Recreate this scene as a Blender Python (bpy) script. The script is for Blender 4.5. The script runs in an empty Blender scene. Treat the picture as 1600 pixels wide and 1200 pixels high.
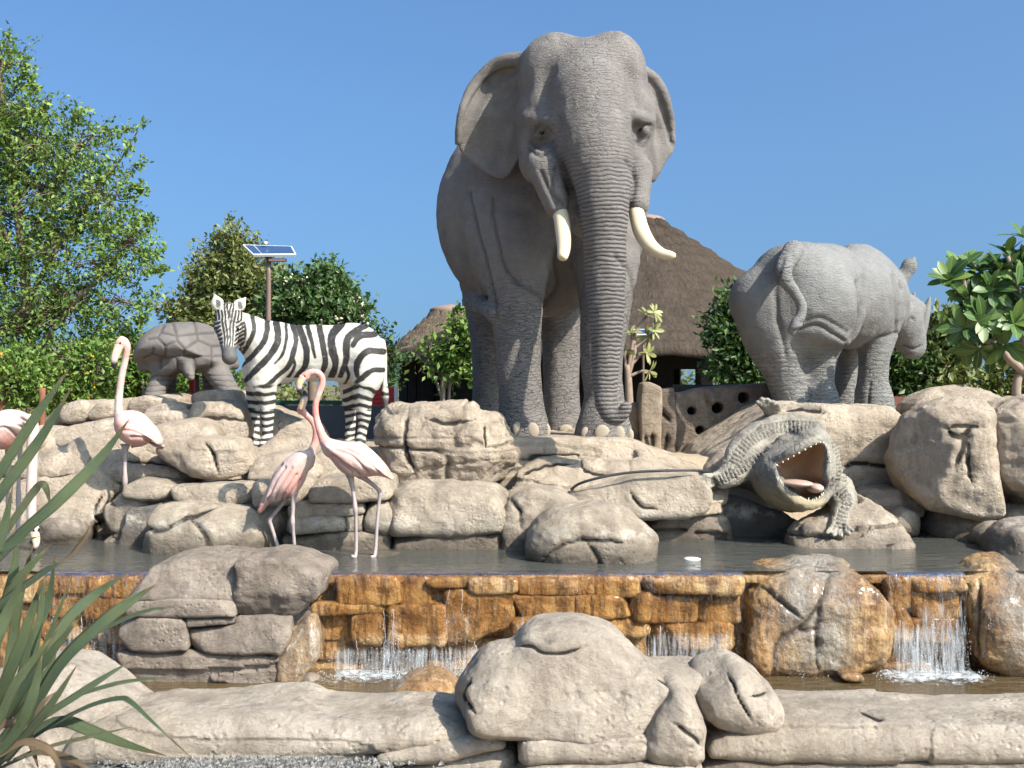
import bpy, math, random
import numpy as np
from mathutils import Vector

scene = bpy.context.scene
col = scene.collection
# ------------------------------------------------------------------ camera, sky, sun, exposure
F, CZ = 1700.0, 1.6                       # focal length in photo pixels (1600 wide), eye height
cam_data = bpy.data.cameras.new("camera")
cam_data.sensor_width = 36.0
cam_data.lens = 36.0 * F / 1600.0
cam_data.clip_end = 3000.0
cam = bpy.data.objects.new("camera", cam_data)
cam.location = (0, 0, CZ)
cam.rotation_euler = (math.pi / 2, 0, 0)
col.objects.link(cam)
scene.camera = cam

TO_SUN = Vector((0.74, -0.63, 0.88)).normalized()
SUN_EL = math.asin(TO_SUN.z)
SUN_AZ = math.atan2(TO_SUN.x, TO_SUN.y)
world = bpy.data.worlds.new("World")
scene.world = world
world.use_nodes = True
wn = world.node_tree
bg = wn.nodes["Background"]
sky = wn.nodes.new("ShaderNodeTexSky")
sky.sky_type = 'NISHITA'
sky.sun_disc = False
sky.sun_elevation = SUN_EL
sky.sun_rotation = SUN_AZ
sky.altitude = 0.0
sky.air_density = 1.0
sky.dust_density = 5.5
sky.ozone_density = 6.0
# slightly hazy clear air: the whole dome's gradient is evened out and tinted, everywhere alike
tc = wn.nodes.new("ShaderNodeTexCoord"); mp = wn.nodes.new("ShaderNodeMapping")
mp.inputs["Scale"].default_value = (1, 1, 0.9); mp.inputs["Location"].default_value = (0, 0, 0.1)
wn.links.new(tc.outputs["Generated"], mp.inputs[0])
vn = wn.nodes.new("ShaderNodeVectorMath"); vn.operation = 'NORMALIZE'
wn.links.new(mp.outputs[0], vn.inputs[0]); wn.links.new(vn.outputs[0], sky.inputs[0])
tint = wn.nodes.new("ShaderNodeMix"); tint.data_type = 'RGBA'; tint.blend_type = 'MULTIPLY'
tint.inputs[0].default_value = 1.0; tint.inputs[7].default_value = (1.06, 1.35, 1.47, 1)
wn.links.new(sky.outputs[0], tint.inputs[6]); wn.links.new(tint.outputs[2], bg.inputs[0])
bg.inputs[1].default_value = 0.089
sun_data = bpy.data.lights.new("sun", 'SUN')
sun_data.energy = 5.0
sun_data.angle = math.radians(0.53)
sun_data.color = (1.0, 0.93, 0.82)
sun = bpy.data.objects.new("sun", sun_data)
sun.rotation_euler = (-TO_SUN).to_track_quat('-Z', 'Y').to_euler()
sun.location = (6, -6, 12)
col.objects.link(sun)
scene.view_settings.view_transform = 'Standard'
scene.view_settings.look = 'None'
scene.view_settings.exposure = 0.86
scene.view_settings.gamma = 1.0
scene.view_settings.use_curve_mapping = False
scene.cycles.max_bounces = 8
scene.cycles.transparent_max_bounces = 12

# ------------------------------------------------------------------ helpers
def P(px, py, d):
    """photo pixel at a distance -> world point"""
    return np.array([(px - 800.0) / F * d, d, CZ - (py - 600.0) / F * d])

def tag(o, label=None, cat=None, group=None, kind=None):
    if label: o['label'] = label
    if cat: o['category'] = cat
    if group: o['group'] = group
    if kind: o['kind'] = kind
    return o

def empty(name, loc, label=None, cat=None, group=None):
    o = bpy.data.objects.new(name, None)
    o.location = tuple(map(float, loc))
    o.empty_display_size = 0.1
    col.objects.link(o)
    return tag(o, label, cat, group)

def add_mesh(name, verts, faces, mat, parent=None, loc=None, attrs=None, smooth=True, colors=None):
    """verts in world space; the object's origin is set at its base (or loc). faces: (n,3)/(n,4) array or list of arrays."""
    V = np.asarray(verts, dtype=np.float32).reshape(-1, 3)
    if loc is None:
        lo, hi = V.min(0), V.max(0)
        loc = np.array([(lo[0] + hi[0]) / 2, (lo[1] + hi[1]) / 2, lo[2]])
    loc = np.asarray(loc, dtype=np.float32)
    me = bpy.data.meshes.new(name)
    L = faces if isinstance(faces, list) else [faces]
    L = [np.asarray(f, dtype=np.int32) for f in L if len(f)]
    nl = sum(f.size for f in L); nf = sum(len(f) for f in L)
    me.vertices.add(len(V)); me.loops.add(nl); me.polygons.add(nf)
    me.vertices.foreach_set("co", (V - loc).ravel())
    me.loops.foreach_set("vertex_index", np.concatenate([f.ravel() for f in L]))
    starts, tot, s = [], [], 0
    for f in L:
        n = f.shape[1]
        starts.append(np.arange(len(f)) * n + s); tot.append(np.full(len(f), n)); s += f.size
    me.polygons.foreach_set("loop_start", np.concatenate(starts).astype(np.int32))
    try:
        me.polygons.foreach_set("loop_total", np.concatenate(tot).astype(np.int32))
    except Exception:
        pass
    me.polygons.foreach_set("use_smooth", np.full(nf, smooth, dtype=bool))
    for k, a in (attrs or {}).items():
        at = me.attributes.new(k, 'FLOAT', 'POINT')
        at.data.foreach_set("value", np.asarray(a, dtype=np.float32))
    for k, a in (colors or {}).items():
        at = me.attributes.new(k, 'FLOAT_COLOR', 'POINT')
        at.data.foreach_set("color", np.asarray(a, dtype=np.float32).ravel())
    me.update(calc_edges=True)
    if mat: me.materials.append(getattr(mat, "m", mat))
    o = bpy.data.objects.new(name, me)
    col.objects.link(o)
    if parent:
        o.parent = parent
        loc = loc - np.array(parent_loc(parent), dtype=np.float32)
    o.location = tuple(map(float, loc))
    return o

def parent_loc(o):
    l = np.array(o.location)
    while o.parent:
        o = o.parent; l = l + np.array(o.location)
    return l

# --- value noise ---------------------------------------------------
def _h(ix, iy, iz, seed):
    n = (ix.astype(np.uint32) * np.uint32(374761393) + iy.astype(np.uint32) * np.uint32(668265263)
         + iz.astype(np.uint32) * np.uint32(2246822519) + np.uint32((seed * 974711 + 12345) & 0xffffffff))
    n = (n ^ (n >> np.uint32(13))) * np.uint32(1274126177)
    n = n ^ (n >> np.uint32(16))
    return (n & np.uint32(0xffff)).astype(np.float32) / 32767.5 - 1.0

def noise(p, seed=0):
    p = np.asarray(p, dtype=np.float32)
    f = np.floor(p); t = p - f
    i = f.astype(np.int64) + 100000
    t = t * t * t * (t * (t * 6 - 15) + 10)
    x, y, z = i[..., 0], i[..., 1], i[..., 2]
    tx, ty, tz = t[..., 0], t[..., 1], t[..., 2]
    r = 0
    for dz in (0, 1):
        wz = tz if dz else 1 - tz
        for dy in (0, 1):
            wy = ty if dy else 1 - ty
            a = _h(x, y + dy, z + dz, seed); b = _h(x + 1, y + dy, z + dz, seed)
            r = r + wz * wy * (a + (b - a) * tx)
    return r

def fbm(p, octv=4, seed=0, gain=0.5):
    r, a, s = 0, 1.0, 0.0
    p = np.asarray(p, dtype=np.float32)
    for o in range(octv):
        r = r + a * noise(p * (2.03 ** o) + 17.3 * o, seed + o); s += a; a *= gain
    return r / s

def ridged(p, octv=3, seed=0):
    r, a, s = 0, 1.0, 0.0
    for o in range(octv):
        r = r + a * (1 - np.abs(noise(np.asarray(p) * (2.1 ** o) + 9.1 * o, seed + o)) * 2); s += a; a *= 0.5
    return r / s

def seg_dist(x, y, poly, closed=False, prm=False):
    """distance (and param 0..1 along) from points to a 2D polyline"""
    pts = np.asarray(poly, dtype=np.float32)
    if closed: pts = np.vstack([pts, pts[:1]])
    best = np.full(x.shape, 1e9, np.float32); tt = np.zeros(x.shape, np.float32)
    n = len(pts) - 1
    for i in range(n):
        a, b = pts[i], pts[i + 1]; d = b - a
        L = float(d @ d) + 1e-12
        t = np.clip(((x - a[0]) * d[0] + (y - a[1]) * d[1]) / L, 0, 1)
        q = (x - a[0] - t * d[0]) ** 2 + (y - a[1] - t * d[1]) ** 2
        m = q < best
        best = np.where(m, q, best)
        if prm: tt = np.where(m, (i + t) / n, tt)
    best = np.sqrt(best)
    return (best, tt) if prm else best

def poly_sd(x, y, poly):
    pts = np.asarray(poly, dtype=np.float32)
    d = seg_dist(x, y, pts, True)
    ins = np.zeros(x.shape, bool)
    j = len(pts) - 1
    for i in range(len(pts)):
        xi, yi, xj, yj = pts[i][0], pts[i][1], pts[j][0], pts[j][1]
        c = ((yi > y) != (yj > y)) & (x < (xj - xi) * (y - yi) / (yj - yi + 1e-12) + xi)
        ins ^= c; j = i
    return np.where(ins, -d, d)

def smooth_poly(pts, it=2):
    """Chaikin corner cutting of a closed outline"""
    p = np.asarray(pts, dtype=np.float32)
    for _ in range(it):
        q = np.roll(p, -1, axis=0)
        p = np.stack([p * .75 + q * .25, p * .25 + q * .75], 1).reshape(-1, 2)
    return p

def curve(pts, n):
    """Catmull-Rom resample of rows (any dimension) to n rows"""
    p = np.asarray(pts, dtype=np.float64)
    if len(p) < 3:
        t = np.linspace(0, 1, n)[:, None]
        return p[0] * (1 - t) + p[-1] * t
    q = np.vstack([2 * p[0] - p[1], p, 2 * p[-1] - p[-2]])
    m = len(p) - 1
    u = np.linspace(0, m, n); i = np.minimum(u.astype(int), m - 1); t = (u - i)[:, None]
    a, b, c, d = q[i], q[i + 1], q[i + 2], q[i + 3]
    return 0.5 * (2 * b + (c - a) * t + (2 * a - 5 * b + 4 * c - d) * t ** 2 + (3 * b - a - 3 * c + d) * t ** 3)

# --- implicit surfaces --------------------------------------------
class Sdf:
    def __init__(s, lo, hi, h):
        s.lo = np.asarray(lo, dtype=np.float32); s.h = float(h)
        s.n = np.ceil((np.asarray(hi) - s.lo) / h).astype(int) + 1
        s.v = np.full(tuple(s.n), 10.0, np.float32)
        s.ax = [s.lo[i] + np.arange(s.n[i], dtype=np.float32) * s.h for i in range(3)]
    def _reg(s, lo, hi):
        a = np.maximum(np.floor((np.asarray(lo) - s.lo) / s.h).astype(int), 0)
        b = np.minimum(np.ceil((np.asarray(hi) - s.lo) / s.h).astype(int) + 1, s.n)
        if np.any(b <= a): return None, None
        sl = tuple(slice(int(a[i]), int(b[i])) for i in range(3))
        g = (s.ax[0][sl[0]][:, None, None], s.ax[1][sl[1]][None, :, None], s.ax[2][sl[2]][None, None, :])
        return sl, g
    def put(s, sl, f, k, sub=False):
        a = s.v[sl]
        if sub:
            b = -f
            if k > 0:
                h = np.maximum(k - np.abs(a - b), 0) / k
                s.v[sl] = np.maximum(a, b) + h * h * k * .25
            else: s.v[sl] = np.maximum(a, b)
        else:
            if k > 0:
                h = np.maximum(k - np.abs(a - f), 0) / k
                s.v[sl] = np.minimum(a, f) - h * h * k * .25
            else: s.v[sl] = np.minimum(a, f)
    def cone(s, a, b, ra, rb, k=.05, sub=False, sc=(1, 1, 1), pad=0):
        a = np.asarray(a, dtype=np.float32); b = np.asarray(b, dtype=np.float32); sc = np.asarray(sc, dtype=np.float32)
        R = max(ra, rb) * sc.max() + k + pad + 3 * s.h
        sl, g = s._reg(np.minimum(a, b) - R, np.maximum(a, b) + R)
        if sl is None: return
        A, B = a / sc, b / sc; d = B - A; L = float(d @ d) + 1e-12
        X = [g[i] / sc[i] - A[i] for i in range(3)]
        t = np.clip((X[0] * d[0] + X[1] * d[1] + X[2] * d[2]) / L, 0, 1)
        f = np.sqrt((X[0] - t * d[0]) ** 2 + (X[1] - t * d[1]) ** 2 + (X[2] - t * d[2]) ** 2) - (ra + t * (rb - ra))
        s.put(sl, f * float(sc.min()), k, sub)
    def chain(s, pts, rad, k=.04, n=None, sub=False, sc=(1, 1, 1)):
        pts = np.asarray(pts, dtype=float); rad = np.asarray(rad, dtype=float)
        if n:
            c = curve(np.hstack([pts, rad[:, None]]), n); pts, rad = c[:, :3], np.maximum(c[:, 3], .002)
        # the chain is formed first (hard union) and then blended in once, so that it keeps its stated girth
        m = (rad.max() * max(sc) + k + 4 * s.h)
        sl, g = s._reg(pts.min(0) - m, pts.max(0) + m)
        if sl is None: return
        t = Sdf.__new__(Sdf); t.h = s.h
        t.lo = np.array([s.ax[i][sl[i].start] for i in range(3)], np.float32); t.n = np.array([sl[i].stop - sl[i].start for i in range(3)])
        t.v = np.full(tuple(t.n), 10.0, np.float32); t.ax = [s.ax[i][sl[i]] for i in range(3)]
        for i in range(len(pts) - 1):
            t.cone(pts[i], pts[i + 1], rad[i], rad[i + 1], 0, False, sc, pad=k)
        s.put(sl, t.v, k, sub)
    def ell(s, c, r, k=.05, rot=None, sub=False):
        c = np.asarray(c, dtype=np.float32); r = np.asarray(r, dtype=np.float32)
        R = r.max() + k + 3 * s.h
        sl, g = s._reg(c - R, c + R)
        if sl is None: return
        X = [g[i] - c[i] for i in range(3)]
        if rot is not None:
            M = np.asarray(rot, dtype=np.float32)          # columns: local axes in world
            X = [M[0, j] * X[0] + M[1, j] * X[1] + M[2, j] * X[2] for j in range(3)]
        k0 = np.sqrt((X[0] / r[0]) ** 2 + (X[1] / r[1]) ** 2 + (X[2] / r[2]) ** 2)
        k1 = np.sqrt((X[0] / r[0] ** 2) ** 2 + (X[1] / r[1] ** 2) ** 2 + (X[2] / r[2] ** 2) ** 2)
        f = k0 * (k0 - 1) / (k1 + 1e-6)
        s.put(sl, f, k, sub)
    def sheet(s, poly, yfun, t, k=.03, pad=.12, ylo=0, yhi=1):
        """bent plate: outline poly in (x, z), centre surface y = yfun(x, z), half thickness t"""
        p = np.asarray(poly)
        sl, g = s._reg((p[:, 0].min() - pad, ylo, p[:, 1].min() - pad), (p[:, 0].max() + pad, yhi, p[:, 1].max() + pad))
        X, Z = np.broadcast_arrays(g[0][:, 0, :], g[2][:, 0, :])
        pd = poly_sd(X, Z, p); yc = yfun(X, Z)
        q1 = pd[:, None, :] + t; q2 = np.abs(g[1] - yc[:, None, :])
        f = np.sqrt(np.maximum(q1, 0) ** 2 + q2 ** 2) - t
        s.put(sl, f, k)
    def blob(s, outline, d, thick, k=.03, r=None, dpx=None, it=2, tilt=0.0, sub=False):
        """pillow with a given side outline (photo pixels at distance dpx)"""
        dpx = dpx or d
        p = np.array([[(x - 800) / F * dpx, CZ - (y - 600) / F * dpx] for x, y in outline])
        p = smooth_poly(p, it); xm = p[:, 0].mean()
        e = abs(tilt) * (p[:, 0].max() - p[:, 0].min()) / 2
        sl, g = s._reg((p[:, 0].min() - .1, d - thick / 2 - .1 - e, p[:, 1].min() - .1), (p[:, 0].max() + .1, d + thick / 2 + .1 + e, p[:, 1].max() + .1))
        if sl is None: return
        X, Z = np.broadcast_arrays(g[0][:, 0, :], g[2][:, 0, :])
        pd = poly_sd(X, Z, p); size = -pd.min() if pd.min() < 0 else .01
        R = size if r is None else min(r, size)
        # elliptical rounding: thickness falls to zero at the outline
        q1 = np.clip((pd + R) / R, 0, None); hw = thick / 2
        q2 = np.abs(g[1] - (d + tilt * (X - xm))[:, None, :]) / hw
        kk = np.sqrt(q1[:, None, :] ** 2 + q2 ** 2)
        s.put(sl, (kk - 1) * min(R, hw), k, sub)
    def mesh(s, smooth=1):
        v = s.v; ins = v < 0
        nx, ny, nz = v.shape
        c = np.zeros((nx - 1, ny - 1, nz - 1), np.int8)
        for dx in (0, 1):
            for dy in (0, 1):
                for dz in (0, 1):
                    c += ins[dx:nx - 1 + dx, dy:ny - 1 + dy, dz:nz - 1 + dz]
        act = (c > 0) & (c < 8)
        I = np.argwhere(act)
        idx = np.full(act.shape, -1, np.int32); idx[act] = np.arange(len(I))
        acc = np.zeros((len(I), 3), np.float32); cnt = np.zeros((len(I), 1), np.float32)
        for axis in range(3):
            for u in (0, 1):
                for w in (0, 1):
                    o = [0, 0, 0]; others = [j for j in range(3) if j != axis]
                    o[others[0]] = u; o[others[1]] = w
                    a = I + o; o2 = list(o); o2[axis] = 1; b = I + o2
                    va = v[a[:, 0], a[:, 1], a[:, 2]]; vb = v[b[:, 0], b[:, 1], b[:, 2]]
                    m = (va < 0) != (vb < 0)
                    t = np.where(m, va / np.where(m, va - vb, 1), 0)
                    p = np.tile(np.array(o, dtype=np.float32), (len(I), 1)); p[:, axis] = t
                    acc += p * m[:, None]; cnt += m[:, None]
        V = s.lo + (I + acc / np.maximum(cnt, 1)) * s.h
        Q = []
        for axis in range(3):
            o1, o2 = [(1, 2), (2, 0), (0, 1)][axis]
            sl = [slice(0, None)] * 3
            a = [slice(1, -1)] * 3; b = [slice(1, -1)] * 3
            a[axis] = slice(0, -1); b[axis] = slice(1, None)
            A, B = ins[tuple(a)], ins[tuple(b)]
            for sgn in (0, 1):
                E = np.argwhere((A & ~B) if sgn == 0 else (~A & B))
                if not len(E): continue
                off = np.ones(3, int); off[axis] = 0
                E = E + off
                def cell(d1, d2):
                    e = E.copy(); e[:, o1] -= d1; e[:, o2] -= d2
                    return idx[e[:, 0], e[:, 1], e[:, 2]]
                q = np.stack([cell(1, 1), cell(0, 1), cell(0, 0), cell(1, 0)], 1)
                if sgn: q = q[:, ::-1]
                Q.append(q)
        Q = np.vstack(Q); Q = Q[(Q >= 0).all(1)]
        for _ in range(smooth): V = relax(V, Q)
        return V, Q

def relax(V, Q, w=0.5):
    acc = np.zeros_like(V); cnt = np.zeros(len(V), np.float32)
    for i in range(4):
        a, b = Q[:, i], Q[:, (i + 1) % 4]
        for c in range(3):
            acc[:, c] += np.bincount(a, V[b, c], len(V)) + np.bincount(b, V[a, c], len(V))
        cnt += np.bincount(a, minlength=len(V)) + np.bincount(b, minlength=len(V))
    return (V * (1 - w) + acc / np.maximum(cnt, 1)[:, None] * w).astype(np.float32)

def normals(V, Q):
    n = np.cross(V[Q[:, 2]] - V[Q[:, 0]], V[Q[:, 3 if Q.shape[1] == 4 else 1]] - V[Q[:, 1 if Q.shape[1] == 4 else 0]])
    N = np.zeros_like(V)
    for i in range(Q.shape[1]):
        for c in range(3): N[:, c] += np.bincount(Q[:, i], n[:, c], len(V))
    return N / (np.linalg.norm(N, axis=1, keepdims=True) + 1e-12)

def to_px(V):
    return 800 + V[:, 0] / V[:, 1] * F, 600 + (CZ - V[:, 2]) / V[:, 1] * F

def tube(pts, rad, nseg=8, cap=True):
    """verts, quads of a tapered tube along pts"""
    p = np.asarray(pts, dtype=float); r = np.broadcast_to(np.asarray(rad, dtype=float), (len(p),))
    t = np.gradient(p, axis=0); t /= np.linalg.norm(t, axis=1, keepdims=True) + 1e-12
    ref = np.array([0.31, 0.17, 0.93]) if abs(t[0, 2]) < .9 else np.array([1., 0.1, 0])
    V = []
    u = np.cross(t[0], ref); u /= np.linalg.norm(u)
    for i in range(len(p)):
        u = u - t[i] * (u @ t[i]); u /= np.linalg.norm(u) + 1e-12
        w = np.cross(t[i], u)
        a = np.arange(nseg) * 2 * math.pi / nseg
        V.append(p[i] + r[i] * (np.cos(a)[:, None] * u + np.sin(a)[:, None] * w))
    V = np.vstack(V)
    n = len(p); i = np.arange(n - 1)[:, None] * nseg; j = np.arange(nseg)[None]; j2 = (j + 1) % nseg
    Q = np.stack([i + j, i + j2, i + nseg + j2, i + nseg + j], -1).reshape(-1, 4)
    if cap:
        c = len(V); V = np.vstack([V, p[:1], p[-1:]])
        j = np.arange(nseg); k = (j + 1) % nseg
        Q = np.vstack([Q, np.stack([k, j, np.full(nseg, c), np.full(nseg, c)], 1)[:, [0, 1, 2, 2]]]) if False else Q
        T = np.vstack([np.stack([k, j, np.full(nseg, c)], 1), np.stack([(n - 1) * nseg + j, (n - 1) * nseg + k, np.full(nseg, c + 1)], 1)])
        return V, [Q, T]
    return V, [Q]

class MB:
    """collects pieces that form ONE mesh"""
    def __init__(s): s.V = []; s.Q = []; s.T = []; s.n = 0
    def add(s, V, faces):
        for f in (faces if isinstance(faces, list) else [faces]):
            f = np.asarray(f)
            (s.Q if f.shape[1] == 4 else s.T).append(f + s.n)
        s.V.append(np.asarray(V, dtype=float)); s.n += len(V)
        return s
    def tube(s, *a, **k): return s.add(*tube(*a, **k))
    def box(s, c, size, rot=None):
        x = np.array([[a, b, d] for a in (-.5, .5) for b in (-.5, .5) for d in (-.5, .5)]) * np.asarray(size)
        if rot is not None: x = x @ np.asarray(rot).T
        f = np.array([[0, 1, 3, 2], [4, 6, 7, 5], [0, 4, 5, 1], [2, 3, 7, 6], [0, 2, 6, 4], [1, 5, 7, 3]])
        return s.add(x + np.asarray(c), f)
    def build(s, name, mat, parent=None, loc=None, smooth=True, **k):
        fs = []
        if s.Q: fs.append(np.vstack(s.Q))
        if s.T: fs.append(np.vstack(s.T))
        return add_mesh(name, np.vstack(s.V), fs, mat, parent, loc, smooth=smooth, **k)

def rotz(a):
    c, s = math.cos(a), math.sin(a)
    return np.array([[c, -s, 0], [s, c, 0], [0, 0, 1.]])

# ------------------------------------------------------------------ materials
class Mat:
    """small node-graph writer"""
    def __init__(s, name, rough=.8, spec=.3):
        s.m = bpy.data.materials.new(name); s.m.use_nodes = True
        s.t = s.m.node_tree; s.b = s.t.nodes["Principled BSDF"]
        s.b.inputs["Roughness"].default_value = rough
        s.b.inputs["Specular IOR Level"].default_value = spec
        s._co = None
    def n(s, typ, **kw):
        nd = s.t.nodes.new("ShaderNode" + typ)
        for k, v in kw.items(): setattr(nd, k, v)
        return nd
    def set(s, sock, v):
        if isinstance(v, bpy.types.NodeSocket): s.t.links.new(v, sock)
        elif isinstance(v, (tuple, list)) and len(v) == 3 and sock.type == 'RGBA': sock.default_value = (*v, 1)
        else: sock.default_value = v
    def co(s):
        if s._co is None: s._co = s.n("TexCoord").outputs["Object"]
        return s._co
    def scale(s, vec, loc=(0, 0, 0)):
        m = s.n("Mapping"); s.set(m.inputs[0], s.co()); m.inputs["Scale"].default_value = vec; m.inputs["Location"].default_value = loc
        return m.outputs[0]
    def noise(s, sc, det=4, rough=.55, vec=None, dist=0.0):
        nd = s.n("TexNoise"); s.set(nd.inputs["Vector"], vec if vec is not None else s.co())
        nd.inputs["Scale"].default_value = sc; nd.inputs["Detail"].default_value = det
        nd.inputs["Roughness"].default_value = rough; nd.inputs["Distortion"].default_value = dist
        return nd.outputs["Fac"]
    def voro(s, sc, feature='DISTANCE_TO_EDGE', vec=None, out="Distance", rand=1.0):
        nd = s.n("TexVoronoi", feature=feature); s.set(nd.inputs["Vector"], vec if vec is not None else s.co())
        nd.inputs["Scale"].default_value = sc; nd.inputs["Randomness"].default_value = rand
        return nd.outputs[out]
    def attr(s, name, out="Fac"):
        nd = s.n("Attribute"); nd.attribute_name = name
        return nd.outputs[out]
    def math(s, op, a, b=None, c=None, clamp=False):
        nd = s.n("Math", operation=op, use_clamp=clamp)
        for i, v in enumerate((a, b, c)):
            if v is not None: s.set(nd.inputs[i], v)
        return nd.outputs[0]
    def rng(s, v, a, b, c=0.0, d=1.0):
        nd = s.n("MapRange"); s.set(nd.inputs[0], v)
        for i, x in enumerate((a, b, c, d)): nd.inputs[i + 1].default_value = x
        return nd.outputs[0]
    def ramp(s, v, stops):
        nd = s.n("ValToRGB"); s.set(nd.inputs[0], v); e = nd.color_ramp.elements
        while len(e) < len(stops): e.new(0.5)
        for i, (p, c) in enumerate(stops): e[i].position = p; e[i].color = (*c, 1)
        return nd.outputs[0]
    def mix(s, f, a, b, mode='MIX'):
        nd = s.n("Mix", data_type='RGBA', blend_type=mode)
        s.set(nd.inputs[0], f); s.set(nd.inputs[6], a); s.set(nd.inputs[7], b)
        return nd.outputs[2]
    def rand(s): return s.n("ObjectInfo").outputs["Random"]
    def color(s, c): s.set(s.b.inputs["Base Color"], c); return s
    def bump(s, h, dist=.01, strength=1.0):
        nd = s.n("Bump"); s.set(nd.inputs["Height"], h); nd.inputs["Distance"].default_value = dist; nd.inputs["Strength"].default_value = strength
        if getattr(s, "_bump", None) is not None: s.set(nd.inputs["Normal"], s._bump)
        s._bump = nd.outputs[0]; s.set(s.b.inputs["Normal"], s._bump); return s
    def rough(s, v): s.set(s.b.inputs["Roughness"], v); return s

def simple(name, c, rough=.7, spec=.3, metal=0.0, var=.12, sc=6.0):
    c = tuple(.78 * x for x in c)
    m = Mat(name, rough, spec); m.b.inputs["Metallic"].default_value = metal
    f = m.noise(sc, 5)
    m.color(m.mix(f, tuple(x * (1 - var) for x in c), tuple(min(1, x * (1 + var)) for x in c)))
    return m.m
# ------------------------------------------------------------------ rock materials
def rock_mat(name, lo, hi, stain=(0.22, .165, .115), wet=0.0, moss=0.45, bumpk=1.0):
    m = Mat(name, .85, .25)
    big = m.noise(1.6, 5, .6); mid = m.noise(7, 6, .62); fine = m.noise(55, 4, .6)
    pos = m.n("NewGeometry").outputs["Position"]
    c = m.ramp(m.math('ADD', m.math('MULTIPLY', big, .6), m.math('MULTIPLY', mid, .4)),
               [(.38, lo), (.58, hi)])
    c = m.mix(m.math('MULTIPLY', m.rand(), .35), c, tuple(x * .85 for x in lo))
    c = m.mix(m.rng(fine, .35, .7, .0, .30), c, tuple(x * .62 for x in lo))
    c = m.mix(m.rng(m.noise(.7, 3, .5, vec=m.scale((1, 1, 1), (2, 9, 4))), .42, .60, 0, .32), c, tuple(.5 * (lo[i] + hi[i]) * (1.0, .98, .99)[i] * .86 + .055 * (0, .35, .9)[i] for i in range(3)))
    # blotchy weathering
    w = m.noise(3.1, 6, .7, vec=m.scale((1, 1, .55)), dist=.6)
    c = m.mix(m.rng(w, .53, .66, 0, .5), c, stain)
    dr = m.noise(1.0, 5, .65, vec=m.scale((7, 7, .9), (4, 4, 1)), dist=.3)
    c = m.mix(m.rng(dr, .54, .66, 0, .38), c, tuple(x * .55 for x in stain))
    pale = m.noise(4.3, 5, .65)
    c = m.mix(m.rng(pale, .54, .68, 0, .5), c, tuple(min(.8, x * 1.3) for x in hi))
    g = m.math('MULTIPLY', m.rng(m.noise(2.4, 4, .6, vec=m.scale((1, 1, 1), (5, 3, 1))), .60, .72, 0, moss), m.attr("crease"))
    c = m.mix(g, c, (.10, .15, .10))
    c = m.mix(m.rng(m.attr("crack"), .12, .5, 0, .93), c, (.020, .017, .014))  # joint dirt and groove shadow, both painted dark along the cracks
    sepz = m.n("SeparateXYZ"); m.set(sepz.inputs[0], pos)
    # tide mark: rock that stands in the pool is darker near the water line
    wl = m.math('ADD', sepz.outputs[2], m.math('MULTIPLY', m.noise(6, 4), -.16))
    tide = m.math('MULTIPLY', m.rng(wl, .43, .30, 0, .8), m.attr("tide"))
    c = m.mix(tide, c, (.095, .075, .055))
    lime = m.math('MULTIPLY', m.math('MULTIPLY', m.rng(wl, .52, .45, 0, 1), m.rng(wl, .38, .43, 0, 1)), m.rng(m.noise(9, 5, .7), .45, .62, 0, .75))
    c = m.mix(m.math('MULTIPLY', lime, m.attr("tide")), c, (.56, .51, .43))
    m.color(c)
    if wet: m.rough(m.rng(mid, .3, .7, .16, .5)); m.b.inputs["Specular IOR Level"].default_value = .6
    else: m.rough(m.rng(tide, 0, .7, .88, .35))
    m.bump(m.noise(6, 10, .72, vec=m.scale((1, 1, 1.7)), dist=.4), .075 * bumpk, 1)
    m.bump(m.noise(34, 6, .75), .018 * bumpk, 1)
    pit = m.voro(26, 'F1'); m.bump(m.math('MULTIPLY', m.rng(pit, .1, .35), m.rng(m.noise(3.3, 3), .48, .6)), .010 * bumpk, .8)
    return m.m

TAN = rock_mat("rock_tan", (.41, .325, .24), (.58, .475, .36))
GREY = rock_mat("rock_pale_grey", (.42, .345, .265), (.59, .50, .40))
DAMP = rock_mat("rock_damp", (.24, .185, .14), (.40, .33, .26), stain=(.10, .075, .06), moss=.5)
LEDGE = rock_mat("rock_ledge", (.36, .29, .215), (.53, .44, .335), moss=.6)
SHADEROCK = rock_mat("rock_shade", (.13, .115, .10), (.22, .19, .165))  # darker rock copy: shade of hollows and gaps is in its colour

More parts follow.
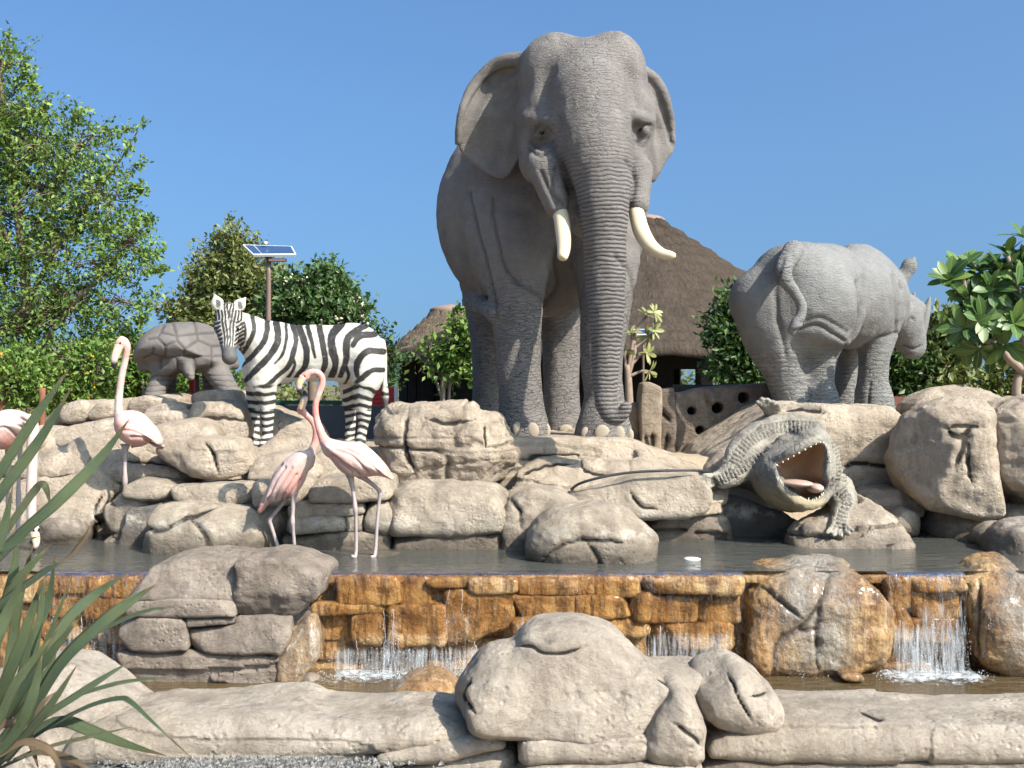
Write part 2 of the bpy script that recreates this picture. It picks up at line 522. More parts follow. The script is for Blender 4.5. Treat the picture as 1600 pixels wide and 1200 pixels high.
def wet_mat():
    m = Mat("rock_wet_orange", .3, .5)
    big = m.noise(2.2, 5, .65, dist=.4); mid = m.noise(11, 6, .65)
    c = m.ramp(m.math('ADD', m.math('MULTIPLY', big, .65), m.math('MULTIPLY', mid, .35)),
               [(.36, (.11, .052, .017)), (.48, (.38, .20, .07)), (.57, (.56, .36, .155)), (.72, (.56, .41, .24))])
    c = m.mix(m.math('MULTIPLY', m.rand(), .4), c, (.16, .075, .022))
    st = m.noise(5.5, 5, .6, vec=m.scale((5, 5, .55)))
    c = m.mix(m.rng(st, .49, .62, 0, .75), c, (.085, .042, .018))
    st2 = m.noise(4.2, 6, .65, vec=m.scale((7, 7, .5), (3, 1, 9)))
    c = m.mix(m.rng(st2, .55, .66, 0, .5), c, (.50, .38, .25))
    g = m.rng(m.noise(1.3, 4, .6, vec=m.scale((1, 1, 1), (3, 8, 2))), .44, .54, 0, 1)
    c = m.mix(m.math('MULTIPLY', m.math('ADD', m.math('MULTIPLY', g, .5), .5), m.attr("bare")), c, (.27, .23, .18))
    wh = m.rng(m.noise(6.5, 8, .75, vec=m.scale((1.8, 1, .7)), dist=1.2), .54, .62, 0, .8)
    c = m.mix(m.math('MULTIPLY', wh, m.attr("bare")), c, (.58, .52, .44))
    c = m.mix(m.rng(m.attr("crack"), 0, 1, 0, .92), c, (.018, .010, .005))  # same dark paint for dirt and shadow in the wall's cracks
    m.color(c)
    m.rough(m.rng(mid, .3, .7, .14, .42))
    m.bump(m.noise(8, 8, .7, vec=m.scale((1.3, 1.3, .8))), .05, .9)
    m.bump(m.noise(40, 5, .7), .018, 1)
    m.b.inputs["Coat Weight"].default_value = .5; m.b.inputs["Coat Roughness"].default_value = .12
    return m.m
WET = wet_mat()

# ------------------------------------------------------------------ rock builder
_rs = [100]
def rock(name, outline, d, thick, mat=None, r=.18, lean=.0, cracks=(), h=None, amp=1.0, smooth=1, parent=None,
         label=None, cat=None, tide=0.0, bare=0.0, cw=2.3, group=None, belly=0.0, strata=0.0, dpx=None, facets=8, bare_px=None):
    """a rock whose outline (photo pixels at distance d) is its own real silhouette in the x-z plane; it has depth `thick`,
    rounded over radius r, its top leaning back by `lean`, with weathered relief and carved joints"""
    _rs[0] += 1; seed = _rs[0]
    dpx = dpx or d
    pts = np.array([[(x - 800) / F * dpx, CZ - (y - 600) / F * dpx] for x, y in outline])
    ctr_ = pts.mean(0); pts = pts + (pts - ctr_) / (np.linalg.norm(pts - ctr_, axis=1, keepdims=True) + 1e-6) * (.012 if r < .13 else .004)
    pts = smooth_poly(pts, smooth)
    h = h or max(.009, (.0018 if cracks else .0023) * d)
    pad = 3 * h + .05
    lo2, hi2 = pts.min(0) - pad, pts.max(0) + pad
    zm = pts[:, 1].mean(); ext = abs(lean) * (hi2[1] - lo2[1]) / 2
    s = Sdf((lo2[0], d - thick / 2 - ext - pad - belly, lo2[1]), (hi2[0], d + thick / 2 + ext + pad, hi2[1]), h)
    X, Z = np.meshgrid(s.ax[0], s.ax[2], indexing='ij')
    q = np.stack([X * 2.2, np.full_like(X, seed * 3.1), Z * 2.2], -1)
    wob = .02 * amp * min(1, 3 * r + .1)
    pd = poly_sd(X + wob * fbm(q, 3, seed), Z + wob * fbm(q + 31, 3, seed + 5), pts)
    size = -pd.min(); r = min(r, size * .98, thick * .49)
    yc = d + lean * (Z - zm)
    q1 = (pd + r)[:, None, :]
    q2 = np.abs(s.ax[1][None, :, None] - yc[:, None, :]) - thick / 2 + r
    if belly:
        bulge = belly * np.clip(-pd / size, 0, 1) ** .6
        q2 = np.where(s.ax[1][None, :, None] < yc[:, None, :], q2 - bulge[:, None, :], q2)
    s.v = (np.minimum(np.maximum(q1, q2), 0) + np.sqrt(np.maximum(q1, 0) ** 2 + np.maximum(q2, 0) ** 2) - r).astype(np.float32)
    # broken facets: the block is cut by a few random planes
    rf_ = np.random.default_rng(seed); ins_ = np.argwhere(s.v[::2, ::2, ::2] < 0) * 2
    if len(ins_) > 30 and facets:
        pin = s.lo + ins_ * s.h
        for _k in range(facets):
            nv = rf_.normal(size=3) * np.array([1, .8, .8]) + np.array([0, -.45, .25]); nv /= np.linalg.norm(nv)
            dp = pin @ nv; cut = dp.max() - rf_.uniform(.10, .50) * min(size, .30)
            pl_ = s.ax[0][:, None, None] * nv[0] + s.ax[1][None, :, None] * nv[1] + s.ax[2][None, None, :] * nv[2] - cut
            kk_ = .02; hh_ = np.maximum(kk_ - np.abs(s.v - pl_), 0) / kk_
            s.v = (np.maximum(s.v, pl_) + hh_ * hh_ * kk_ * .25).astype(np.float32)
    V, Q = s.mesh(1)
    N = normals(V, Q)
    sc = max(min(1.0, size / .18), .55 if mat is WET else .3)
    b = fbm(V * 1.7 + seed * 1.3, 3, seed)
    rd = ridged(V * np.array([1.6, 1.6, 2.6]) + seed, 3, seed + 9)
    fn = fbm(V * 8 + seed, 4, seed + 20, .6); chip = ridged(V * np.array([5, 5, 6.5]) + seed, 2, seed + 30)
    lay = np.abs(noise(np.stack([V[:, 0] * .9, V[:, 1] * .9, V[:, 2] * 9], 1) + seed, seed + 4))
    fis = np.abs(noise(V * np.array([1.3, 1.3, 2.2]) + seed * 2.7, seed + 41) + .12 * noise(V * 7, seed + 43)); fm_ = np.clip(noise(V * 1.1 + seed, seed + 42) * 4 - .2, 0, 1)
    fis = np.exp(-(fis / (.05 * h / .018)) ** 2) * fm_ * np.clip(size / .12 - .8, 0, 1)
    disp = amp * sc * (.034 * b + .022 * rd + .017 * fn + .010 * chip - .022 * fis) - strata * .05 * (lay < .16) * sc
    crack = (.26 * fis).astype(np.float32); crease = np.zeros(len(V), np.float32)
    if cracks:
        px, py = to_px(V)
        px = px + 2.4 * noise(V * 6 + 3.7, 3) + 1.6 * noise(V * 19 + 3.7, 13); py = py + 2.4 * noise(V * 6 + 41.7, 4) + 1.6 * noise(V * 19 + 1.7, 14)
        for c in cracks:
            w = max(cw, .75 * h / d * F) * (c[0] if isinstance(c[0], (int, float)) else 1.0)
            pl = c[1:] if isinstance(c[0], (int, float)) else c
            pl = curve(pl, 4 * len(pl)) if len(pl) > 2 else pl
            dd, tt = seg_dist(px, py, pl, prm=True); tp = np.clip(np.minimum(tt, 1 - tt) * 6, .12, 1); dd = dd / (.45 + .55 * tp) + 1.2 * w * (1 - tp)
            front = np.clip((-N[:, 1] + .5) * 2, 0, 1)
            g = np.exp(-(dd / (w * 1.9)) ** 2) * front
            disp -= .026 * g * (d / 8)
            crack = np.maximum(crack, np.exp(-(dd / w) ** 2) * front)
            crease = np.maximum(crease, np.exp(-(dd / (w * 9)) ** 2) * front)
    V = (V + N * disp[:, None]).astype(np.float32)
    crease = np.maximum(crease, np.clip(-b * 1.2, 0, .7))
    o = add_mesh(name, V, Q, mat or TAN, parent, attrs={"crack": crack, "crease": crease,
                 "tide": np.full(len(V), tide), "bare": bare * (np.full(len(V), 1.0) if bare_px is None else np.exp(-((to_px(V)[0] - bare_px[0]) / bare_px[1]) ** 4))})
    if parent is None: tag(o, label, cat or "boulder", group)
    elif label: o['label'] = label
    return o
# ------------------------------------------------------------------ ground
def smst(x, a, b):
    t = np.clip((x - a) / (b - a), 0, 1); return t * t * (3 - 2 * t)
def ground_z(x, y):
    z = np.zeros_like(x)
    z = z - .55 * smst(y, 4.85, 5.0) + .75 * smst(y, 7.62, 7.7)
    z = z + .72 * smst(y + .10 * np.sin(x * 1.3), 9.25, 9.9) - .35 * smst(y, 13.5, 16) - .45 * smst(y, 30, 60)
    side = smst(np.abs(x), 9, 11)
    z = np.where(y < 20, z * (1 - side) + side * .25 * smst(y, 6, 9), z)
    return z + .03 * noise(np.stack([x * .8, y * .8, x * 0], -1), 5) * (y > 9)
xs = np.unique(np.concatenate([np.linspace(-12, 12, 121), -np.geomspace(12, 900, 16), np.geomspace(12, 900, 16)]))
ys = np.unique(np.concatenate([np.linspace(-4, 18, 200), np.geomspace(18, 1500, 22), [-60, -20]]))
GX, GY = np.meshgrid(xs, ys, indexing='ij')
GV = np.stack([GX, GY, ground_z(GX, GY)], -1).reshape(-1, 3)
ii, jj = np.meshgrid(np.arange(len(xs) - 1), np.arange(len(ys) - 1), indexing='ij')
b_ = (ii * len(ys) + jj).ravel()
GQ = np.stack([b_, b_ + len(ys), b_ + len(ys) + 1, b_ + 1], 1)
gm = Mat("earth", .95, .1)
gp_ = gm.n("SeparateXYZ"); gm.set(gp_.inputs[0], gm.n("NewGeometry").outputs["Position"])
gm.color(gm.mix(gm.rng(gm.math('ADD', gp_.outputs[1], gm.noise(1.5, 4)), 13.4, 13.9), gm.mix(gm.noise(12, 6, .7), (.30, .235, .165), (.42, .34, .245)), gm.mix(gm.rng(gm.noise(.9, 6, .65), .4, .62), gm.mix(gm.noise(30, 4), (.15, .115, .08), (.22, .18, .13)), (.085, .085, .04))))
gm.bump(gm.noise(25, 6, .7), .02)
tag(add_mesh("ground", GV, GQ, gm.m, loc=(0, 0, 0)), kind="structure")

# ------------------------------------------------------------------ lower kerb in front
kerb = empty("stone_kerb", (0, 4.7, 0), "pale grey stone kerb of long rounded slabs along the front of the fountain", "kerb")
rock("slab", [(-60, 1190), (-40, 1085), (20, 1050), (70, 1035), (110, 1032), (160, 1058), (205, 1095), (240, 1118), (220, 1200), (60, 1230)], 4.85, .55, GREY, r=.14, parent=kerb, facets=0, lean=.35)
rock("slab", [(130, 1160), (150, 1118), (200, 1100), (330, 1099), (440, 1092), (478, 1093), (505, 1106), (640, 1107), (705, 1110), (742, 1124), (750, 1132), (735, 1138), (660, 1140), (592, 1152), (480, 1162), (300, 1168), (160, 1172)],
     4.72, .55, GREY, r=.13, parent=kerb, facets=0, lean=.25, strata=.4)
rock("slab", [(428, 1112), (436, 1096), (470, 1091), (486, 1098), (484, 1114)], 4.86, .26, GREY, r=.05, parent=kerb, facets=0)
rock("slab", [(480, 1215), (484, 1190), (540, 1184), (590, 1180), (592, 1240), (480, 1245)], 4.68, .42, GREY, r=.06, dpx=4.50, parent=kerb, facets=0)
rock("slab", [(588, 1186), (600, 1174), (660, 1163), (760, 1148), (782, 1152), (790, 1172), (745, 1178), (690, 1190), (620, 1196), (590, 1200)], 4.65, .44, GREY, r=.05, dpx=4.46, parent=kerb, facets=0)
rock("slab", [(592, 1202), (690, 1191), (745, 1180), (792, 1174), (806, 1190), (808, 1250), (594, 1250)], 4.66, .44, GREY, r=.06, dpx=4.47, parent=kerb, facets=0)
rock("slab", [(1098, 1158), (1094, 1140), (1130, 1116), (1215, 1102), (1290, 1104), (1420, 1104), (1560, 1107), (1680, 1104), (1700, 1150), (1690, 1156), (1500, 1160), (1300, 1157)],
     4.72, .58, GREY, r=.15, parent=kerb, facets=0, lean=.25, strata=.5, cracks=[[(1340, 1110), (1362, 1122), (1378, 1128)]])
rock("slab", [(1104, 1184), (1300, 1186), (1500, 1190), (1690, 1186), (1700, 1255), (1105, 1255)], 4.66, .45, DAMP, r=.06, dpx=4.47, parent=kerb, facets=0, strata=.4)
rock("slab", [(1246, 1104), (1262, 1096), (1300, 1092), (1345, 1096), (1358, 1106), (1352, 1116), (1310, 1112), (1262, 1110)], 4.86, .24, GREY, r=.05, parent=kerb, facets=0)
rock("slab", [(1520, 1112), (1545, 1105), (1640, 1104), (1660, 1118), (1540, 1122)], 4.82, .24, GREY, r=.05, parent=kerb, facets=0)
rock("slab", [(812, 1200), (818, 1158), (850, 1154), (960, 1153), (1018, 1150), (1020, 1178), (1008, 1194), (940, 1196), (870, 1194)], 4.58, .5, GREY, r=.06, dpx=4.36, parent=kerb, facets=0, strata=.5)
rock("slab", [(810, 1206), (870, 1197), (960, 1200), (1010, 1198), (1100, 1200), (1104, 1255), (810, 1255)], 4.55, .5, GREY, r=.05, dpx=4.33, parent=kerb, facets=0)
rock("slab", [(1010, 1188), (1024, 1140), (1050, 1105), (1062, 1092), (1080, 1100), (1096, 1118), (1102, 1165), (1100, 1196), (1050, 1198)], 4.52, .42, GREY, r=.09, dpx=4.34, parent=kerb, facets=0,
     cracks=[[(1052, 1130), (1080, 1148), (1098, 1165)]])
rock("slab", [(1000, 1090), (1010, 1040), (1050, 1040), (1092, 1036), (1102, 1075), (1098, 1112), (1070, 1100), (1050, 1080)], 4.78, .4, GREY, r=.1, parent=kerb, facets=0)
rock("boulder", [(704, 1108), (712, 1085), (728, 1060), (748, 1032), (775, 1016), (808, 1010), (822, 992), (848, 980), (885, 975), (925, 980), (958, 998), (975, 1015), (1005, 1036), (1040, 1058), (1062, 1085), (1060, 1112), (1052, 1122), (1016, 1130), (940, 1132), (850, 1130), (800, 1126), (760, 1122), (730, 1116)],
     4.64, .62, GREY, r=.25, lean=.45, facets=5, label="huge pale domed boulder sitting on the front kerb below the waterfall", amp=.8,
     cracks=[[(802, 1014), (830, 1012), (852, 1020), (880, 1018), (915, 1008)], [(1025, 1058), (1050, 1072), (1062, 1098)], [.7, (735, 1060), (728, 1085), (745, 1115)]])
rock("boulder", [(1086, 1090), (1090, 1050), (1100, 1033), (1124, 1025), (1150, 1032), (1180, 1055), (1200, 1080), (1210, 1105), (1200, 1124), (1168, 1132), (1120, 1120), (1092, 1106)],
     4.66, .44, GREY, r=.17, lean=.25, facets=3, label="egg shaped grey boulder resting on the kerb right of the huge domed one", amp=.8,
     cracks=[[.6, (1140, 1055), (1155, 1090), (1172, 1128)], [.8, (1172, 1090), (1196, 1082)]])

# ------------------------------------------------------------------ waterfall wall (wet orange blocks)
fall = empty("waterfall_wall", (0.6, 7.6, -.4), "wet orange brown wall of rough stone blocks behind the falling water", "stone wall")
def blk(x0, y0, x1, y1, dy=0.0, sk=(0, 0, 0, 0), mat=None, r=.014, d=7.60, **k):
    rj_ = random.Random(int(x0 * 7 + y0)); j = [rj_.uniform(-3, 3) for _ in range(8)]; j[2] *= .6; j[7] *= .8; dy = dy + rj_.uniform(-.018, .018)
    w, hh = x1 - x0, y1 - y0
    o = [(x0 + j[0], y0 + 3), (x0 + 4, y0 + j[1] + 1), (x0 + w * .5, y0 + j[2]), (x1 - 4, y0 + j[3] + sk[0]), (x1 + j[4], y0 + 4 + sk[0]),
         (x1 + j[5], y1 - 4), (x1 - 5, y1 + j[6] * .6), (x0 + w * .5, y1 + j[7] * .6), (x0 + 5, y1 + sk[1]), (x0 + j[0], y1 - 4)]
    return rock("stone", o, d + dy, .44, mat or WET, r=r, parent=fall, facets=1, smooth=0, amp=1.15, dpx=d - .2, h=.015, **k)
for a in [(528, 903, 622, 944, .0), (624, 903, 668, 946, .03), (668, 903, 738, 916, -.02), (738, 903, 804, 924, -.03), (668, 918, 742, 946, .05), (806, 903, 900, 930, -.01), (900, 903, 1000, 931, .0),
          (1010, 903, 1156, 926, -.03), (986, 926, 1014, 968, -.01), (1012, 928, 1088, 972, .02), (1090, 928, 1152, 972, .0),
          (486, 944, 606, 960, -.01), (502, 963, 552, 1003, .0), (554, 963, 604, 1003, .01), (610, 948, 696, 1004, -.02), (700, 926, 800, 1004, .0), (802, 932, 902, 964, .02), (902, 932, 984, 964, .0),
          (802, 966, 905, 990, -.02), (905, 968, 1012, 992, .0), (1016, 974, 1040, 1012, .03), (1042, 974, 1142, 1012, -.01),
          (480, 1006, 560, 1034, .12), (562, 1006, 660, 1034, .13), (662, 1006, 790, 1036, .10), (792, 994, 900, 1030, .12), (902, 994, 1010, 1030, .10), (1012, 1014, 1146, 1040, .11),
          (470, 1036, 600, 1066, .10), (602, 1036, 740, 1066, .12), (742, 1036, 900, 1066, .1), (902, 1032, 1030, 1066, .12), (1032, 1042, 1150, 1066, .1),
          (1384, 903, 1420, 950, .0), (1422, 903, 1502, 922, -.03), (1422, 924, 1500, 968, .02), (1384, 952, 1424, 1000, .02), (1424, 970, 1505, 1004, .0), (1380, 1004, 1450, 1040, .10), (1452, 1006, 1520, 1040, .11), (1370, 1042, 1530, 1068, .1),
          (72, 903, 160, 926, .0), (162, 903, 232, 930, -.02), (60, 928, 130, 964, .02), (132, 932, 222, 966, .0), (60, 966, 150, 1000, .06), (152, 968, 210, 1004, .05), (50, 1004, 140, 1066, .1), (142, 1006, 225, 1066, .12),
          (-70, 903, 70, 940, .0), (-70, 942, 58, 1066, .05)]:
    blk(*a[:4], a[4])
rock("stone", [(1134, 1040), (1136, 995), (1148, 950), (1164, 908), (1192, 884), (1245, 878), (1272, 884), (1292, 882), (1338, 884), (1374, 910), (1394, 955), (1388, 1003), (1362, 1040), (1300, 1056), (1200, 1056)], 7.62, .74, WET, r=.26, parent=fall, bare=1.0, bare_px=(1272, 58), amp=1.3, facets=2, h=.012,
     label="wide bulging orange boulder with a bare grey cracked middle in the waterfall wall",
     cracks=[[1.2, (1186, 914), (1214, 936), (1252, 968)], [1.6, (1294, 892), (1280, 940), (1250, 982), (1218, 1006), (1206, 1050)], [1.2, (1279, 940), (1276, 985), (1278, 1040)], [.9, (1245, 988), (1276, 984)]])
rock("stone", [(1492, 898), (1524, 872), (1600, 866), (1680, 890), (1690, 1050), (1580, 1048), (1530, 1042), (1508, 1020), (1500, 960)], 7.58, .75, WET, r=.2, parent=fall, bare=1.0, bare_px=(1610, 46), amp=1.2,
     label="large orange boulder with grey top at the wall's far end", cracks=[[(1528, 900), (1530, 960), (1532, 1020)]])
rock('stone', [(-80, 1080), (-80, 908), (1720, 908), (1720, 1080)], 7.76, .44, WET, r=.02, parent=fall, smooth=0, facets=0, dpx=7.5)
rock('stone', [(-80, 914), (-80, 900), (1720, 900), (1720, 914)], 7.655, .44, WET, r=.01, parent=fall, smooth=0, dpx=7.4, amp=.15)
# outcrop of damp blocks standing in front of the wall
outc = empty("block_outcrop", tuple(P(340, 1050, 7.4)), "damp grey brown outcrop of cracked blocks splitting the waterfall on the left", "rock")
K = dict(parent=outc, amp=.9, tide=.0, h=.014, smooth=0, facets=3)
rock('stone', [(230, 1060), (225, 930), (250, 885), (470, 878), (490, 950), (470, 1060)], 7.5, .5, SHADEROCK, r=0.031, **K)
rock("stone", [(222, 926), (240, 893), (262, 876), (300, 867), (352, 866), (384, 868), (382, 900), (380, 926), (300, 923)], 7.42, .62, DAMP, r=0.056, lean=.2, **K)
rock("stone", [(208, 950), (216, 928), (300, 926), (379, 928), (379, 951), (290, 950)], 7.36, .56, DAMP, r=0.025, **K)
rock("stone", [(384, 870), (440, 864), (474, 866), (505, 880), (522, 894), (508, 920), (490, 930), (466, 951), (400, 951), (384, 948)], 7.40, .62, DAMP, r=0.050, lean=.1, **K)
rock("stone", [(200, 1000), (206, 960), (220, 952), (300, 953), (307, 962), (308, 1000), (260, 1003)], 7.36, .56, DAMP, r=0.031, **K)
rock("stone", [(311, 967), (311, 955), (378, 954), (378, 964)], 7.36, .5, DAMP, r=.012, **K)
rock("stone", [(312, 1003), (311, 972), (380, 967), (382, 954), (464, 953), (462, 980), (446, 1008), (380, 1006)], 7.36, .55, DAMP, r=0.031, **K)
rock("stone", [(196, 1028), (204, 1007), (300, 1006), (400, 1010), (444, 1014), (442, 1060), (330, 1064), (230, 1058)], 7.40, .54, DAMP, r=0.043, strata=.8, **K)
rock("stone", [(446, 1060), (449, 1005), (464, 970), (478, 955), (494, 962), (500, 985), (498, 1015), (482, 1036), (470, 1060)], 7.38, .5, WET, r=0.043, bare=.9, **K)
rock("boulder", [(608, 1090), (622, 1072), (645, 1058), (675, 1054), (702, 1062), (716, 1080), (720, 1096)], 7.05, .5, WET, r=0.124, label="small brown wet rock breaking the lower pool beside the foam", amp=.7)
rock("boulder", [(1306, 1056), (1322, 1048), (1338, 1050), (1345, 1062)], 7.2, .2, WET, r=0.031, label="little tan pebble at the foot of the half orange boulder", amp=.4)
rock("boulder", [(468, 1068), (478, 1050), (496, 1052), (506, 1068)], 7.25, .2, DAMP, r=0.031, label="small pale stone at the water's edge below the damp outcrop", amp=.4)

# ------------------------------------------------------------------ ledge behind the upper pool
ledge = empty("rock_ledge", (-1.4, 8.8, .2), "tan layered stone ledge with mossy joints along the back of the upper pool", "rock ledge")
K = dict(parent=ledge, tide=1.0, smooth=0, facets=4)
rock('stone', [(200, 870), (215, 785), (400, 775), (420, 765), (620, 760), (860, 785), (870, 870)], 8.95, .45, SHADEROCK, r=0.031, lean=.3, **K)
rock("stone", [(618, 828), (616, 775), (640, 760), (700, 757), (770, 762), (790, 775), (790, 800), (782, 826), (700, 830)], 8.70, .62, LEDGE, r=0.074, lean=.2, **K)
rock("stone", [(620, 832), (700, 832), (782, 830), (784, 872), (620, 872)], 8.66, .5, LEDGE, r=0.031, **K)
rock("stone", [(786, 872), (788, 806), (796, 775), (830, 762), (872, 768), (898, 786), (895, 800), (850, 806), (830, 830), (828, 872)], 8.72, .6, LEDGE, r=0.062, lean=.2, cracks=[[(800, 780), (812, 800), (815, 830)]], **K)
rock("stone", [(496, 778), (494, 760), (510, 748), (560, 742), (612, 745), (616, 772), (560, 777)], 8.70, .6, LEDGE, r=0.031, lean=.2, **K)
rock("stone", [(578, 824), (578, 786), (590, 779), (616, 780), (622, 800), (620, 824), (600, 826)], 8.66, .5, LEDGE, r=0.031, **K)
rock("stone", [(462, 812), (460, 788), (480, 780), (570, 782), (574, 796), (556, 800), (500, 800)], 8.68, .5, LEDGE, r=0.025, **K)
rock("stone", [(452, 828), (460, 806), (520, 800), (545, 802), (544, 826), (500, 832)], 8.66, .5, LEDGE, r=0.031, **K)
rock("stone", [(547, 826), (548, 802), (574, 798), (578, 824)], 8.66, .48, LEDGE, r=0.031, **K)
rock("stone", [(440, 880), (450, 832), (520, 830), (600, 830), (620, 838), (618, 880)], 8.66, .5, LEDGE, r=0.037, strata=1.0, **K)
rock("stone", [(410, 786), (408, 752), (430, 745), (470, 744), (490, 752), (492, 774), (460, 782)], 8.78, .5, LEDGE, r=0.031, lean=.2, **K)
rock("stone", [(390, 860), (405, 790), (440, 784), (458, 790), (450, 830), (440, 866)], 8.78, .4, LEDGE, r=0.037, **K)
rock("stone", [(282, 772), (284, 754), (320, 748), (372, 745), (404, 750), (406, 776), (370, 786), (320, 788)], 8.98, .6, LEDGE, r=0.043, lean=.3, **K)
rock("stone", [(210, 772), (212, 756), (228, 748), (262, 750), (284, 754), (282, 773), (240, 776)], 9.02, .55, LEDGE, r=0.037, lean=.3, **K)
rock("stone", [(238, 815), (244, 778), (280, 776), (320, 790), (400, 784), (402, 830), (300, 832)], 9.02, .5, LEDGE, r=0.043, **K)
rock("stone", [(214, 860), (176, 830), (182, 790), (205, 775), (236, 776), (242, 800), (238, 840)], 9.06, .5, LEDGE, r=0.050, strata=.6, **K)
rock("stone", [(400, 746), (400, 722), (420, 712), (476, 704), (496, 715), (510, 738), (490, 748), (430, 746)], 9.2, .6, TAN, r=0.050, lean=.5, **K)
rock("stone", [(480, 746), (494, 716), (512, 700), (540, 726), (560, 746), (520, 752)], 9.3, .5, TAN, r=0.031, lean=.5, **K)
# terraces left
terr = empty("rock_terrace", (-3.6, 10, .8), "pale tan terraces of smooth weathered slabs climbing to the tortoise", "rock terrace")
K = dict(parent=terr)
rock('slab', [(-80, 880), (-80, 700), (60, 690), (180, 665), (300, 660), (350, 690), (400, 722), (500, 745), (560, 760), (480, 790), (300, 800), (200, 880)], 10.0, .8, TAN, r=0.124, lean=.75, **K)
rock("slab", [(-60, 870), (-60, 742), (0, 736), (60, 732), (130, 730), (196, 728), (212, 740), (206, 765), (190, 785), (176, 830), (150, 870)], 9.35, .8, TAN, r=0.043, lean=.42, tide=1.0, amp=.7, cracks=[[(-20, 742), (60, 741), (120, 739)], [.7, (160, 770), (150, 800), (165, 830)]], **K)
rock("slab", [(40, 742), (60, 718), (112, 698), (150, 682), (190, 672), (230, 690), (255, 700), (300, 728), (330, 745), (280, 752), (220, 748), (190, 738), (100, 742)], 9.55, .8, TAN, r=0.087, lean=.7, amp=.8, cracks=[[.8, (190, 722), (240, 722), (270, 728)]], **K)
rock("slab", [(195, 700), (200, 684), (240, 668), (300, 656), (340, 664), (350, 690), (300, 712), (240, 722), (205, 718)], 9.75, .8, TAN, r=0.062, lean=.8, amp=.8, **K)
rock("slab", [(58, 722), (56, 698), (70, 684), (100, 680), (124, 690), (112, 706), (90, 718)], 9.9, .6, TAN, r=0.062, lean=.4, **K)
rock("slab", [(-40, 735), (-40, 690), (0, 676), (50, 672), (90, 674), (92, 690), (60, 706), (56, 726)], 9.85, .7, TAN, r=0.074, lean=.5, **K)
rock("slab", [(88, 690), (92, 678), (120, 665), (180, 655), (230, 648), (250, 660), (222, 672), (170, 682), (110, 702)], 10.05, .7, TAN, r=0.062, lean=.6, **K)
rock("slab", [(222, 662), (230, 648), (262, 642), (300, 644), (320, 655), (280, 668), (240, 674)], 10.2, .7, TAN, r=0.050, lean=.5, **K)
rock("slab", [(298, 656), (300, 636), (340, 630), (380, 634), (396, 660), (394, 684), (372, 692), (340, 684), (310, 672)], 10.25, .8, TAN, r=0.043, lean=.3, cracks=[[(300, 655), (350, 652), (392, 658)]], **K)
rock("slab", [(296, 634), (298, 616), (320, 611), (360, 610), (376, 614), (382, 634), (340, 640)], 10.9, 1.2, TAN, r=0.037, dpx=10.4, **K)
rock("slab", [(240, 650), (250, 634), (290, 630), (300, 645), (270, 654)], 10.5, .8, TAN, r=0.050, lean=.3, **K)
rock("slab", [(200, 645), (206, 632), (226, 621), (262, 616), (272, 624), (270, 634), (244, 640), (215, 648)], 10.9, 1.2, TAN, r=0.043, dpx=10.5, **K)
rock("slab", [(154, 650), (166, 636), (180, 626), (198, 624), (208, 634), (200, 648), (170, 656)], 10.6, .7, TAN, r=0.062, **K)
rock("slab", [(112, 656), (112, 640), (122, 630), (146, 625), (160, 632), (168, 642), (156, 654), (130, 660)], 10.7, .7, TAN, r=0.062, **K)
rock("slab", [(80, 676), (88, 652), (104, 636), (116, 632), (118, 654), (108, 668)], 10.8, .6, DAMP, r=0.062, **K)
rock("slab", [(395, 735), (398, 712), (430, 690), (452, 668), (472, 655), (500, 675), (512, 700), (480, 712), (440, 735)], 9.9, .7, TAN, r=0.062, lean=.5, **K)
rock("slab", [(386, 690), (390, 662), (396, 640), (420, 636), (462, 640), (492, 652), (500, 684), (470, 700)], 10.75, .6, TAN, r=0.062, lean=.3, **K)
# flat standing ground for the zebra
rock("slab", [(372, 740), (376, 702), (420, 700), (500, 698), (600, 700), (640, 705), (640, 760), (400, 760)], 10.35, 1.3, TAN, r=.07, dpx=9.9, **K)
# single boulders
rock("boulder", [(252, 706), (244, 692), (262, 684), (330, 683), (392, 684), (404, 692), (402, 732), (345, 744), (306, 738), (276, 724)], 9.15, .6, TAN, r=.09, lean=.1, amp=.7,
     label="wedge shaped tan boulder overhanging the ledge below the zebra's front legs", cracks=[[.8, (318, 686), (330, 705), (342, 742)]], strata=.2)
rock("boulder", [(214, 878), (216, 835), (228, 808), (252, 789), (290, 783), (335, 787), (390, 797), (414, 808), (426, 838), (424, 878)], 8.50, .6, LEDGE, r=.2, lean=.2, amp=.6, tide=1.0,
     label="rounded boulder with two dark cracks standing in the pool left of the pair", cracks=[[1.5, (222, 826), (250, 828), (290, 810), (345, 792)], [1.2, (295, 808), (318, 834), (328, 870)]])
rock("boulder", [(62, 862), (62, 828), (84, 808), (112, 803), (134, 815), (145, 838), (142, 862)], 8.85, .5, DAMP, r=.16, amp=.8, tide=1.0, label="small round brown boulder at the pool edge behind the spiky leaves")
rock("boulder", [(590, 690), (587, 660), (598, 642), (640, 634), (700, 629), (738, 628), (744, 642), (752, 650), (790, 652), (812, 672), (816, 692), (806, 722), (796, 748), (760, 756), (690, 762), (650, 760), (620, 742), (604, 712)],
     9.30, .95, TAN, r=.27, amp=1.5, lean=.05, smooth=2, facets=5, label="big rough tan boulder in front of the elephant's hind leg",
     cracks=[[1.2, (640, 640), (632, 690), (648, 740)], [.8, (756, 660), (762, 700)], [1., (664, 655), (700, 662), (740, 656)]], strata=.25)
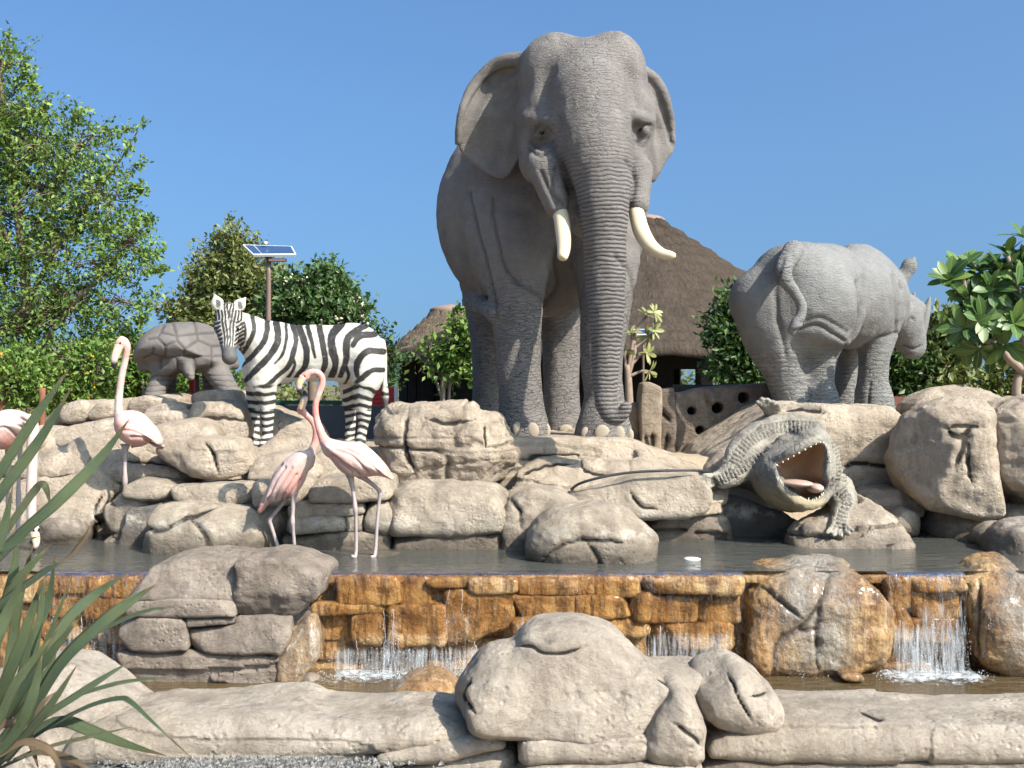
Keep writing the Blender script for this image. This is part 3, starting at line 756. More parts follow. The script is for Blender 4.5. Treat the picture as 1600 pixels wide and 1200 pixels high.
rock("boulder", [(827, 892), (826, 848), (838, 818), (858, 798), (892, 788), (945, 786), (990, 792), (1018, 808), (1034, 836), (1037, 892)], 8.08, .66, LEDGE, r=.2, amp=.7, tide=1.0, lean=.15,
     label="low domed boulder sitting in the middle of the upper pool", cracks=[[1.0, (845, 878), (880, 852), (910, 842), (935, 845), (990, 848)], [.9, (920, 846), (935, 870), (936, 890)]])
# rock under the elephant and the slope down to the pool
rock("boulder", [(660, 800), (680, 700), (760, 688), (900, 686), (985, 688), (1010, 700), (1060, 718), (1100, 730), (1120, 760), (1100, 800)], 11.0, 3.2, TAN, r=.10, dpx=9.55, amp=.6, h=.03,
     label="broad layered rock platform under the elephant's feet", cracks=[[1.2, (810, 718), (870, 712), (930, 716)], [1.2, (990, 700), (1000, 730), (1030, 740)], [.8, (860, 735), (920, 745), (960, 742)]], strata=.5)
rock("boulder", [(800, 800), (806, 745), (830, 722), (870, 712), (940, 712), (1010, 722), (1070, 738), (1120, 752), (1140, 770), (1120, 800)], 9.3, .5, TAN, r=.12, lean=1.0, amp=.8,
     label="sloping tan slab with a hose lying over it below the elephant", strata=.4, cracks=[[.9, (812, 745), (850, 728), (900, 722)], [.8, (905, 715), (918, 735), (960, 742)]])
rock("boulder", [(870, 800), (880, 772), (910, 762), (960, 756), (1000, 745), (1070, 742), (1096, 755), (1110, 780), (1094, 800), (1040, 802), (990, 800), (930, 806)], 8.95, .6, LEDGE, r=.12, lean=.4, tide=1.0, amp=.8,
     label="rounded mossy rock at the pool's back edge under the hose", cracks=[[.8, (985, 768), (1000, 790), (1030, 798)]])
rock("boulder", [(1000, 872), (1010, 806), (1060, 800), (1110, 798), (1150, 815), (1160, 872)], 9.15, .5, DAMP, r=.08, tide=1.0, strata=1.2, amp=1.3, label="dark undercut rock at the waterline left of the crocodile")
rock("boulder", [(1090, 860), (1095, 790), (1130, 760), (1200, 790), (1260, 800), (1300, 820), (1290, 860)], 9.35, .4, SHADEROCK, r=.1, tide=1.0, label="shaded rock in the hollow beneath the crocodile's jaw")
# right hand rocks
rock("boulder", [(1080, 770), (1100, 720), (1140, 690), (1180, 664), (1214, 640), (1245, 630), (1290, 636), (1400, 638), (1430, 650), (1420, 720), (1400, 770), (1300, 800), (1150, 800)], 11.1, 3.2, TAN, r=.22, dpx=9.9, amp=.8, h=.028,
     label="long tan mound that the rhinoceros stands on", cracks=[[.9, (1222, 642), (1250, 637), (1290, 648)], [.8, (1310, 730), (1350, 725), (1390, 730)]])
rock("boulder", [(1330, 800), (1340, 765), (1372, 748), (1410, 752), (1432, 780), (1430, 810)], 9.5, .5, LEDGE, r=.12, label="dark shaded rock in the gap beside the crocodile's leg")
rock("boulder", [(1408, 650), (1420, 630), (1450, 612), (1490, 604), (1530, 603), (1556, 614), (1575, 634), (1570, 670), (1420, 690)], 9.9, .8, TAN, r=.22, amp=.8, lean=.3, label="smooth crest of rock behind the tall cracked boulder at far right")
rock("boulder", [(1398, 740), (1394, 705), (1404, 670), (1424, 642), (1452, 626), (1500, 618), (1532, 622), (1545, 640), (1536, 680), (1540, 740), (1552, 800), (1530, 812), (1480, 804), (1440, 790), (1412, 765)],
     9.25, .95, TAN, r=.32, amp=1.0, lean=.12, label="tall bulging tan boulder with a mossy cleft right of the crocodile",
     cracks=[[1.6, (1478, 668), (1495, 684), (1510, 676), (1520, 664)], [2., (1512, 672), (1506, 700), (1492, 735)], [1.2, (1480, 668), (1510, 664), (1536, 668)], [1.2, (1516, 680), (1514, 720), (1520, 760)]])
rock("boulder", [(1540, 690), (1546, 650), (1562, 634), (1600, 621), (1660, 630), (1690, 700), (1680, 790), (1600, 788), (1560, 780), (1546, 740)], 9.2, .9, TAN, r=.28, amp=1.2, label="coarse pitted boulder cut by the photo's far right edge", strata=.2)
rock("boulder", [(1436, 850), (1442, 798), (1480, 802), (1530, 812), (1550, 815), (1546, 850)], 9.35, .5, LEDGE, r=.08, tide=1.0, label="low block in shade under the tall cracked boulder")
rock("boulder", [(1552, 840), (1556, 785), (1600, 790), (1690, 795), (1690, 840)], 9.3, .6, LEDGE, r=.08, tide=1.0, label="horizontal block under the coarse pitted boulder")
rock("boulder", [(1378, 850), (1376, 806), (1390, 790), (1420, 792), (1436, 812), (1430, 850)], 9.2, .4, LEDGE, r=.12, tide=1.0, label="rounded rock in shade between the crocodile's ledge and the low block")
rock("boulder", [(1540, 880), (1548, 845), (1562, 826), (1600, 814), (1660, 816), (1690, 850), (1690, 880)], 8.35, .6, DAMP, r=.2, tide=1.0, amp=.9, label="brown wet boulder standing in the pool at far right")
rock("boulder", [(1492, 850), (1500, 836), (1520, 832), (1530, 850)], 8.9, .25, TAN, r=.06, tide=1.0, label="low tan stone in the shallows under the low block")
rock("boulder", [(1522, 848), (1526, 826), (1548, 816), (1576, 818), (1572, 836), (1552, 848)], 8.7, .3, LEDGE, r=.08, tide=1.0, label="pale stone touching the brown wet boulder")
rock("boulder", [(1205, 862), (1226, 838), (1238, 822), (1262, 816), (1290, 806), (1320, 786), (1345, 778), (1372, 792), (1400, 818), (1420, 836), (1432, 862)], 8.85, .7, TAN, r=.16, tide=.6, lean=.5, amp=1.0, strata=.9,
     label="flat layered wet rock under the crocodile's front foot")
rock("boulder", [(1252, 838), (1256, 820), (1272, 814), (1286, 822), (1288, 838)], 8.62, .2, DAMP, r=.07, amp=.5, label="small round stone beside the crocodile's front foot")
rock("boulder", [(1370, 862), (1376, 848), (1410, 843), (1428, 850), (1426, 862)], 8.55, .25, TAN, r=.05, tide=.5, label="flat pale stone awash at the front of the crocodile's ledge")
# perches in the water
rock("boulder", [(160, 862), (172, 842), (190, 830), (205, 832), (220, 846), (226, 862)], 8.95, .3, TAN, r=.06, tide=.5, amp=.5, label="flat pale perch stone under the lone standing flamingo")
rock("boulder", [(515, 886), (540, 872), (600, 868), (634, 874), (642, 888)], 8.15, .34, TAN, r=.04, tide=1.0, amp=.3, dpx=8.05, label="thin slab awash under the taller flamingo of the pair")
rock("boulder", [(478, 880), (482, 858), (505, 850), (540, 850), (546, 864), (540, 880)], 8.5, .25, DAMP, r=.07, tide=1.0, amp=.4, label="dark wet stone in the pool behind the pair's legs")

# the same stonework carries on past both sides of the frame
K = dict(facets=3)
rock("slab", [(1690, 1190), (1694, 1110), (1800, 1100), (1960, 1104), (2150, 1098), (2200, 1190)], 4.75, .6, GREY, r=.14, parent=kerb, **K)
rock("slab", [(1700, 1260), (1702, 1188), (1900, 1190), (2200, 1188), (2210, 1260)], 4.68, .45, GREY, r=.06, dpx=4.49, parent=kerb, **K)
rock("slab", [(-420, 1240), (-410, 1080), (-300, 1050), (-160, 1046), (-60, 1075), (-50, 1240)], 4.9, .6, GREY, r=.16, parent=kerb, **K)
for a in [(1692, 903, 1790, 960), (1792, 903, 1930, 950), (1692, 962, 1780, 1066), (1782, 952, 1930, 1066), (-260, 903, -72, 960), (-260, 962, -150, 1066), (-148, 962, -72, 1066), (-420, 903, -262, 1066)]: blk(*a)
rock("stone", [(1760, 900), (1790, 872), (1880, 862), (1990, 880), (2010, 1050), (1800, 1055)], 7.5, .8, WET, r=.2, parent=fall, bare=.6)
rock("slab", [(1680, 850), (1680, 680), (1740, 630), (1860, 620), (1960, 680), (1990, 850)], 9.3, 1.0, TAN, r=.25, parent=ledge, tide=1.0)
rock("slab", [(-330, 870), (-320, 720), (-240, 680), (-120, 690), (-55, 740), (-60, 870)], 9.5, 1.0, TAN, r=.2, parent=terr, tide=1.0, lean=.3)
rock("slab", [(-120, 740), (-110, 680), (-50, 660), (20, 668), (30, 730)], 10.3, .8, TAN, r=.15, parent=terr, lean=.3)

# ------------------------------------------------------------------ water
def water_mat(name, colr, rough, wav, murk, tint=(.84, .85, .78), see=.55):
    # clear shallow water over a lit floor: part murk (diffuse), part tinted view of the bottom, mirrored at grazing angles
    m = Mat(name, rough, .5)
    f = m.noise(1.3, 5, .6, vec=m.scale((1, 1.6, 1)))
    m.bump(m.noise(5.0, 3, .55, vec=m.scale((1, 2.6, 1))), wav * 1.6, 1)
    m.bump(m.noise(22, 3, .6, vec=m.scale((1, 2.0, 1))), wav * .35, 1)
    df = m.n("BsdfDiffuse"); m.set(df.inputs[0], m.mix(f, colr, murk))
    tr = m.n("BsdfTransparent"); tr.inputs[0].default_value = (*tint, 1)
    gl = m.n("BsdfGlossy"); gl.inputs["Roughness"].default_value = rough; m.set(gl.inputs["Normal"], m._bump)
    fr = m.n("Fresnel"); fr.inputs[0].default_value = 1.42; m.set(fr.inputs["Normal"], m._bump)
    a = m.n("MixShader"); a.inputs[0].default_value = see; m.set(a.inputs[1], df.outputs[0]); m.set(a.inputs[2], tr.outputs[0])
    b = m.n("MixShader"); m.set(b.inputs[0], fr.outputs[0]); m.set(b.inputs[1], a.outputs[0]); m.set(b.inputs[2], gl.outputs[0])
    m.t.links.new(b.outputs[0], m.t.nodes["Material Output"].inputs[0])
    return m
def grid(x0, x1, y0, y1, z, nx, ny, fz=None):
    X, Y = np.meshgrid(np.linspace(x0, x1, nx), np.linspace(y0, y1, ny), indexing='ij')
    Z = np.full_like(X, z) if fz is None else fz(X, Y)
    V = np.stack([X, Y, Z], -1).reshape(-1, 3)
    i, j = np.meshgrid(np.arange(nx - 1), np.arange(ny - 1), indexing='ij'); b = (i * ny + j).ravel()
    return V, np.stack([b, b + ny, b + ny + 1, b + 1], 1)
UP = .32; LOW = -.36
wm = water_mat("pool_water", (.175, .175, .155), .015, .008, (.135, .138, .125))
up_xs = [-5.5, 6.5]
tag(add_mesh("pool_water", *grid(up_xs[0], up_xs[1], 7.44, 9.75, UP, 60, 24), wm.m, loc=(0, 8.4, UP)), kind="structure")
wl = water_mat("lower_water", (.19, .135, .068), .05, .020, (.15, .105, .055), (.78, .62, .42), .5)
tag(add_mesh("lower_pool_water", *grid(-5.5, 6.5, 4.7, 7.7, LOW, 20, 20), wl.m, loc=(0, 6, LOW)), kind="structure")

# water sliding over the lip and falling: thin clear film, then strands, drops and foam
fm = Mat("water_film", .08, .5)
fm.b.inputs["IOR"].default_value = 1.33
tr = fm.n("BsdfTransparent"); gl = fm.n("BsdfGlossy"); gl.inputs["Roughness"].default_value = .06
bn = fm.n("Bump"); fm.set(bn.inputs["Height"], fm.noise(14, 4, .6, vec=fm.scale((1.6, 1.6, .5)))); bn.inputs["Distance"].default_value = .03
fm.set(gl.inputs["Normal"], bn.outputs[0])
tr.inputs[0].default_value = (.93, .84, .70, 1)
mx = fm.n("MixShader"); fr = fm.n("Fresnel"); fr.inputs[0].default_value = 1.33; fm.set(fr.inputs["Normal"], bn.outputs[0])
fm.set(mx.inputs[0], fr.outputs[0]); fm.set(mx.inputs[1], tr.outputs[0]); fm.set(mx.inputs[2], gl.outputs[0])
fm.t.links.new(mx.outputs[0], fm.t.nodes["Material Output"].inputs[0])
def film(px0, px1, seed, drop):
    x0, x1 = (px0 - 800) / F * 7.4, (px1 - 800) / F * 7.4
    n = max(6, int((x1 - x0) * 30)); prof = [(7.46, .0), (7.40, -.001), (7.368, -.006), (7.352, -.022), (7.343, -.06), (7.338, -.12), (7.335, -.2), (7.33, -.3), (7.33, -.4), (7.325, -.55), (7.32, -.68)]
    prof = [p for p in prof if -p[1] <= drop]
    X = np.linspace(x0, x1, n)
    V = np.zeros((n, len(prof), 3))
    for j, (y, dz) in enumerate(prof):
        V[:, j, 0] = X; V[:, j, 1] = y + .012 * noise(np.stack([X * 6, X * 0 + j * .35, X * 0 + seed], -1), seed) * min(1, j / 3); V[:, j, 2] = UP + .002 + dz
    i, j = np.meshgrid(np.arange(n - 1), np.arange(len(prof) - 1), indexing='ij'); b = (i * len(prof) + j).ravel()
    return V.reshape(-1, 3), np.stack([b, b + len(prof), b + len(prof) + 1, b + 1], 1)
fb = MB()
for k, (a, b, dr) in enumerate([(70, 232, .5), (520, 1160, .42), (1384, 1505, .42)]): fb.add(*film(a, b, k, dr))
tag(fb.build("waterfall_sheet", fm.m), "clear thin sheet of water sliding over the orange wall's lip", "waterfall")
sm = Mat("white_water", .15, .5); sm.color((.70, .73, .76)); sm.b.inputs["Transmission Weight"].default_value = .55; sm.b.inputs["IOR"].default_value = 1.33
dm = Mat("foam_drops", .5, .3); dm.color((.62, .65, .68))
def lace_mat(name, scl, lo, hi, colr, top):
    """broken white water: opaque where the noise is high and the flow strong, clear elsewhere"""
    m = Mat(name, .25, .5); m.color(colr)
    f = m.math('ADD', m.math('MULTIPLY', m.noise(1.0, 6, .68, vec=m.scale(scl), dist=.5), .75), m.math('MULTIPLY', m.noise(1.0, 4, .6, vec=m.scale(tuple(x * 3.1 for x in scl))), .25))
    f = m.math('ADD', f, m.math('MULTIPLY', m.math('SUBTRACT', m.attr("flow"), 1.0), .34))
    a = m.rng(f, lo, hi, 0, top)
    tr = m.n("BsdfTransparent"); mx = m.n("MixShader"); m.set(mx.inputs[0], a); m.set(mx.inputs[1], tr.outputs[0]); m.set(mx.inputs[2], m.b.outputs[0])
    m.t.links.new(mx.outputs[0], m.t.nodes["Material Output"].inputs[0]); m.bump(f, .02); return m
LACE = lace_mat("falling_white_water", (46, 6, 3.6), .47, .70, (.54, .56, .58), .58)
FOAMS = lace_mat("foam_sheet", (15, 19, 7), .40, .60, (.52, .55, .57), .85)
rg = np.random.default_rng(4)
strands = MB(); drops = MB()
OCT = np.array([[1, 0, 0], [-1, 0, 0], [0, 1, 0], [0, -1, 0], [0, 0, 1], [0, 0, -1]], float)
OF = np.array([[0, 2, 4], [2, 1, 4], [1, 3, 4], [3, 0, 4], [2, 0, 5], [1, 2, 5], [3, 1, 5], [0, 3, 5]])
fv, fq, ff, fn_ = [], [], [], 0
for (a, b, y0, y1, dd, st) in [(500, 770, 1000, 1060, 7.33, 1.2), (596, 628, 940, 1060, 7.315, 1.0), (690, 738, 922, 1060, 7.318, .85), (770, 905, 925, 1056, 7.325, .8), (900, 1010, 988, 1058, 7.33, .95), (1000, 1152, 968, 1060, 7.322, 1.1), (528, 1150, 900, 1000, 7.335, .50), (1386, 1516, 955, 1060, 7.315, 1.25), (1425, 1516, 905, 1060, 7.322, 1.0), (70, 222, 955, 1060, 7.32, 1.05)]:
    x0, x1 = (a - 800) / F * 7.33, (b - 800) / F * 7.33; z0, z1 = CZ - (y0 - 600) / F * 7.33, CZ - (y1 - 600) / F * 7.33
    n = max(8, int((x1 - x0) * 40)); mz = 14
    X, Z = np.meshgrid(np.linspace(x0, x1, n), np.linspace(z0, z1, mz), indexing='ij')
    U, W = np.meshgrid(np.linspace(0, 1, n), np.linspace(0, 1, mz), indexing='ij')
    Y = dd - .03 * W ** 1.5 + .012 * noise(np.stack([X * 9, X * 0, Z * 1.2], -1), int(a))
    flow = st * np.clip(np.minimum(U, 1 - U) * 9, 0, 1) ** .6 * np.clip(W * 3.5, 0, 1)
    fv.append(np.stack([X, Y, Z], -1).reshape(-1, 3)); ff.append(flow.ravel())
    i, j = np.meshgrid(np.arange(n - 1), np.arange(mz - 1), indexing='ij'); bb_ = (i * mz + j).ravel() + fn_
    fq.append(np.stack([bb_, bb_ + mz, bb_ + mz + 1, bb_ + 1], 1)); fn_ += n * mz
for (a, b, cnt, y0, y1) in [(500, 760, 26, 1003, 1056), (600, 625, 8, 945, 1056), (690, 735, 8, 925, 1056), (1000, 1150, 22, 975, 1056), (1388, 1512, 40, 965, 1056), (75, 215, 24, 960, 1056)]:
    for _ in range(int(cnt * .3)):
        px = rg.uniform(a, b); ya = y0 + rg.uniform(-4, 14); yb = min(1056, ya + rg.uniform(.2, .8) * (y1 - y0))
        d = 7.305 + rg.uniform(-.02, .02)
        n = 6; t = np.linspace(0, 1, n)
        pts = np.array([P(px + rg.normal(0, 1.2), ya + (yb - ya) * u, d - .02 * u) for u in t])
        strands.tube(pts, rg.uniform(.0006, .0018) * (1.1 - .5 * t) * (1 + .35 * rg.normal(size=n)).clip(.4, 1.6), 5)
    for _ in range(cnt * 22):
        px = rg.uniform(a - 6, b + 6); y = y0 + (1056 - y0) * rg.uniform(0, 1) ** .55
        r = rg.uniform(.0008, .0024); c = P(px, y, 7.29 + rg.normal(0, .03))
        drops.add(c + OCT * r * np.array([1, 1, rg.uniform(1, 2.2)]), OF)
gv_, gq_, gf_, gn_ = [], [], [], 0
for (a, b, y0, y1, st) in [(490, 715, 7.02, 7.36, 1.0), (1366, 1560, 6.98, 7.36, 1.12), (40, 235, 7.02, 7.36, .95), (960, 1160, 7.08, 7.36, .8), (440, 560, 6.9, 7.3, .62), (1230, 1330, 6.85, 7.1, .5)]:
    x0, x1 = (a - 800) / F * 7.2, (b - 800) / F * 7.2
    n = max(10, int((x1 - x0) * 45)); mz = 18
    X, Y = np.meshgrid(np.linspace(x0, x1, n), np.linspace(y0, y1, mz), indexing='ij'); U, W = np.meshgrid(np.linspace(0, 1, n), np.linspace(0, 1, mz), indexing='ij')
    flow = st * np.clip(np.minimum(U, 1 - U) * 6, 0, 1) ** .6 * np.clip(W * 1.9, 0, 1) ** .8
    Z = LOW + .006 + .035 * np.clip(flow - .55, 0, 1) * (1 + fbm(np.stack([X * 16, Y * 16, X * 0], -1), 3, 9)) 
    gv_.append(np.stack([X, Y, Z], -1).reshape(-1, 3)); gf_.append(flow.ravel())
    i, j = np.meshgrid(np.arange(n - 1), np.arange(mz - 1), indexing='ij'); bb_ = (i * mz + j).ravel() + gn_
    gq_.append(np.stack([bb_, bb_ + mz, bb_ + mz + 1, bb_ + 1], 1)); gn_ += n * mz
    for _ in range(int(120 * st * (x1 - x0) / .9)):
        x = rg.uniform(x0, x1); y = 7.30 - abs(rg.normal(0, .06)); r = rg.uniform(.0015, .0045)
        drops.add(np.array([x, y, LOW + abs(rg.normal(0, .03))]) + OCT * r * rg.uniform(.6, 1.3, 3), OF)
wt = empty("falling_water", (0, 7.3, LOW), "white strands, drops and foam of the water falling into the lower pool", "waterfall")
for mbx, nm, mt in ((strands, "strands", sm), (drops, "drops", dm)):
    tag(mbx.build(nm, mt, wt), kind="stuff")
tag(add_mesh("white_water", np.vstack(fv), np.vstack(fq), LACE, wt, attrs={"flow": np.concatenate(ff)}), kind="stuff")
tag(add_mesh("foam", np.vstack(gv_), np.vstack(gq_), FOAMS, wt, attrs={"flow": np.concatenate(gf_)}), kind="stuff")
# ------------------------------------------------------------------ statues: skin materials
def skin_mat(name, lo, hi, ring_scale=9.2, ring_d=.016, cobble=0.0, fine=60, dust=(.42, .37, .32), rough=.75, grain=1.0):
    lo, hi, dust = (tuple(.71 * x for x in c) for c in (lo, hi, dust))
    m = Mat(name, rough, .25)
    big = m.noise(1.3, 6, .65); mid = m.noise(9, 5, .6)
    c = m.ramp(m.math('ADD', m.math('MULTIPLY', big, .6), m.math('MULTIPLY', mid, .4)), [(.32, lo), (.65, hi)])
    c = m.mix(m.rng(m.noise(3.2, 6, .7, vec=m.scale((1.4, 1.4, .5))), .55, .72, 0, .4), c, tuple(x * .62 for x in lo))
    c = m.mix(m.rng(m.noise(2.3, 5, .7, vec=m.scale((1, 1, 1), (7, 1, 3))), .58, .75, 0, .45), c, dust)
    w = m.n("TexWave", wave_type='BANDS', bands_direction='Z', wave_profile='SIN')
    m.set(w.inputs["Vector"], m.co()); w.inputs["Scale"].default_value = ring_scale; w.inputs["Distortion"].default_value = 3.4
    w.inputs["Detail"].default_value = 3; w.inputs["Detail Scale"].default_value = 1.1
    ringh = m.math('POWER', w.outputs[1], .45)
    rm = m.attr("ring")
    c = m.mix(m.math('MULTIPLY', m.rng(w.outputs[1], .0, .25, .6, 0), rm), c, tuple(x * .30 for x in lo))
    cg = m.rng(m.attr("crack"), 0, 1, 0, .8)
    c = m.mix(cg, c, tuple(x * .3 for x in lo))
    m.color(c)
    m.bump(m.math('MULTIPLY', ringh, rm), ring_d, 1.0)
    wv = m.n("VectorMath", operation='ADD'); nz = m.n("TexNoise"); m.set(nz.inputs["Vector"], m.co()); nz.inputs["Scale"].default_value = 5.0
    sc_ = m.n("VectorMath", operation='SCALE'); m.set(sc_.inputs[0], nz.outputs["Color"]); sc_.inputs[3].default_value = .12
    m.set(wv.inputs[0], m.co()); m.set(wv.inputs[1], sc_.outputs[0])
    mp2 = m.n("Mapping"); m.set(mp2.inputs[0], wv.outputs[0]); mp2.inputs["Scale"].default_value = (1, 1, 4.2)
    cell = m.rng(m.voro(8.5, vec=mp2.outputs[0]), 0, .10); wk = m.attr("wrk")
    m.bump(m.math('MULTIPLY', cell, wk), .012, 1.0)
    vo = m.voro(fine, vec=m.scale((1, 1, 1.5)))
    m.bump(m.rng(vo, 0, .25), .004 + cobble, .8)
    m.bump(m.noise(14, 7, .6), .008 * grain, .6)
    return m
ELE = skin_mat("elephant_skin", (.172, .157, .145), (.278, .249, .228))
IVORY = simple("ivory", (.72, .60, .40), .45, .4, var=.18, sc=7)
NAIL = simple("toenail_horn", (.37, .305, .225), .7, .25, var=.2, sc=12)
EYE = simple("eye_dark", (.012, .009, .008), .12, .6)

def SP(px, py, d, r=0):
    return (*P(px, py, d), r / F * d)
def chain_px(s, pts, k=.06, n=None, sub=False):
    a = np.array([SP(*p) for p in pts]); s.chain(a[:, :3], a[:, 3], k, n, sub=sub)
def ball(c, r, name, mat, parent, nu=16, nv=10, rot=None, label=None):
    u, v = np.meshgrid(np.arange(nu) * 2 * math.pi / nu, np.linspace(0, math.pi, nv), indexing='ij')
    X = np.stack([np.cos(u) * np.sin(v), np.sin(u) * np.sin(v), np.cos(v)], -1) * np.asarray(r)
    if rot is not None: X = X @ np.asarray(rot).T
    i, j = np.meshgrid(np.arange(nu), np.arange(nv - 1), indexing='ij'); i2 = (i + 1) % nu
    Q = np.stack([i * nv + j, i * nv + j + 1, i2 * nv + j + 1, i2 * nv + j], -1).reshape(-1, 4)
    o = add_mesh(name, X.reshape(-1, 3) + np.asarray(c), Q, mat, parent)
    if label: o['label'] = label
    return o
def tube_obj(name, pts, mat, parent, n=24, nseg=14):
    a = curve(np.array([SP(*p) for p in pts]), n)
    V, Fs = tube(a[:, :3], np.maximum(a[:, 3], .002), nseg)
    return add_mesh(name, V, Fs, mat, parent)

def snap(V, x, y, rad=5.0, ymax=99.):
    px, py = to_px(V); m = (np.hypot(px - x, py - y) < rad) & (V[:, 1] < ymax)
    return float(np.percentile(V[m, 1], 12)) if m.any() else 10.0
def build_elephant():
    t = empty("elephant_statue", P(870, 680, 10.9), "huge grey elephant statue with ivory tusks standing on the layered rock platform", "elephant statue")
    s = Sdf((-1.05, 8.55, .98), (1.95, 12.85, 4.95), .020)
    a = math.radians(10); R = rotz(a)
    s.ell(P(846, 322, 11.3), (1.02, 1.40, 1.10), .1, R)                       # trunk of the body
    s.ell(P(832, 340, 10.8), (.95, .66, 1.0), .2, R)
    s.ell(P(815, 300, 12.0), (.80, .75, 1.0), .25, R)
    chain_px(s, [(808, 300, 10.45, 92), (798, 380, 10.25, 72), (806, 450, 10.1, 46), (809, 520, 10.05, 37), (813, 600, 10.0, 34), (816, 645, 10.0, 36), (819, 672, 9.97, 40), (819, 684, 9.97, 41)], .10, 18)
    chain_px(s, [(935, 320, 10.4, 80), (946, 400, 10.15, 54), (946, 480, 10.05, 40), (941, 560, 10.0, 33), (944, 620, 10.0, 31), (943, 655, 9.97, 38), (943, 684, 9.95, 47)], .10, 18)
    chain_px(s, [(775, 380, 11.9, 70), (766, 450, 11.9, 46), (764, 510, 11.9, 32), (765, 580, 11.9, 27), (766, 640, 11.9, 29), (768, 680, 11.9, 34)], .10, 14)
    chain_px(s, [(862, 380, 11.9, 66), (872, 450, 11.9, 46), (876, 510, 11.9, 33), (877, 580, 11.9, 28), (878, 640, 11.9, 28), (880, 680, 11.9, 33)], .10, 14)
    chain_px(s, [(885, 270, 10.7, 112), (912, 205, 9.9, 84)], .12)              # neck
    # head
    s.ell(P(915, 180, 9.55), (.575, .52, .66), .12)
    s.ell(P(868, 122, 9.55), (.335, .38, .385), .06)
    s.ell(P(955, 120, 9.55), (.315, .38, .375), .06)
    s.ell(P(914, 205, 9.30), (.36, .30, .70), .14)
    s.cone(P(843, 178, 9.47), P(846, 252, 9.45), .20, .20, .08)
    s.cone(P(993, 178, 9.34), P(986, 258, 9.38), .18, .17, .08)
    s.ell(P(855, 128, 9.12), (.09, .10, .17), .10, sub=True)                    # temple hollows
    s.ell(P(988, 128, 9.14), (.08, .10, .17), .10, sub=True)
    s.ell(P(838, 214, 9.20), (.10, .09, .11), .07, sub=True)                    # eye sockets
    s.ell(P(1006, 208, 9.16), (.07, .09, .11), .06, sub=True)
    s.cone(P(824, 186, 9.32), P(866, 190, 9.08), .050, .060, .05)               # brows
    s.cone(P(992, 180, 9.07), P(1016, 190, 9.24), .045, .045, .05)
    s.ell(P(842, 209, 9.26), (.062, .05, .05), .03)
    s.ell(P(1005, 204, 9.215), (.05, .05, .05), .03)
    s.cone(P(850, 258, 9.15), P(870, 322, 9.08), .15, .105, .08)                # tusk sheaths
    s.cone(P(1000, 265, 9.2), P(997, 318, 9.1), .115, .095, .06)
    s.ell(P(925, 345, 9.35), (.20, .30, .16), .1)                              # lower lip
    trunk = [(918, 150, 9.22, 60), (928, 215, 9.07, 57), (940, 268, 8.98, 48), (944, 320, 8.92, 40), (945, 370, 8.9, 34), (946, 430, 8.9, 31.5), (947, 500, 8.92, 27), (946, 560, 8.95, 23), (946, 602, 8.97, 20), (947, 630, 8.96, 18), (953, 647, 8.93, 15), (964, 653, 8.90, 12.5), (974, 646, 8.88, 11), (978, 636, 8.87, 10)]
    chain_px(s, trunk[:10], .07, 30); chain_px(s, trunk[9:], .015, 14)
    # ears: bent plates with a rolled rim
    def w(pts, d=9.85): return [((x - 800) / F * d, CZ - (y - 600) / F * d) for x, y in pts]
    el = smooth_poly(w([(822, 106), (796, 101), (770, 108), (746, 128), (728, 158), (718, 195), (714, 230), (722, 244), (744, 262), (764, 278), (782, 286), (796, 280), (808, 262), (820, 236), (838, 200), (836, 140)]), 2)
    def yl(X, Z):
        u = np.clip((.13 - X) / .63, 0, 1.2)
        return 9.66 + .36 * u - .26 * u ** 2.4 + .05 * np.sin(Z * 9) * u - .05 * np.clip(Z - 4.1, 0, 1)
    s.sheet(el, yl, .030, .02, .1, 9.2, 10.4)
    er = smooth_poly(w([(990, 112), (1010, 106), (1028, 118), (1044, 145), (1055, 180), (1059, 215), (1057, 234), (1046, 243), (1036, 262), (1024, 284), (1012, 276), (1000, 258), (985, 230), (980, 160)]), 2)
    def yr(X, Z):
        u = np.clip((X - 1.12) / .40, 0, 1.2)
        return 9.84 + .36 * u - .20 * u ** 2.2 + .04 * np.sin(Z * 10) * u
    s.sheet(er, yr, .028, .02, .1, 9.2, 10.4)
    rim = curve(np.array(w([(822, 108), (796, 104), (770, 110), (747, 130), (730, 160), (720, 196), (717, 228)])), 16)
    rr = np.linspace(.065, .034, 16)
    s.chain([(x, float(yl(np.array(x), np.array(z))) - .075, z) for x, z in rim], rr, .02)
    rim = curve(np.array(w([(1006, 110), (1026, 122), (1041, 147), (1052, 181), (1056, 214)])), 12)
    s.chain([(x, float(yr(np.array(x), np.array(z))) - .045, z) for x, z in rim], np.linspace(.05, .022, 12), .03)
    for f in ([(814, 150), (790, 185), (770, 235)], [(816, 170), (800, 215), (788, 262)], [(812, 130), (770, 150), (745, 195)]):   # folds of the ear
        q = curve(np.array(w(f)), 8); s.chain([(x, float(yl(np.array(x), np.array(z))) - .03, z) for x, z in q], np.linspace(.030, .012, 8), .05)
    for f in ([(1012, 150), (1035, 190), (1046, 230)], [(1008, 180), (1022, 225), (1026, 265)]):
        q = curve(np.array(w(f)), 8); s.chain([(x, float(yr(np.array(x), np.array(z))) - .03, z) for x, z in q], np.linspace(.026, .010, 8), .04)
    # skin folds: chest, elbow, shoulder blade
    for f, rr in (([(735, 470, 10.9), (760, 480, 10.35), (775, 492, 9.95)], 14),):
        chain_px(s, [(x, y, d, rr) for x, y, d in f], .06, 10)
    V, Q = s.mesh(2)
    N = normals(V, Q)
    tp = np.array([SP(*p) for p in trunk])
    dt = np.full(len(V), 9., np.float32)
    cc = curve(tp, 60)
    for c in cc: dt = np.minimum(dt, np.linalg.norm(V - c[:3], axis=1) - c[3])
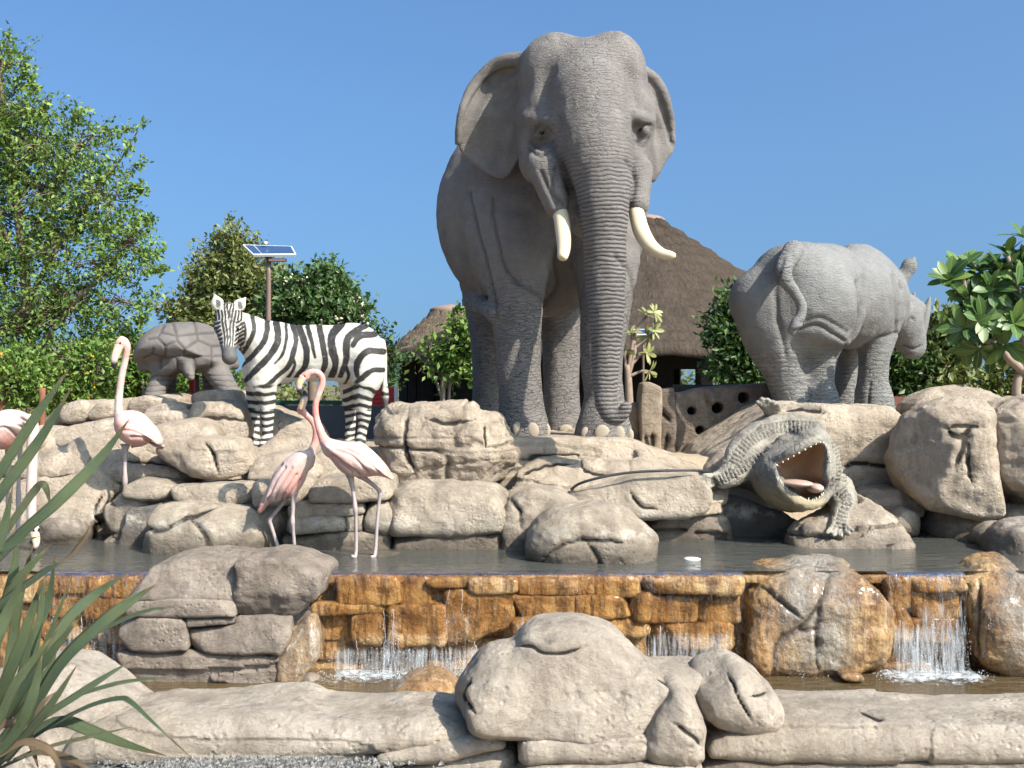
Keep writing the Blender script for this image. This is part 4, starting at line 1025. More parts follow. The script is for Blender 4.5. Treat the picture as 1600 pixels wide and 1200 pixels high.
    ring = np.clip(1.15 - dt / .10, 0, 1)
    ring = ring * np.clip((3.75 - V[:, 2]) / .7, .10, 1)
    legm = np.clip((2.75 - V[:, 2]) / .5, 0, 1) * .45
    headm = .42 * np.exp(-((V[:, 0] - .62) / .45) ** 2) * (V[:, 1] < 9.35) * np.clip((V[:, 2] - 3.1) / .3, 0, 1)
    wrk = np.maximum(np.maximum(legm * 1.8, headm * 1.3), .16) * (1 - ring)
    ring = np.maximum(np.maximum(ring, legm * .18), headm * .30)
    sag = fbm(V * np.array([3.2, 3.2, 1.1]), 4, 77)
    wr = ridged(V * np.array([5, 5, 4.0]) + .6 * V[:, 2:3], 3, 78)
    px, py = to_px(V)
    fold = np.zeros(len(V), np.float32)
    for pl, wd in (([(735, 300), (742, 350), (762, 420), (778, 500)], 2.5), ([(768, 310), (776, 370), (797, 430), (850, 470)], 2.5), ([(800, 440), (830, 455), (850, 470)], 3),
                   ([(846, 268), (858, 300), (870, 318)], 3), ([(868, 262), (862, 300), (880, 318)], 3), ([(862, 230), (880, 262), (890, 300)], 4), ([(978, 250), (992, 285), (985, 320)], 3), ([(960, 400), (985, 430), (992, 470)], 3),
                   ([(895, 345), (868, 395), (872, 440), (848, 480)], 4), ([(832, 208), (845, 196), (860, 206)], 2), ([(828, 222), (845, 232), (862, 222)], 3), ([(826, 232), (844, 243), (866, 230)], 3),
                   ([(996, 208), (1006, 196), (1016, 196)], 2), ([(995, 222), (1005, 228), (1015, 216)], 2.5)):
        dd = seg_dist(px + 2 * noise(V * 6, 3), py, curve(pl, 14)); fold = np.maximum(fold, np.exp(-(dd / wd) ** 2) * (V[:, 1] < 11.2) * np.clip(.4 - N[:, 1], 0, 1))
    V = V + N * (.016 * sag + .007 * wr - .022 * fold)[:, None]
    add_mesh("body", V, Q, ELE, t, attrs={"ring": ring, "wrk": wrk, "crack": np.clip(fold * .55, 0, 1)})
    tube_obj("tusk", [(871, 318, 9.12, 12), (877, 340, 9.03, 12.5), (880, 365, 8.92, 12), (881, 388, 8.82, 10.5), (879, 402, 8.76, 8), (878, 405, 8.75, 3)], IVORY, t)
    tube_obj("tusk", [(993, 318, 9.12, 11.5), (996, 340, 9.05, 12.5), (1003, 363, 8.95, 13), (1016, 384, 8.86, 11.5), (1034, 396, 8.79, 8.5), (1049, 399, 8.75, 6.5), (1056, 399, 8.74, 3)], IVORY, t)
    for x, y, d, rx, rz in [(808, 673, 9.80, 8, 11), (832, 676, 9.745, 10.5, 13), (853, 676, 9.80, 7.5, 12), (915, 681, 9.75, 7.5, 11), (941, 680, 9.685, 12.5, 13.5), (968, 681, 9.72, 8.5, 12.5), (985, 683, 9.80, 5.5, 10), (884, 674, 11.66, 11, 8), (770, 676, 11.66, 10, 10)]:
        d = snap(V, x, y) if d < 11 else d
        ball(P(x, y - 3, d + .018), (rx / F * d, .022, rz / F * d), "toenail", NAIL, t)
    for x, y, d in [(846, 208, 9.115), (1004, 203, 9.175)]:
        d = snap(V, x, y, 4.0)
        ball(P(x, y, d + .012), (.030, .024, .019), "eye", EYE, t)
build_elephant()
# ------------------------------------------------------------------ rhinoceros
RHINO = skin_mat("rhino_skin", (.185, .182, .176), (.275, .267, .255), ring_scale=7.0, ring_d=.012, cobble=-.002, fine=34, dust=(.40, .38, .35), grain=.7)
def build_rhino():
    t = empty("rhinoceros_statue", P(1310, 640, 11.6), "grey rhinoceros statue seen from behind with its tail swung over its rump", "rhinoceros statue")
    s = Sdf((2.1, 9.9, 1.22), (5.2, 13.4, 3.15), .020)
    a = math.radians(-38); R = rotz(a)
    s.ell(P(1252, 472, 11.05), (.58, .52, .55), .1, R)                        # rump
    s.ell(P(1310, 468, 11.7), (.56, .75, .54), .25, R)                        # barrel
    s.ell(P(1350, 464, 12.2), (.42, .48, .54), .25, R)                        # shoulder
    s.ell(P(1338, 412, 12.15), (.20, .32, .22), .12, R)                       # hump
    s.ell(P(1243, 425, 11.0), (.36, .40, .26), .2, R)
    chain_px(s, [(1188, 470, 10.95, 48), (1205, 520, 10.95, 46), (1222, 570, 10.98, 33), (1232, 610, 11.0, 27), (1236, 645, 11.0, 28)], .12, 14)   # far hind leg
    chain_px(s, [(1290, 440, 11.2, 58), (1290, 490, 11.15, 46), (1283, 530, 11.1, 33), (1280, 570, 11.05, 25), (1280, 600, 11.05, 23), (1282, 622, 11.03, 27), (1283, 644, 11.0, 29)], .12, 18)
    chain_px(s, [(1366, 470, 12.1, 50), (1369, 520, 12.05, 31), (1366, 560, 12.0, 23), (1363, 595, 12.0, 23), (1365, 622, 11.98, 29), (1366, 646, 11.95, 31)], .10, 16)
    chain_px(s, [(1320, 500, 12.5, 40), (1322, 560, 12.6, 22), (1320, 600, 12.6, 22), (1320, 646, 12.6, 26)], .10, 10)
    chain_px(s, [(1358, 462, 12.2, 52), (1382, 482, 12.4, 40), (1402, 500, 12.5, 33)], .10, 10)       # neck
    chain_px(s, [(1402, 486, 12.5, 32), (1414, 512, 12.55, 28), (1425, 536, 12.6, 21), (1430, 548, 12.6, 13)], .08, 12)   # head
    s.cone(P(1402, 508, 12.5), P(1424, 545, 12.55), .19, .10, .06)
    s.ell(P(1436, 546, 12.58), (.055, .10, .06), .04)
    s.cone(P(1415, 478, 12.4), P(1432, 482, 12.5), .10, .10, .06)
    # ears
    for base, tip in (((1401, 448, 12.25), (1428, 404, 12.20)), ((1352, 425, 12.6), (1368, 398, 12.6))):
        b, e = P(*base), P(*tip)
        s.cone(b, b + (e - b) * .35, .075, .065, .05); s.cone(b + (e - b) * .35, b + (e - b) * .75, .075, .085, .03, sc=(1, .6, 1)); s.cone(b + (e - b) * .75, e, .08, .02, .02, sc=(1, .5, 1))
    # haunch folds
    chain_px(s, [(1328, 440, 11.15, 12), (1335, 480, 11.05, 14), (1328, 515, 11.0, 13), (1318, 532, 10.98, 10)], .08, 10)
    chain_px(s, [(1238, 508, 10.72, 14), (1265, 512, 10.70, 15), (1295, 520, 10.72, 15), (1316, 530, 10.85, 13)], .07, 10)
    # tail
    tl = [(1240, 392, 10.66, 16), (1226, 415, 10.48, 13), (1226, 435, 10.40, 10.5), (1238, 452, 10.38, 8.5), (1250, 470, 10.38, 7.5), (1253, 480, 10.38, 8), (1251, 493, 10.38, 7.5), (1245, 505, 10.38, 9), (1239, 515, 10.38, 7), (1236, 519, 10.38, 3)]
    chain_px(s, tl, .025, 30)
    V, Q = s.mesh(2); N = normals(V, Q); px, py = to_px(V)
    wr = ridged(V * np.array([4, 4, 5.]), 3, 178); sag = fbm(V * 3, 3, 177)
    fold = np.zeros(len(V), np.float32)
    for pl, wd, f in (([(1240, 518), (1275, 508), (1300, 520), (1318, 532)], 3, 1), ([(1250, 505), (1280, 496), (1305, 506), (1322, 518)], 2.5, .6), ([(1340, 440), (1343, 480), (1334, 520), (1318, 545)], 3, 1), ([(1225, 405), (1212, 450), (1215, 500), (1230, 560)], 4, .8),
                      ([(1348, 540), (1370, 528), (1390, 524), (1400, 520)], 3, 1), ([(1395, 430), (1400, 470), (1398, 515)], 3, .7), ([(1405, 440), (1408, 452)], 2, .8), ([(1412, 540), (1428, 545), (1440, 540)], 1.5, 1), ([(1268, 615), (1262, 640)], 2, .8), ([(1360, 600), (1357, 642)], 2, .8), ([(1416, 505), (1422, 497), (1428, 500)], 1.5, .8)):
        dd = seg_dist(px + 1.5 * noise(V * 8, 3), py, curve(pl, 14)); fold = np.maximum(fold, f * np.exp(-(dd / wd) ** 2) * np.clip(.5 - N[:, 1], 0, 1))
    V = V + N * (.012 * sag + .009 * wr - .026 * fold)[:, None]
    ring = np.clip((2.05 - V[:, 2]) / .2, 0, 1) * .35
    ring = np.maximum(ring, .5 * np.exp(-((px - 1228) / 14) ** 2) * (py < 440) * (V[:, 1] < 10.7))
    add_mesh("body", V, Q, RHINO, t, attrs={"ring": ring, "wrk": np.full(len(V), .22) + ring, "crack": np.clip(fold * .5, 0, 1)})
    tube_obj("horn", [(1432, 524, 12.6, 14), (1440, 504, 12.58, 11), (1447, 484, 12.56, 7), (1453, 464, 12.55, 1.5)], RHINO, t)
    tube_obj("horn", [(1420, 486, 12.5, 10), (1424, 472, 12.48, 7), (1429, 457, 12.46, 1.5)], RHINO, t)
    ball(P(1421, 500, 12.32), (.035, .03, .03), "eye", EYE, t)
build_rhino()

# ------------------------------------------------------------------ tortoise
TORT = skin_mat("tortoise_skin", (.155, .137, .125), (.232, .207, .19), ring_scale=6, ring_d=.008, cobble=-.003, fine=30, dust=(.30, .27, .26), grain=.3)
def build_tortoise():
    t = empty("tortoise_statue", P(292, 612, 11.3), "grey brown giant tortoise statue seen from behind on the upper left rocks", "tortoise statue")
    s = Sdf((-4.15, 10.3, 1.42), (-2.55, 12.5, 2.45), .014)
    s.blob([(222, 572), (226, 540), (240, 520), (258, 508), (285, 503), (315, 503), (335, 514), (352, 540), (364, 560), (366, 572), (340, 578), (260, 580)], 11.4, 1.5, .03, r=99)
    rim = [(222, 577), (235, 574), (252, 583), (268, 578), (282, 566), (300, 572), (325, 568), (345, 572), (366, 574)]
    c = curve(np.array([(x, y) for x, y in rim], float), 24)
    s.chain([P(x, y - 4, 11.30 - .50 * math.sin(math.pi * i / 23) ** .7) for i, (x, y) in enumerate(c)], np.full(24, .055), .06, sc=(1, 1.3, 1))
    s.ell(P(292, 568, 11.3), (.40, .45, .10), .05)
    for q in ([(262, 570, 11.1, 20), (252, 592, 11.0, 16), (243, 612, 10.92, 15), (241, 624, 10.90, 17)], [(332, 570, 11.1, 20), (344, 590, 11.0, 18), (356, 608, 10.92, 16), (360, 617, 10.90, 17)], [(262, 580, 11.8, 14), (260, 618, 11.8, 14)], [(330, 580, 11.8, 14), (332, 614, 11.8, 14)]):
        chain_px(s, q, .05, 10)
    chain_px(s, [(291, 568, 10.9, 11), (295, 580, 10.75, 9), (299, 590, 10.68, 5)], .04, 8)
    V, Q = s.mesh(1); N = normals(V, Q); px, py = to_px(V)
    fold = np.zeros(len(V), np.float32)
    L = [[(226, 560), (240, 554), (258, 560), (283, 556), (310, 558), (345, 555), (366, 558)], [(232, 530), (246, 527), (259, 541), (276, 532), (288, 546), (311, 531), (332, 541), (350, 540)], [(246, 527), (251, 519), (276, 524), (309, 521), (336, 520)],
         [(276, 524), (276, 532)], [(309, 521), (311, 531)], [(276, 524), (270, 507)], [(309, 521), (303, 503)], [(259, 541), (258, 560)], [(288, 546), (285, 556)], [(332, 541), (330, 557)], [(251, 519), (255, 509)], [(240, 545), (238, 554)],
         [(250, 575), (252, 562)], [(278, 575), (275, 560)], [(305, 574), (303, 558)], [(330, 574), (332, 557)]]
    for pl in L:
        fold = np.maximum(fold, np.exp(-(seg_dist(px + 1.2 * noise(V * 9, 3), py, pl) / 1.9) ** 2) * (V[:, 1] < 11.6))
    leg = V[:, 2] < 1.72
    V = V + N * (.005 * fbm(V * 4, 3, 5) - .014 * fold + .001 * ridged(V * 9, 2, 8))[:, None]
    add_mesh("body", V, Q, TORT, t, attrs={"ring": leg * .7, "wrk": .08 + 0 * fold, "crack": fold * .75})
build_tortoise()

# ------------------------------------------------------------------ zebra
def zebra_mat():
    m = Mat("zebra_paint", .6, .3)
    st = m.math('ADD', m.attr("stripe"), m.math('MULTIPLY', m.math('SUBTRACT', m.noise(16, 3), .5), 2.6))
    f = m.rng(st, -.8, .8)
    big = m.noise(2.5, 6, .7)
    wht = m.mix(m.rng(big, .45, .65, 0, .55), (.56, .53, .46), (.40, .365, .30))
    blk_ = m.mix(m.noise(11, 6, .7), (.012, .011, .010), (.045, .041, .038))
    c = m.mix(f, wht, blk_)
    c = m.mix(m.attr("dark"), c, (.085, .08, .075))
    c = m.mix(m.math('MULTIPLY', m.rng(m.noise(35, 5, .8), .60, .68), .55), c, (.42, .40, .36))
    m.color(c); m.bump(m.noise(18, 6, .7), .008); m.bump(m.noise(70, 4), .003)
    return m
ZEB = zebra_mat()
def build_zebra():
    t = empty("zebra_statue", P(480, 700, 10.1), "zebra statue standing side on among the rocks with its head turned to the viewer", "zebra statue")
    s = Sdf((-2.95, 9.45, .88), (-1.05, 10.75, 2.55), .0115)
    s.ell(P(490, 552, 10.12), (.50, .235, .262), .05)
    s.ell(P(552, 552, 10.14), (.285, .235, .28), .1)
    s.ell(P(425, 555, 10.08), (.235, .215, .30), .1)
    chain_px(s, [(440, 550, 10.08, 44), (412, 537, 10.03, 35), (386, 519, 9.95, 27), (366, 507, 9.86, 21)], .06, 14)
    s.cone(P(424, 514, 10.08), P(374, 496, 9.93), .05, .04, .04)
    # head, facing the viewer and tipped down
    chain_px(s, [(357, 490, 9.82, 17.5), (356, 512, 9.72, 18.5), (357, 532, 9.64, 14.5), (358, 548, 9.57, 11.5), (359, 558, 9.55, 12.5)], .035, 14)
    s.ell(P(357, 505, 9.80), (.105, .10, .10), .05)
    s.ell(P(341, 512, 9.72), (.035, .05, .05), .03); s.ell(P(373, 513, 9.72), (.03, .05, .05), .03)
    for b, mid, tip in (((347, 488, 9.86), (340, 474, 9.85), (336, 461, 9.85)), ((366, 488, 9.88), (374, 477, 9.88), (384, 465, 9.90))):
        b, mid, tip = P(*b), P(*mid), P(*tip)
        s.cone(b, mid, .035, .052, .02, sc=(1, .62, 1)); s.cone(mid, tip, .052, .012, .02, sc=(1, .62, 1))
        s.cone(mid + (b - mid) * .4 + np.array([0, -.05, 0]), mid + (tip - mid) * .55 + np.array([0, -.05, 0]), .024, .018, .015, sub=True)
    s.chain([P(357, 478, 9.80), P(360, 488, 9.745), P(364, 480, 9.84)], [.02, .03, .028], .02)     # forelock
    # legs
    chain_px(s, [(418, 570, 9.97, 30), (412, 600, 9.93, 22), (417, 622, 9.92, 13.5), (418, 645, 9.91, 10.5), (418, 665, 9.91, 8), (418, 682, 9.9, 8.2), (417, 692, 9.88, 10.5), (415, 702, 9.86, 12.5)], .05, 24)
    chain_px(s, [(402, 580, 10.2, 24), (396, 612, 10.22, 12), (397, 640, 10.22, 9.5), (398, 670, 10.22, 7.5), (397, 700, 10.2, 11)], .05, 16)
    chain_px(s, [(572, 560, 10.02, 30), (574, 590, 9.99, 24), (568, 615, 9.98, 16), (568, 640, 10.0, 12), (569, 655, 10.0, 9.5), (566, 672, 10.0, 7.6), (563, 688, 9.98, 8.5), (561, 700, 9.96, 11)], .05, 24)
    chain_px(s, [(550, 570, 10.3, 26), (548, 605, 10.32, 18), (547, 635, 10.34, 10.5), (548, 660, 10.34, 8), (546, 682, 10.33, 8), (545, 702, 10.3, 11)], .05, 18)
    chain_px(s, [(596, 535, 10.13, 6), (600, 560, 10.13, 5), (601, 595, 10.13, 4.2), (602, 620, 10.13, 6), (602, 640, 10.13, 3)], .02, 16)
    V, Q = s.mesh(1); N = normals(V, Q); px, py = to_px(V)
    V = V + N * (.006 * fbm(V * 5, 3, 9) + .003 * ridged(V * 9, 2, 4))[:, None]
    def z3(pts): return [(300 + u / 3, 340 + v / 3) for u, v in pts]
    S = [(5, [(232, 465), (250, 520), (246, 570), (222, 625)]), (6.5, [(283, 470), (292, 520), (272, 580), (240, 630), (212, 660)]), (8, [(352, 490), (345, 560), (300, 630), (230, 695), (210, 706)]),
         (10, [(395, 500), (405, 560), (382, 620), (325, 690), (270, 745), (250, 765)]), (4.5, [(440, 510), (442, 570), (425, 640), (388, 682)]), (7.5, [(472, 510), (486, 570), (474, 640), (455, 690), (400, 745), (345, 790), (300, 806)]),
         (4.0, [(478, 650), (482, 700), (440, 760), (410, 790)]), (10, [(500, 510), (525, 575), (536, 640), (522, 705), (470, 765)]), (6, [(545, 520), (562, 585), (576, 655)]),
         (9, [(598, 520), (612, 590), (624, 650), (612, 720), (570, 780)]), (11, [(700, 500), (655, 555), (660, 620), (672, 690), (645, 765), (610, 800)]), (10, [(790, 520), (735, 560), (722, 620), (722, 680), (690, 750)]), (10, [(860, 545), (790, 555), (752, 600)]),
         (9, [(900, 630), (835, 622), (785, 660), (770, 710), (775, 740)]), (8, [(896, 715), (840, 718), (790, 755), (760, 790), (735, 830)]), (5, [(725, 700), (735, 740), (720, 770)])]
    sf = np.full(len(V), -9., np.float32)
    jx = px + 1.3 * noise(V * 9, 21); jy = py + 1.3 * noise(V * 9 + 31, 22)
    for w, pl in S:
        if pl[0][1] < 560 and pl[0][0] < 830:
            q0, q1 = np.array(pl[0], float), np.array(pl[1], float); e_ = (q0 - q1) / np.linalg.norm(q0 - q1); pl = [tuple(q0 + e_ * 34)] + list(pl)
        c = z3(curve(pl, 4 * len(pl)))
        dd, tt = seg_dist(jx, jy, c, prm=True)
        ww = w / 3 * 1.75 * (0.45 + .55 * np.sin(np.pi * np.clip(.26 + .66 * tt, 0, 1)))
        sf = np.maximum(sf, ww - dd)
    body = (py < 612) & (px > 385)
    # legs: rings; they thin out downwards
    lp = jy + .35 * np.abs(jx - np.where(px < 480, 412, 562)) * np.where(px < 480, .35, -.8) + 1.5 * noise(V * 14, 8)
    per = np.where(py < 640, 13.0, 10.5)
    leg = (np.abs(((lp - 598) / per) % 1 - .5) * -2 + .52) * 5
    wl_ = np.clip((py - np.where(px < 480, 594, 592)) / 14, 0, 1) * ((px < 440) | (px > 535))
    sf = sf * (1 - wl_) + leg * wl_
    sf = np.where((py > 590) & (px > 440) & (px < 535), -6, sf)                       # pale belly
    # head
    hd = (V[:, 1] < 9.865) & (px < 382) | (py < 488) & (px < 392)
    xr = np.abs(jx - 357) ; hw = np.interp(py, [470, 490, 512, 540, 560], [14, 17, 19, 13, 12])
    ph = xr / hw * 3.6 + np.where(py < 512, (py - 512) * .035, 0)
    face = (.34 - np.abs((ph % 1) - .5)) * 7
    side = (.36 - np.abs((((jy - 500) + .5 * (jx - 357)) / 6.5) % 1 - .5)) * 7
    face = np.where((xr > hw * .62) & (py > 500), side, face)
    sf = np.where(hd, face, sf)
    ear = (py < 484) & (px < 392) & ((px < 349) | (px > 367))
    sf = np.where(ear, -3, sf)
    dark = np.clip((py - 537) / 7, 0, 1) * hd * (V[:, 1] < 9.72)
    dark = np.maximum(dark, ear * np.where((np.hypot(px - 341, (py - 474) * .6) < 4.2) | (np.hypot(px - 375, (py - 477) * .6) < 4.2), .9, 0))
    dark = np.maximum(dark, np.clip((py - 618) / 6, 0, 1) * (px > 594))
    add_mesh("body", V, Q, ZEB, t, attrs={"stripe": sf, "dark": dark})
    for x, d in ((340.5, 9.645), (372.5, 9.655)): ball(P(x, 514, d), (.018, .016, .014), "eye", EYE, t)
build_zebra()

# ------------------------------------------------------------------ crocodile
def croc_mat():
    m = Mat("crocodile_skin", .65, .3)
    big = m.noise(3, 5, .65)
    c = m.ramp(big, [(.38, (.15, .134, .11)), (.6, (.275, .246, .20))])
    sc = m.n("TexBrick"); m.set(sc.inputs["Vector"], m.scale((1, 1, 1)))
    ce = m.voro(21, vec=m.scale((1, 1, 1)), rand=.75)
    g = m.math('MULTIPLY', m.rng(ce, 0, .07, 1, 0), m.attr("scale"))
    c = m.mix(g, c, (.085, .078, .066))
    c = m.mix(m.math('MULTIPLY', m.attr("head"), m.rng(m.noise(22, 5, .75), .40, .58, .25, .9)), c, (.115, .112, .105))
    c = m.mix(m.attr("belly"), c, m.mix(m.noise(9, 5), (.31, .25, .155), (.22, .17, .10)))
    c = m.mix(m.attr("mouth"), c, m.mix(m.noise(7, 5, .6), (.42, .255, .145), (.27, .16, .09)))
    m.color(c)
    m.bump(m.math('MULTIPLY', m.rng(ce, 0, .16), m.attr("scale")), .022); m.bump(m.noise(50, 5, .7), .006)
    return m
CROC = croc_mat()
TOOTH = simple("tooth_white", (.60, .56, .46), .5, .4)
TONGUE = simple("tongue_pink", (.50, .34, .27), .5, .4, var=.15)
CLAW = simple("claw_grey", (.12, .11, .10), .6)
def build_croc():
    t = empty("crocodile_statue", P(1250, 840, 8.9), "grey green crocodile statue with gaping mouth climbing down the rocks to the pool", "crocodile statue")
    s = Sdf((1.45, 8.1, .25), (2.95, 10.6, 1.75), .0105)
    s.blob([(1176, 742), (1180, 720), (1196, 704), (1222, 692), (1248, 676), (1270, 665), (1290, 668), (1306, 688), (1317, 715), (1319, 742), (1310, 764), (1296, 782), (1272, 797), (1244, 805), (1216, 798), (1192, 776)], 8.95, .85, .03, r=50, dpx=8.80)
    # body behind the head, going up and back over the rocks
    s.chain([P(1262, 720, 9.1), P(1248, 702, 9.45), P(1236, 690, 9.8), P(1222, 678, 10.15), P(1212, 668, 10.4)], [.26, .21, .17, .13, .08], .08, 14)
    s.chain([P(1186, 682, 9.5), P(1205, 671, 9.45), P(1240, 668, 9.4), P(1272, 672, 9.35)], [.09, .105, .115, .10], .08, 14)
    # gaping mouth
    s.blob([(1208, 722), (1226, 712), (1252, 700), (1275, 689), (1287, 690), (1293, 704), (1290, 724), (1286, 742), (1294, 756), (1286, 776), (1268, 788), (1246, 781), (1228, 766), (1214, 748)], 8.45, .92, .015, r=30, dpx=8.62, sub=True)
    # jaw rims
    chain_px(s, [(1206, 724, 8.72, 6), (1230, 710, 8.62, 7), (1256, 696, 8.60, 7), (1280, 684, 8.64, 7), (1294, 692, 8.70, 7)], .025, 14)
    chain_px(s, [(1207, 735, 8.70, 6), (1220, 760, 8.60, 7), (1244, 783, 8.55, 8), (1270, 790, 8.56, 8), (1290, 776, 8.62, 7), (1299, 750, 8.70, 6), (1299, 715, 8.72, 6)], .025, 18)
    s.ell(P(1252, 674, 8.95), (.07, .10, .05), .05); s.ell(P(1225, 690, 8.95), (.06, .08, .05), .05)
    # arms and shoulders
    chain_px(s, [(1210, 676, 9.4, 22), (1182, 684, 9.2, 23), (1158, 704, 9.05, 21), (1146, 726, 8.95, 17)], .05, 12)
    chain_px(s, [(1198, 710, 9.05, 16), (1172, 724, 8.98, 19), (1148, 738, 8.93, 20), (1130, 748, 8.9, 16)], .04, 12)
    for e in ((1098, 766), (1090, 757), (1088, 747), (1100, 741)): chain_px(s, [(1128, 748, 8.9, 9), ((1128 + e[0]) / 2, (746 + e[1]) / 2, 8.86, 5), (*e, 8.82, 3)], .03)
    chain_px(s, [(1292, 752, 9.05, 26), (1308, 764, 8.95, 25), (1318, 782, 8.85, 21), (1314, 806, 8.75, 17), (1310, 822, 8.65, 15), (1308, 830, 8.6, 15)], .05, 16)
    for e in ((1292, 832), (1302, 836), (1314, 837), (1326, 834), (1332, 828)): chain_px(s, [(1309, 824, 8.62, 9), ((1309 + e[0]) / 2, e[1] - 6, 8.55, 5), (*e, 8.48, 3)], .02)
    # splayed hind foot
    for e in ((1183, 628), (1190, 624), (1199, 625), (1208, 628), (1216, 632)): chain_px(s, [(1214, 655, 9.9, 12), ((1214 + e[0]) / 2, (652 + e[1]) / 2, 9.78, 6.5), (*e, 9.7, 3)], .025)
    s.cone(P(1240, 680, 9.85), P(1214, 655, 9.9), .11, .08, .05)
    V, Q = s.mesh(1); N = normals(V, Q); px, py = to_px(V)
    inm = poly_sd(px, py, smooth_poly([(1210, 724), (1228, 714), (1254, 702), (1276, 691), (1286, 692), (1291, 706), (1288, 726), (1284, 742), (1288, 756), (1282, 770), (1268, 778), (1250, 773), (1234, 760), (1222, 745)], 1))
    mouth = np.clip(-inm / 3, 0, 1) * (N[:, 1] < .3) * (V[:, 1] < 9.3)
    head = (V[:, 1] < 9.2) & (px > 1172) & (py < 808) & (px < 1322)
    belly = np.clip((py - 752 + (px - 1240) * -.15) / 26, 0, 1) * head * (1 - mouth) * (px < 1290)
    # rows of raised scutes on back and arms
    arm = np.zeros(len(V), bool); g = np.zeros(len(V), np.float32); bestd = np.full(len(V), 9., np.float32)
    hd_ = poly_sd(px, py, smooth_poly([(1176, 742), (1180, 720), (1196, 704), (1222, 692), (1248, 676), (1270, 665), (1290, 668), (1300, 688), (1300, 742), (1294, 764), (1284, 790), (1272, 797), (1244, 805), (1216, 798), (1192, 776)], 1)) < 0
    for ax_ in ([(1205, 672), (1178, 684), (1156, 706), (1146, 726)], [(1196, 712), (1172, 724), (1148, 738), (1120, 752)], [(1292, 752), (1310, 764), (1322, 782), (1316, 806), (1310, 826)], [(1190, 672), (1225, 667), (1275, 668)], [(1304, 684), (1315, 715), (1314, 755)]):
        c = curve(ax_, 40); L_ = np.concatenate([[0], np.cumsum(np.linalg.norm(np.diff(c, axis=0), axis=1))])
        dd, tt = seg_dist(px, py, c, prm=True); sl_ = np.interp(tt, np.linspace(0, 1, 40), L_)
        k_ = np.clip((tt * 39).astype(int), 0, 38); tg = c[k_ + 1] - c[k_]; off = ((px - c[k_, 0]) * tg[:, 1] - (py - c[k_, 1]) * tg[:, 0]) / (np.linalg.norm(tg, axis=1) + 1e-6)
        off = off + 1.0 * noise(V * 14, 5); sl_ = sl_ + 1.2 * noise(V * 12, 6)
        r_ = np.abs((sl_ / 6.2) % 1 - .5); q_ = np.abs((off / 8.0 + .5 * (np.floor(sl_ / 6.2 + .5) % 2)) % 1 - .5)
        gg = np.maximum(np.exp(-((.5 - r_) * 6.2 / 1.15) ** 2), .8 * np.exp(-((.5 - q_) * 8.0 / 1.1) ** 2))
        m_ = (dd < bestd) & (dd < 26) & ~hd_; g = np.where(m_, gg, g); bestd = np.where(m_, dd, bestd); arm |= m_
    g = g * (V[:, 1] < 9.95)
    arm = ~hd_
    scl = np.where(arm, .12, .10) * (1 - mouth)
    V = V + N * (.010 * fbm(V * 7, 3, 5) * (1 - mouth) - .016 * g + .006 * ridged(V * 16, 2, 6) * (1 - mouth))[:, None]
    mb = add_mesh("body", V, Q, CROC, t, attrs={"scale": np.maximum(scl, 0) * (1 - belly * .7), "belly": belly * .9, "mouth": mouth, "head": hd_ * np.clip((py - 690) / 20, .25, 1) * (px < 1296)})
    at = mb.data.attributes.new("groove", 'FLOAT', 'POINT'); at.data.foreach_set("value", g.astype(np.float32))
    ball(P(1244, 755, 8.62), (.12, .17, .028), "tongue", TONGUE, t, rot=rotz(.3)); ball(P(1272, 762, 8.66), (.07, .14, .042), "tongue", TONGUE, t)
    rg2 = np.random.default_rng(8)
    for pl, up, n, d in (([(1214, 748), (1226, 764), (1245, 778), (1268, 785), (1286, 773), (1294, 756)], 1, 26, 8.50), ([(1212, 724), (1236, 711), (1262, 697), (1282, 688), (1292, 700), (1294, 720), (1290, 742)], -1, 18, 8.55)):
        for i, c in enumerate(curve(pl, n)):
            L_ = rg2.uniform(.028, .05) * (1 if up > 0 else .26)
            b = P(c[0] + (2 if up < 0 else 0), c[1] + (2 if up > 0 else 2), (snap(V, c[0], c[1], 4.0) + .012) if up > 0 else d + .05 * abs(i / n - .5))
            V2, F2 = tube(np.array([b, b + np.array([rg2.normal(0, .004), -.004, up * L_ * .6]), b + np.array([rg2.normal(0, .006), -.006, up * L_])]), [.0095, .006, .001], 6)
            add_mesh("tooth", V2, F2, TOOTH, t)
build_croc()
# scale joints darker on the arms and back
gr = CROC.attr("groove"); cur = CROC.b.inputs["Base Color"].links[0].from_socket
CROC.color(CROC.mix(CROC.math('MULTIPLY', gr, .85), cur, (.05, .047, .040)))

# ------------------------------------------------------------------ flamingos
def flam_mat():
    m = Mat("flamingo_paint", .55, .3)
    v = m.n("TexNoise"); big = m.noise(5, 5, .6)
    c = m.mix(m.rng(big, .42, .6), (.50, .36, .32), (.51, .435, .385))
    pk = m.math('MULTIPLY', m.attr("pink"), m.rng(m.noise(14, 5, .7, vec=m.scale((1.5, 1, .6))), .3, .6, .6, 1))
    c = m.mix(pk, c, (.58, .205, .165))
    c = m.mix(m.rng(m.attr("crack"), 0, 1, 0, .55), c, (.33, .20, .17))
    c = m.mix(m.attr("dark"), c, (.02, .018, .02))
    c = m.mix(m.attr("cream"), c, (.58, .44, .19))
    m.color(c); m.bump(m.noise(40, 5, .7, vec=m.scale((1.6, 1, .6))), .006)
    return m
FLAM = flam_mat()
LEGM = simple("flamingo_leg_grey_pink", (.40, .33, .31), .5, .35, var=.35, sc=22)
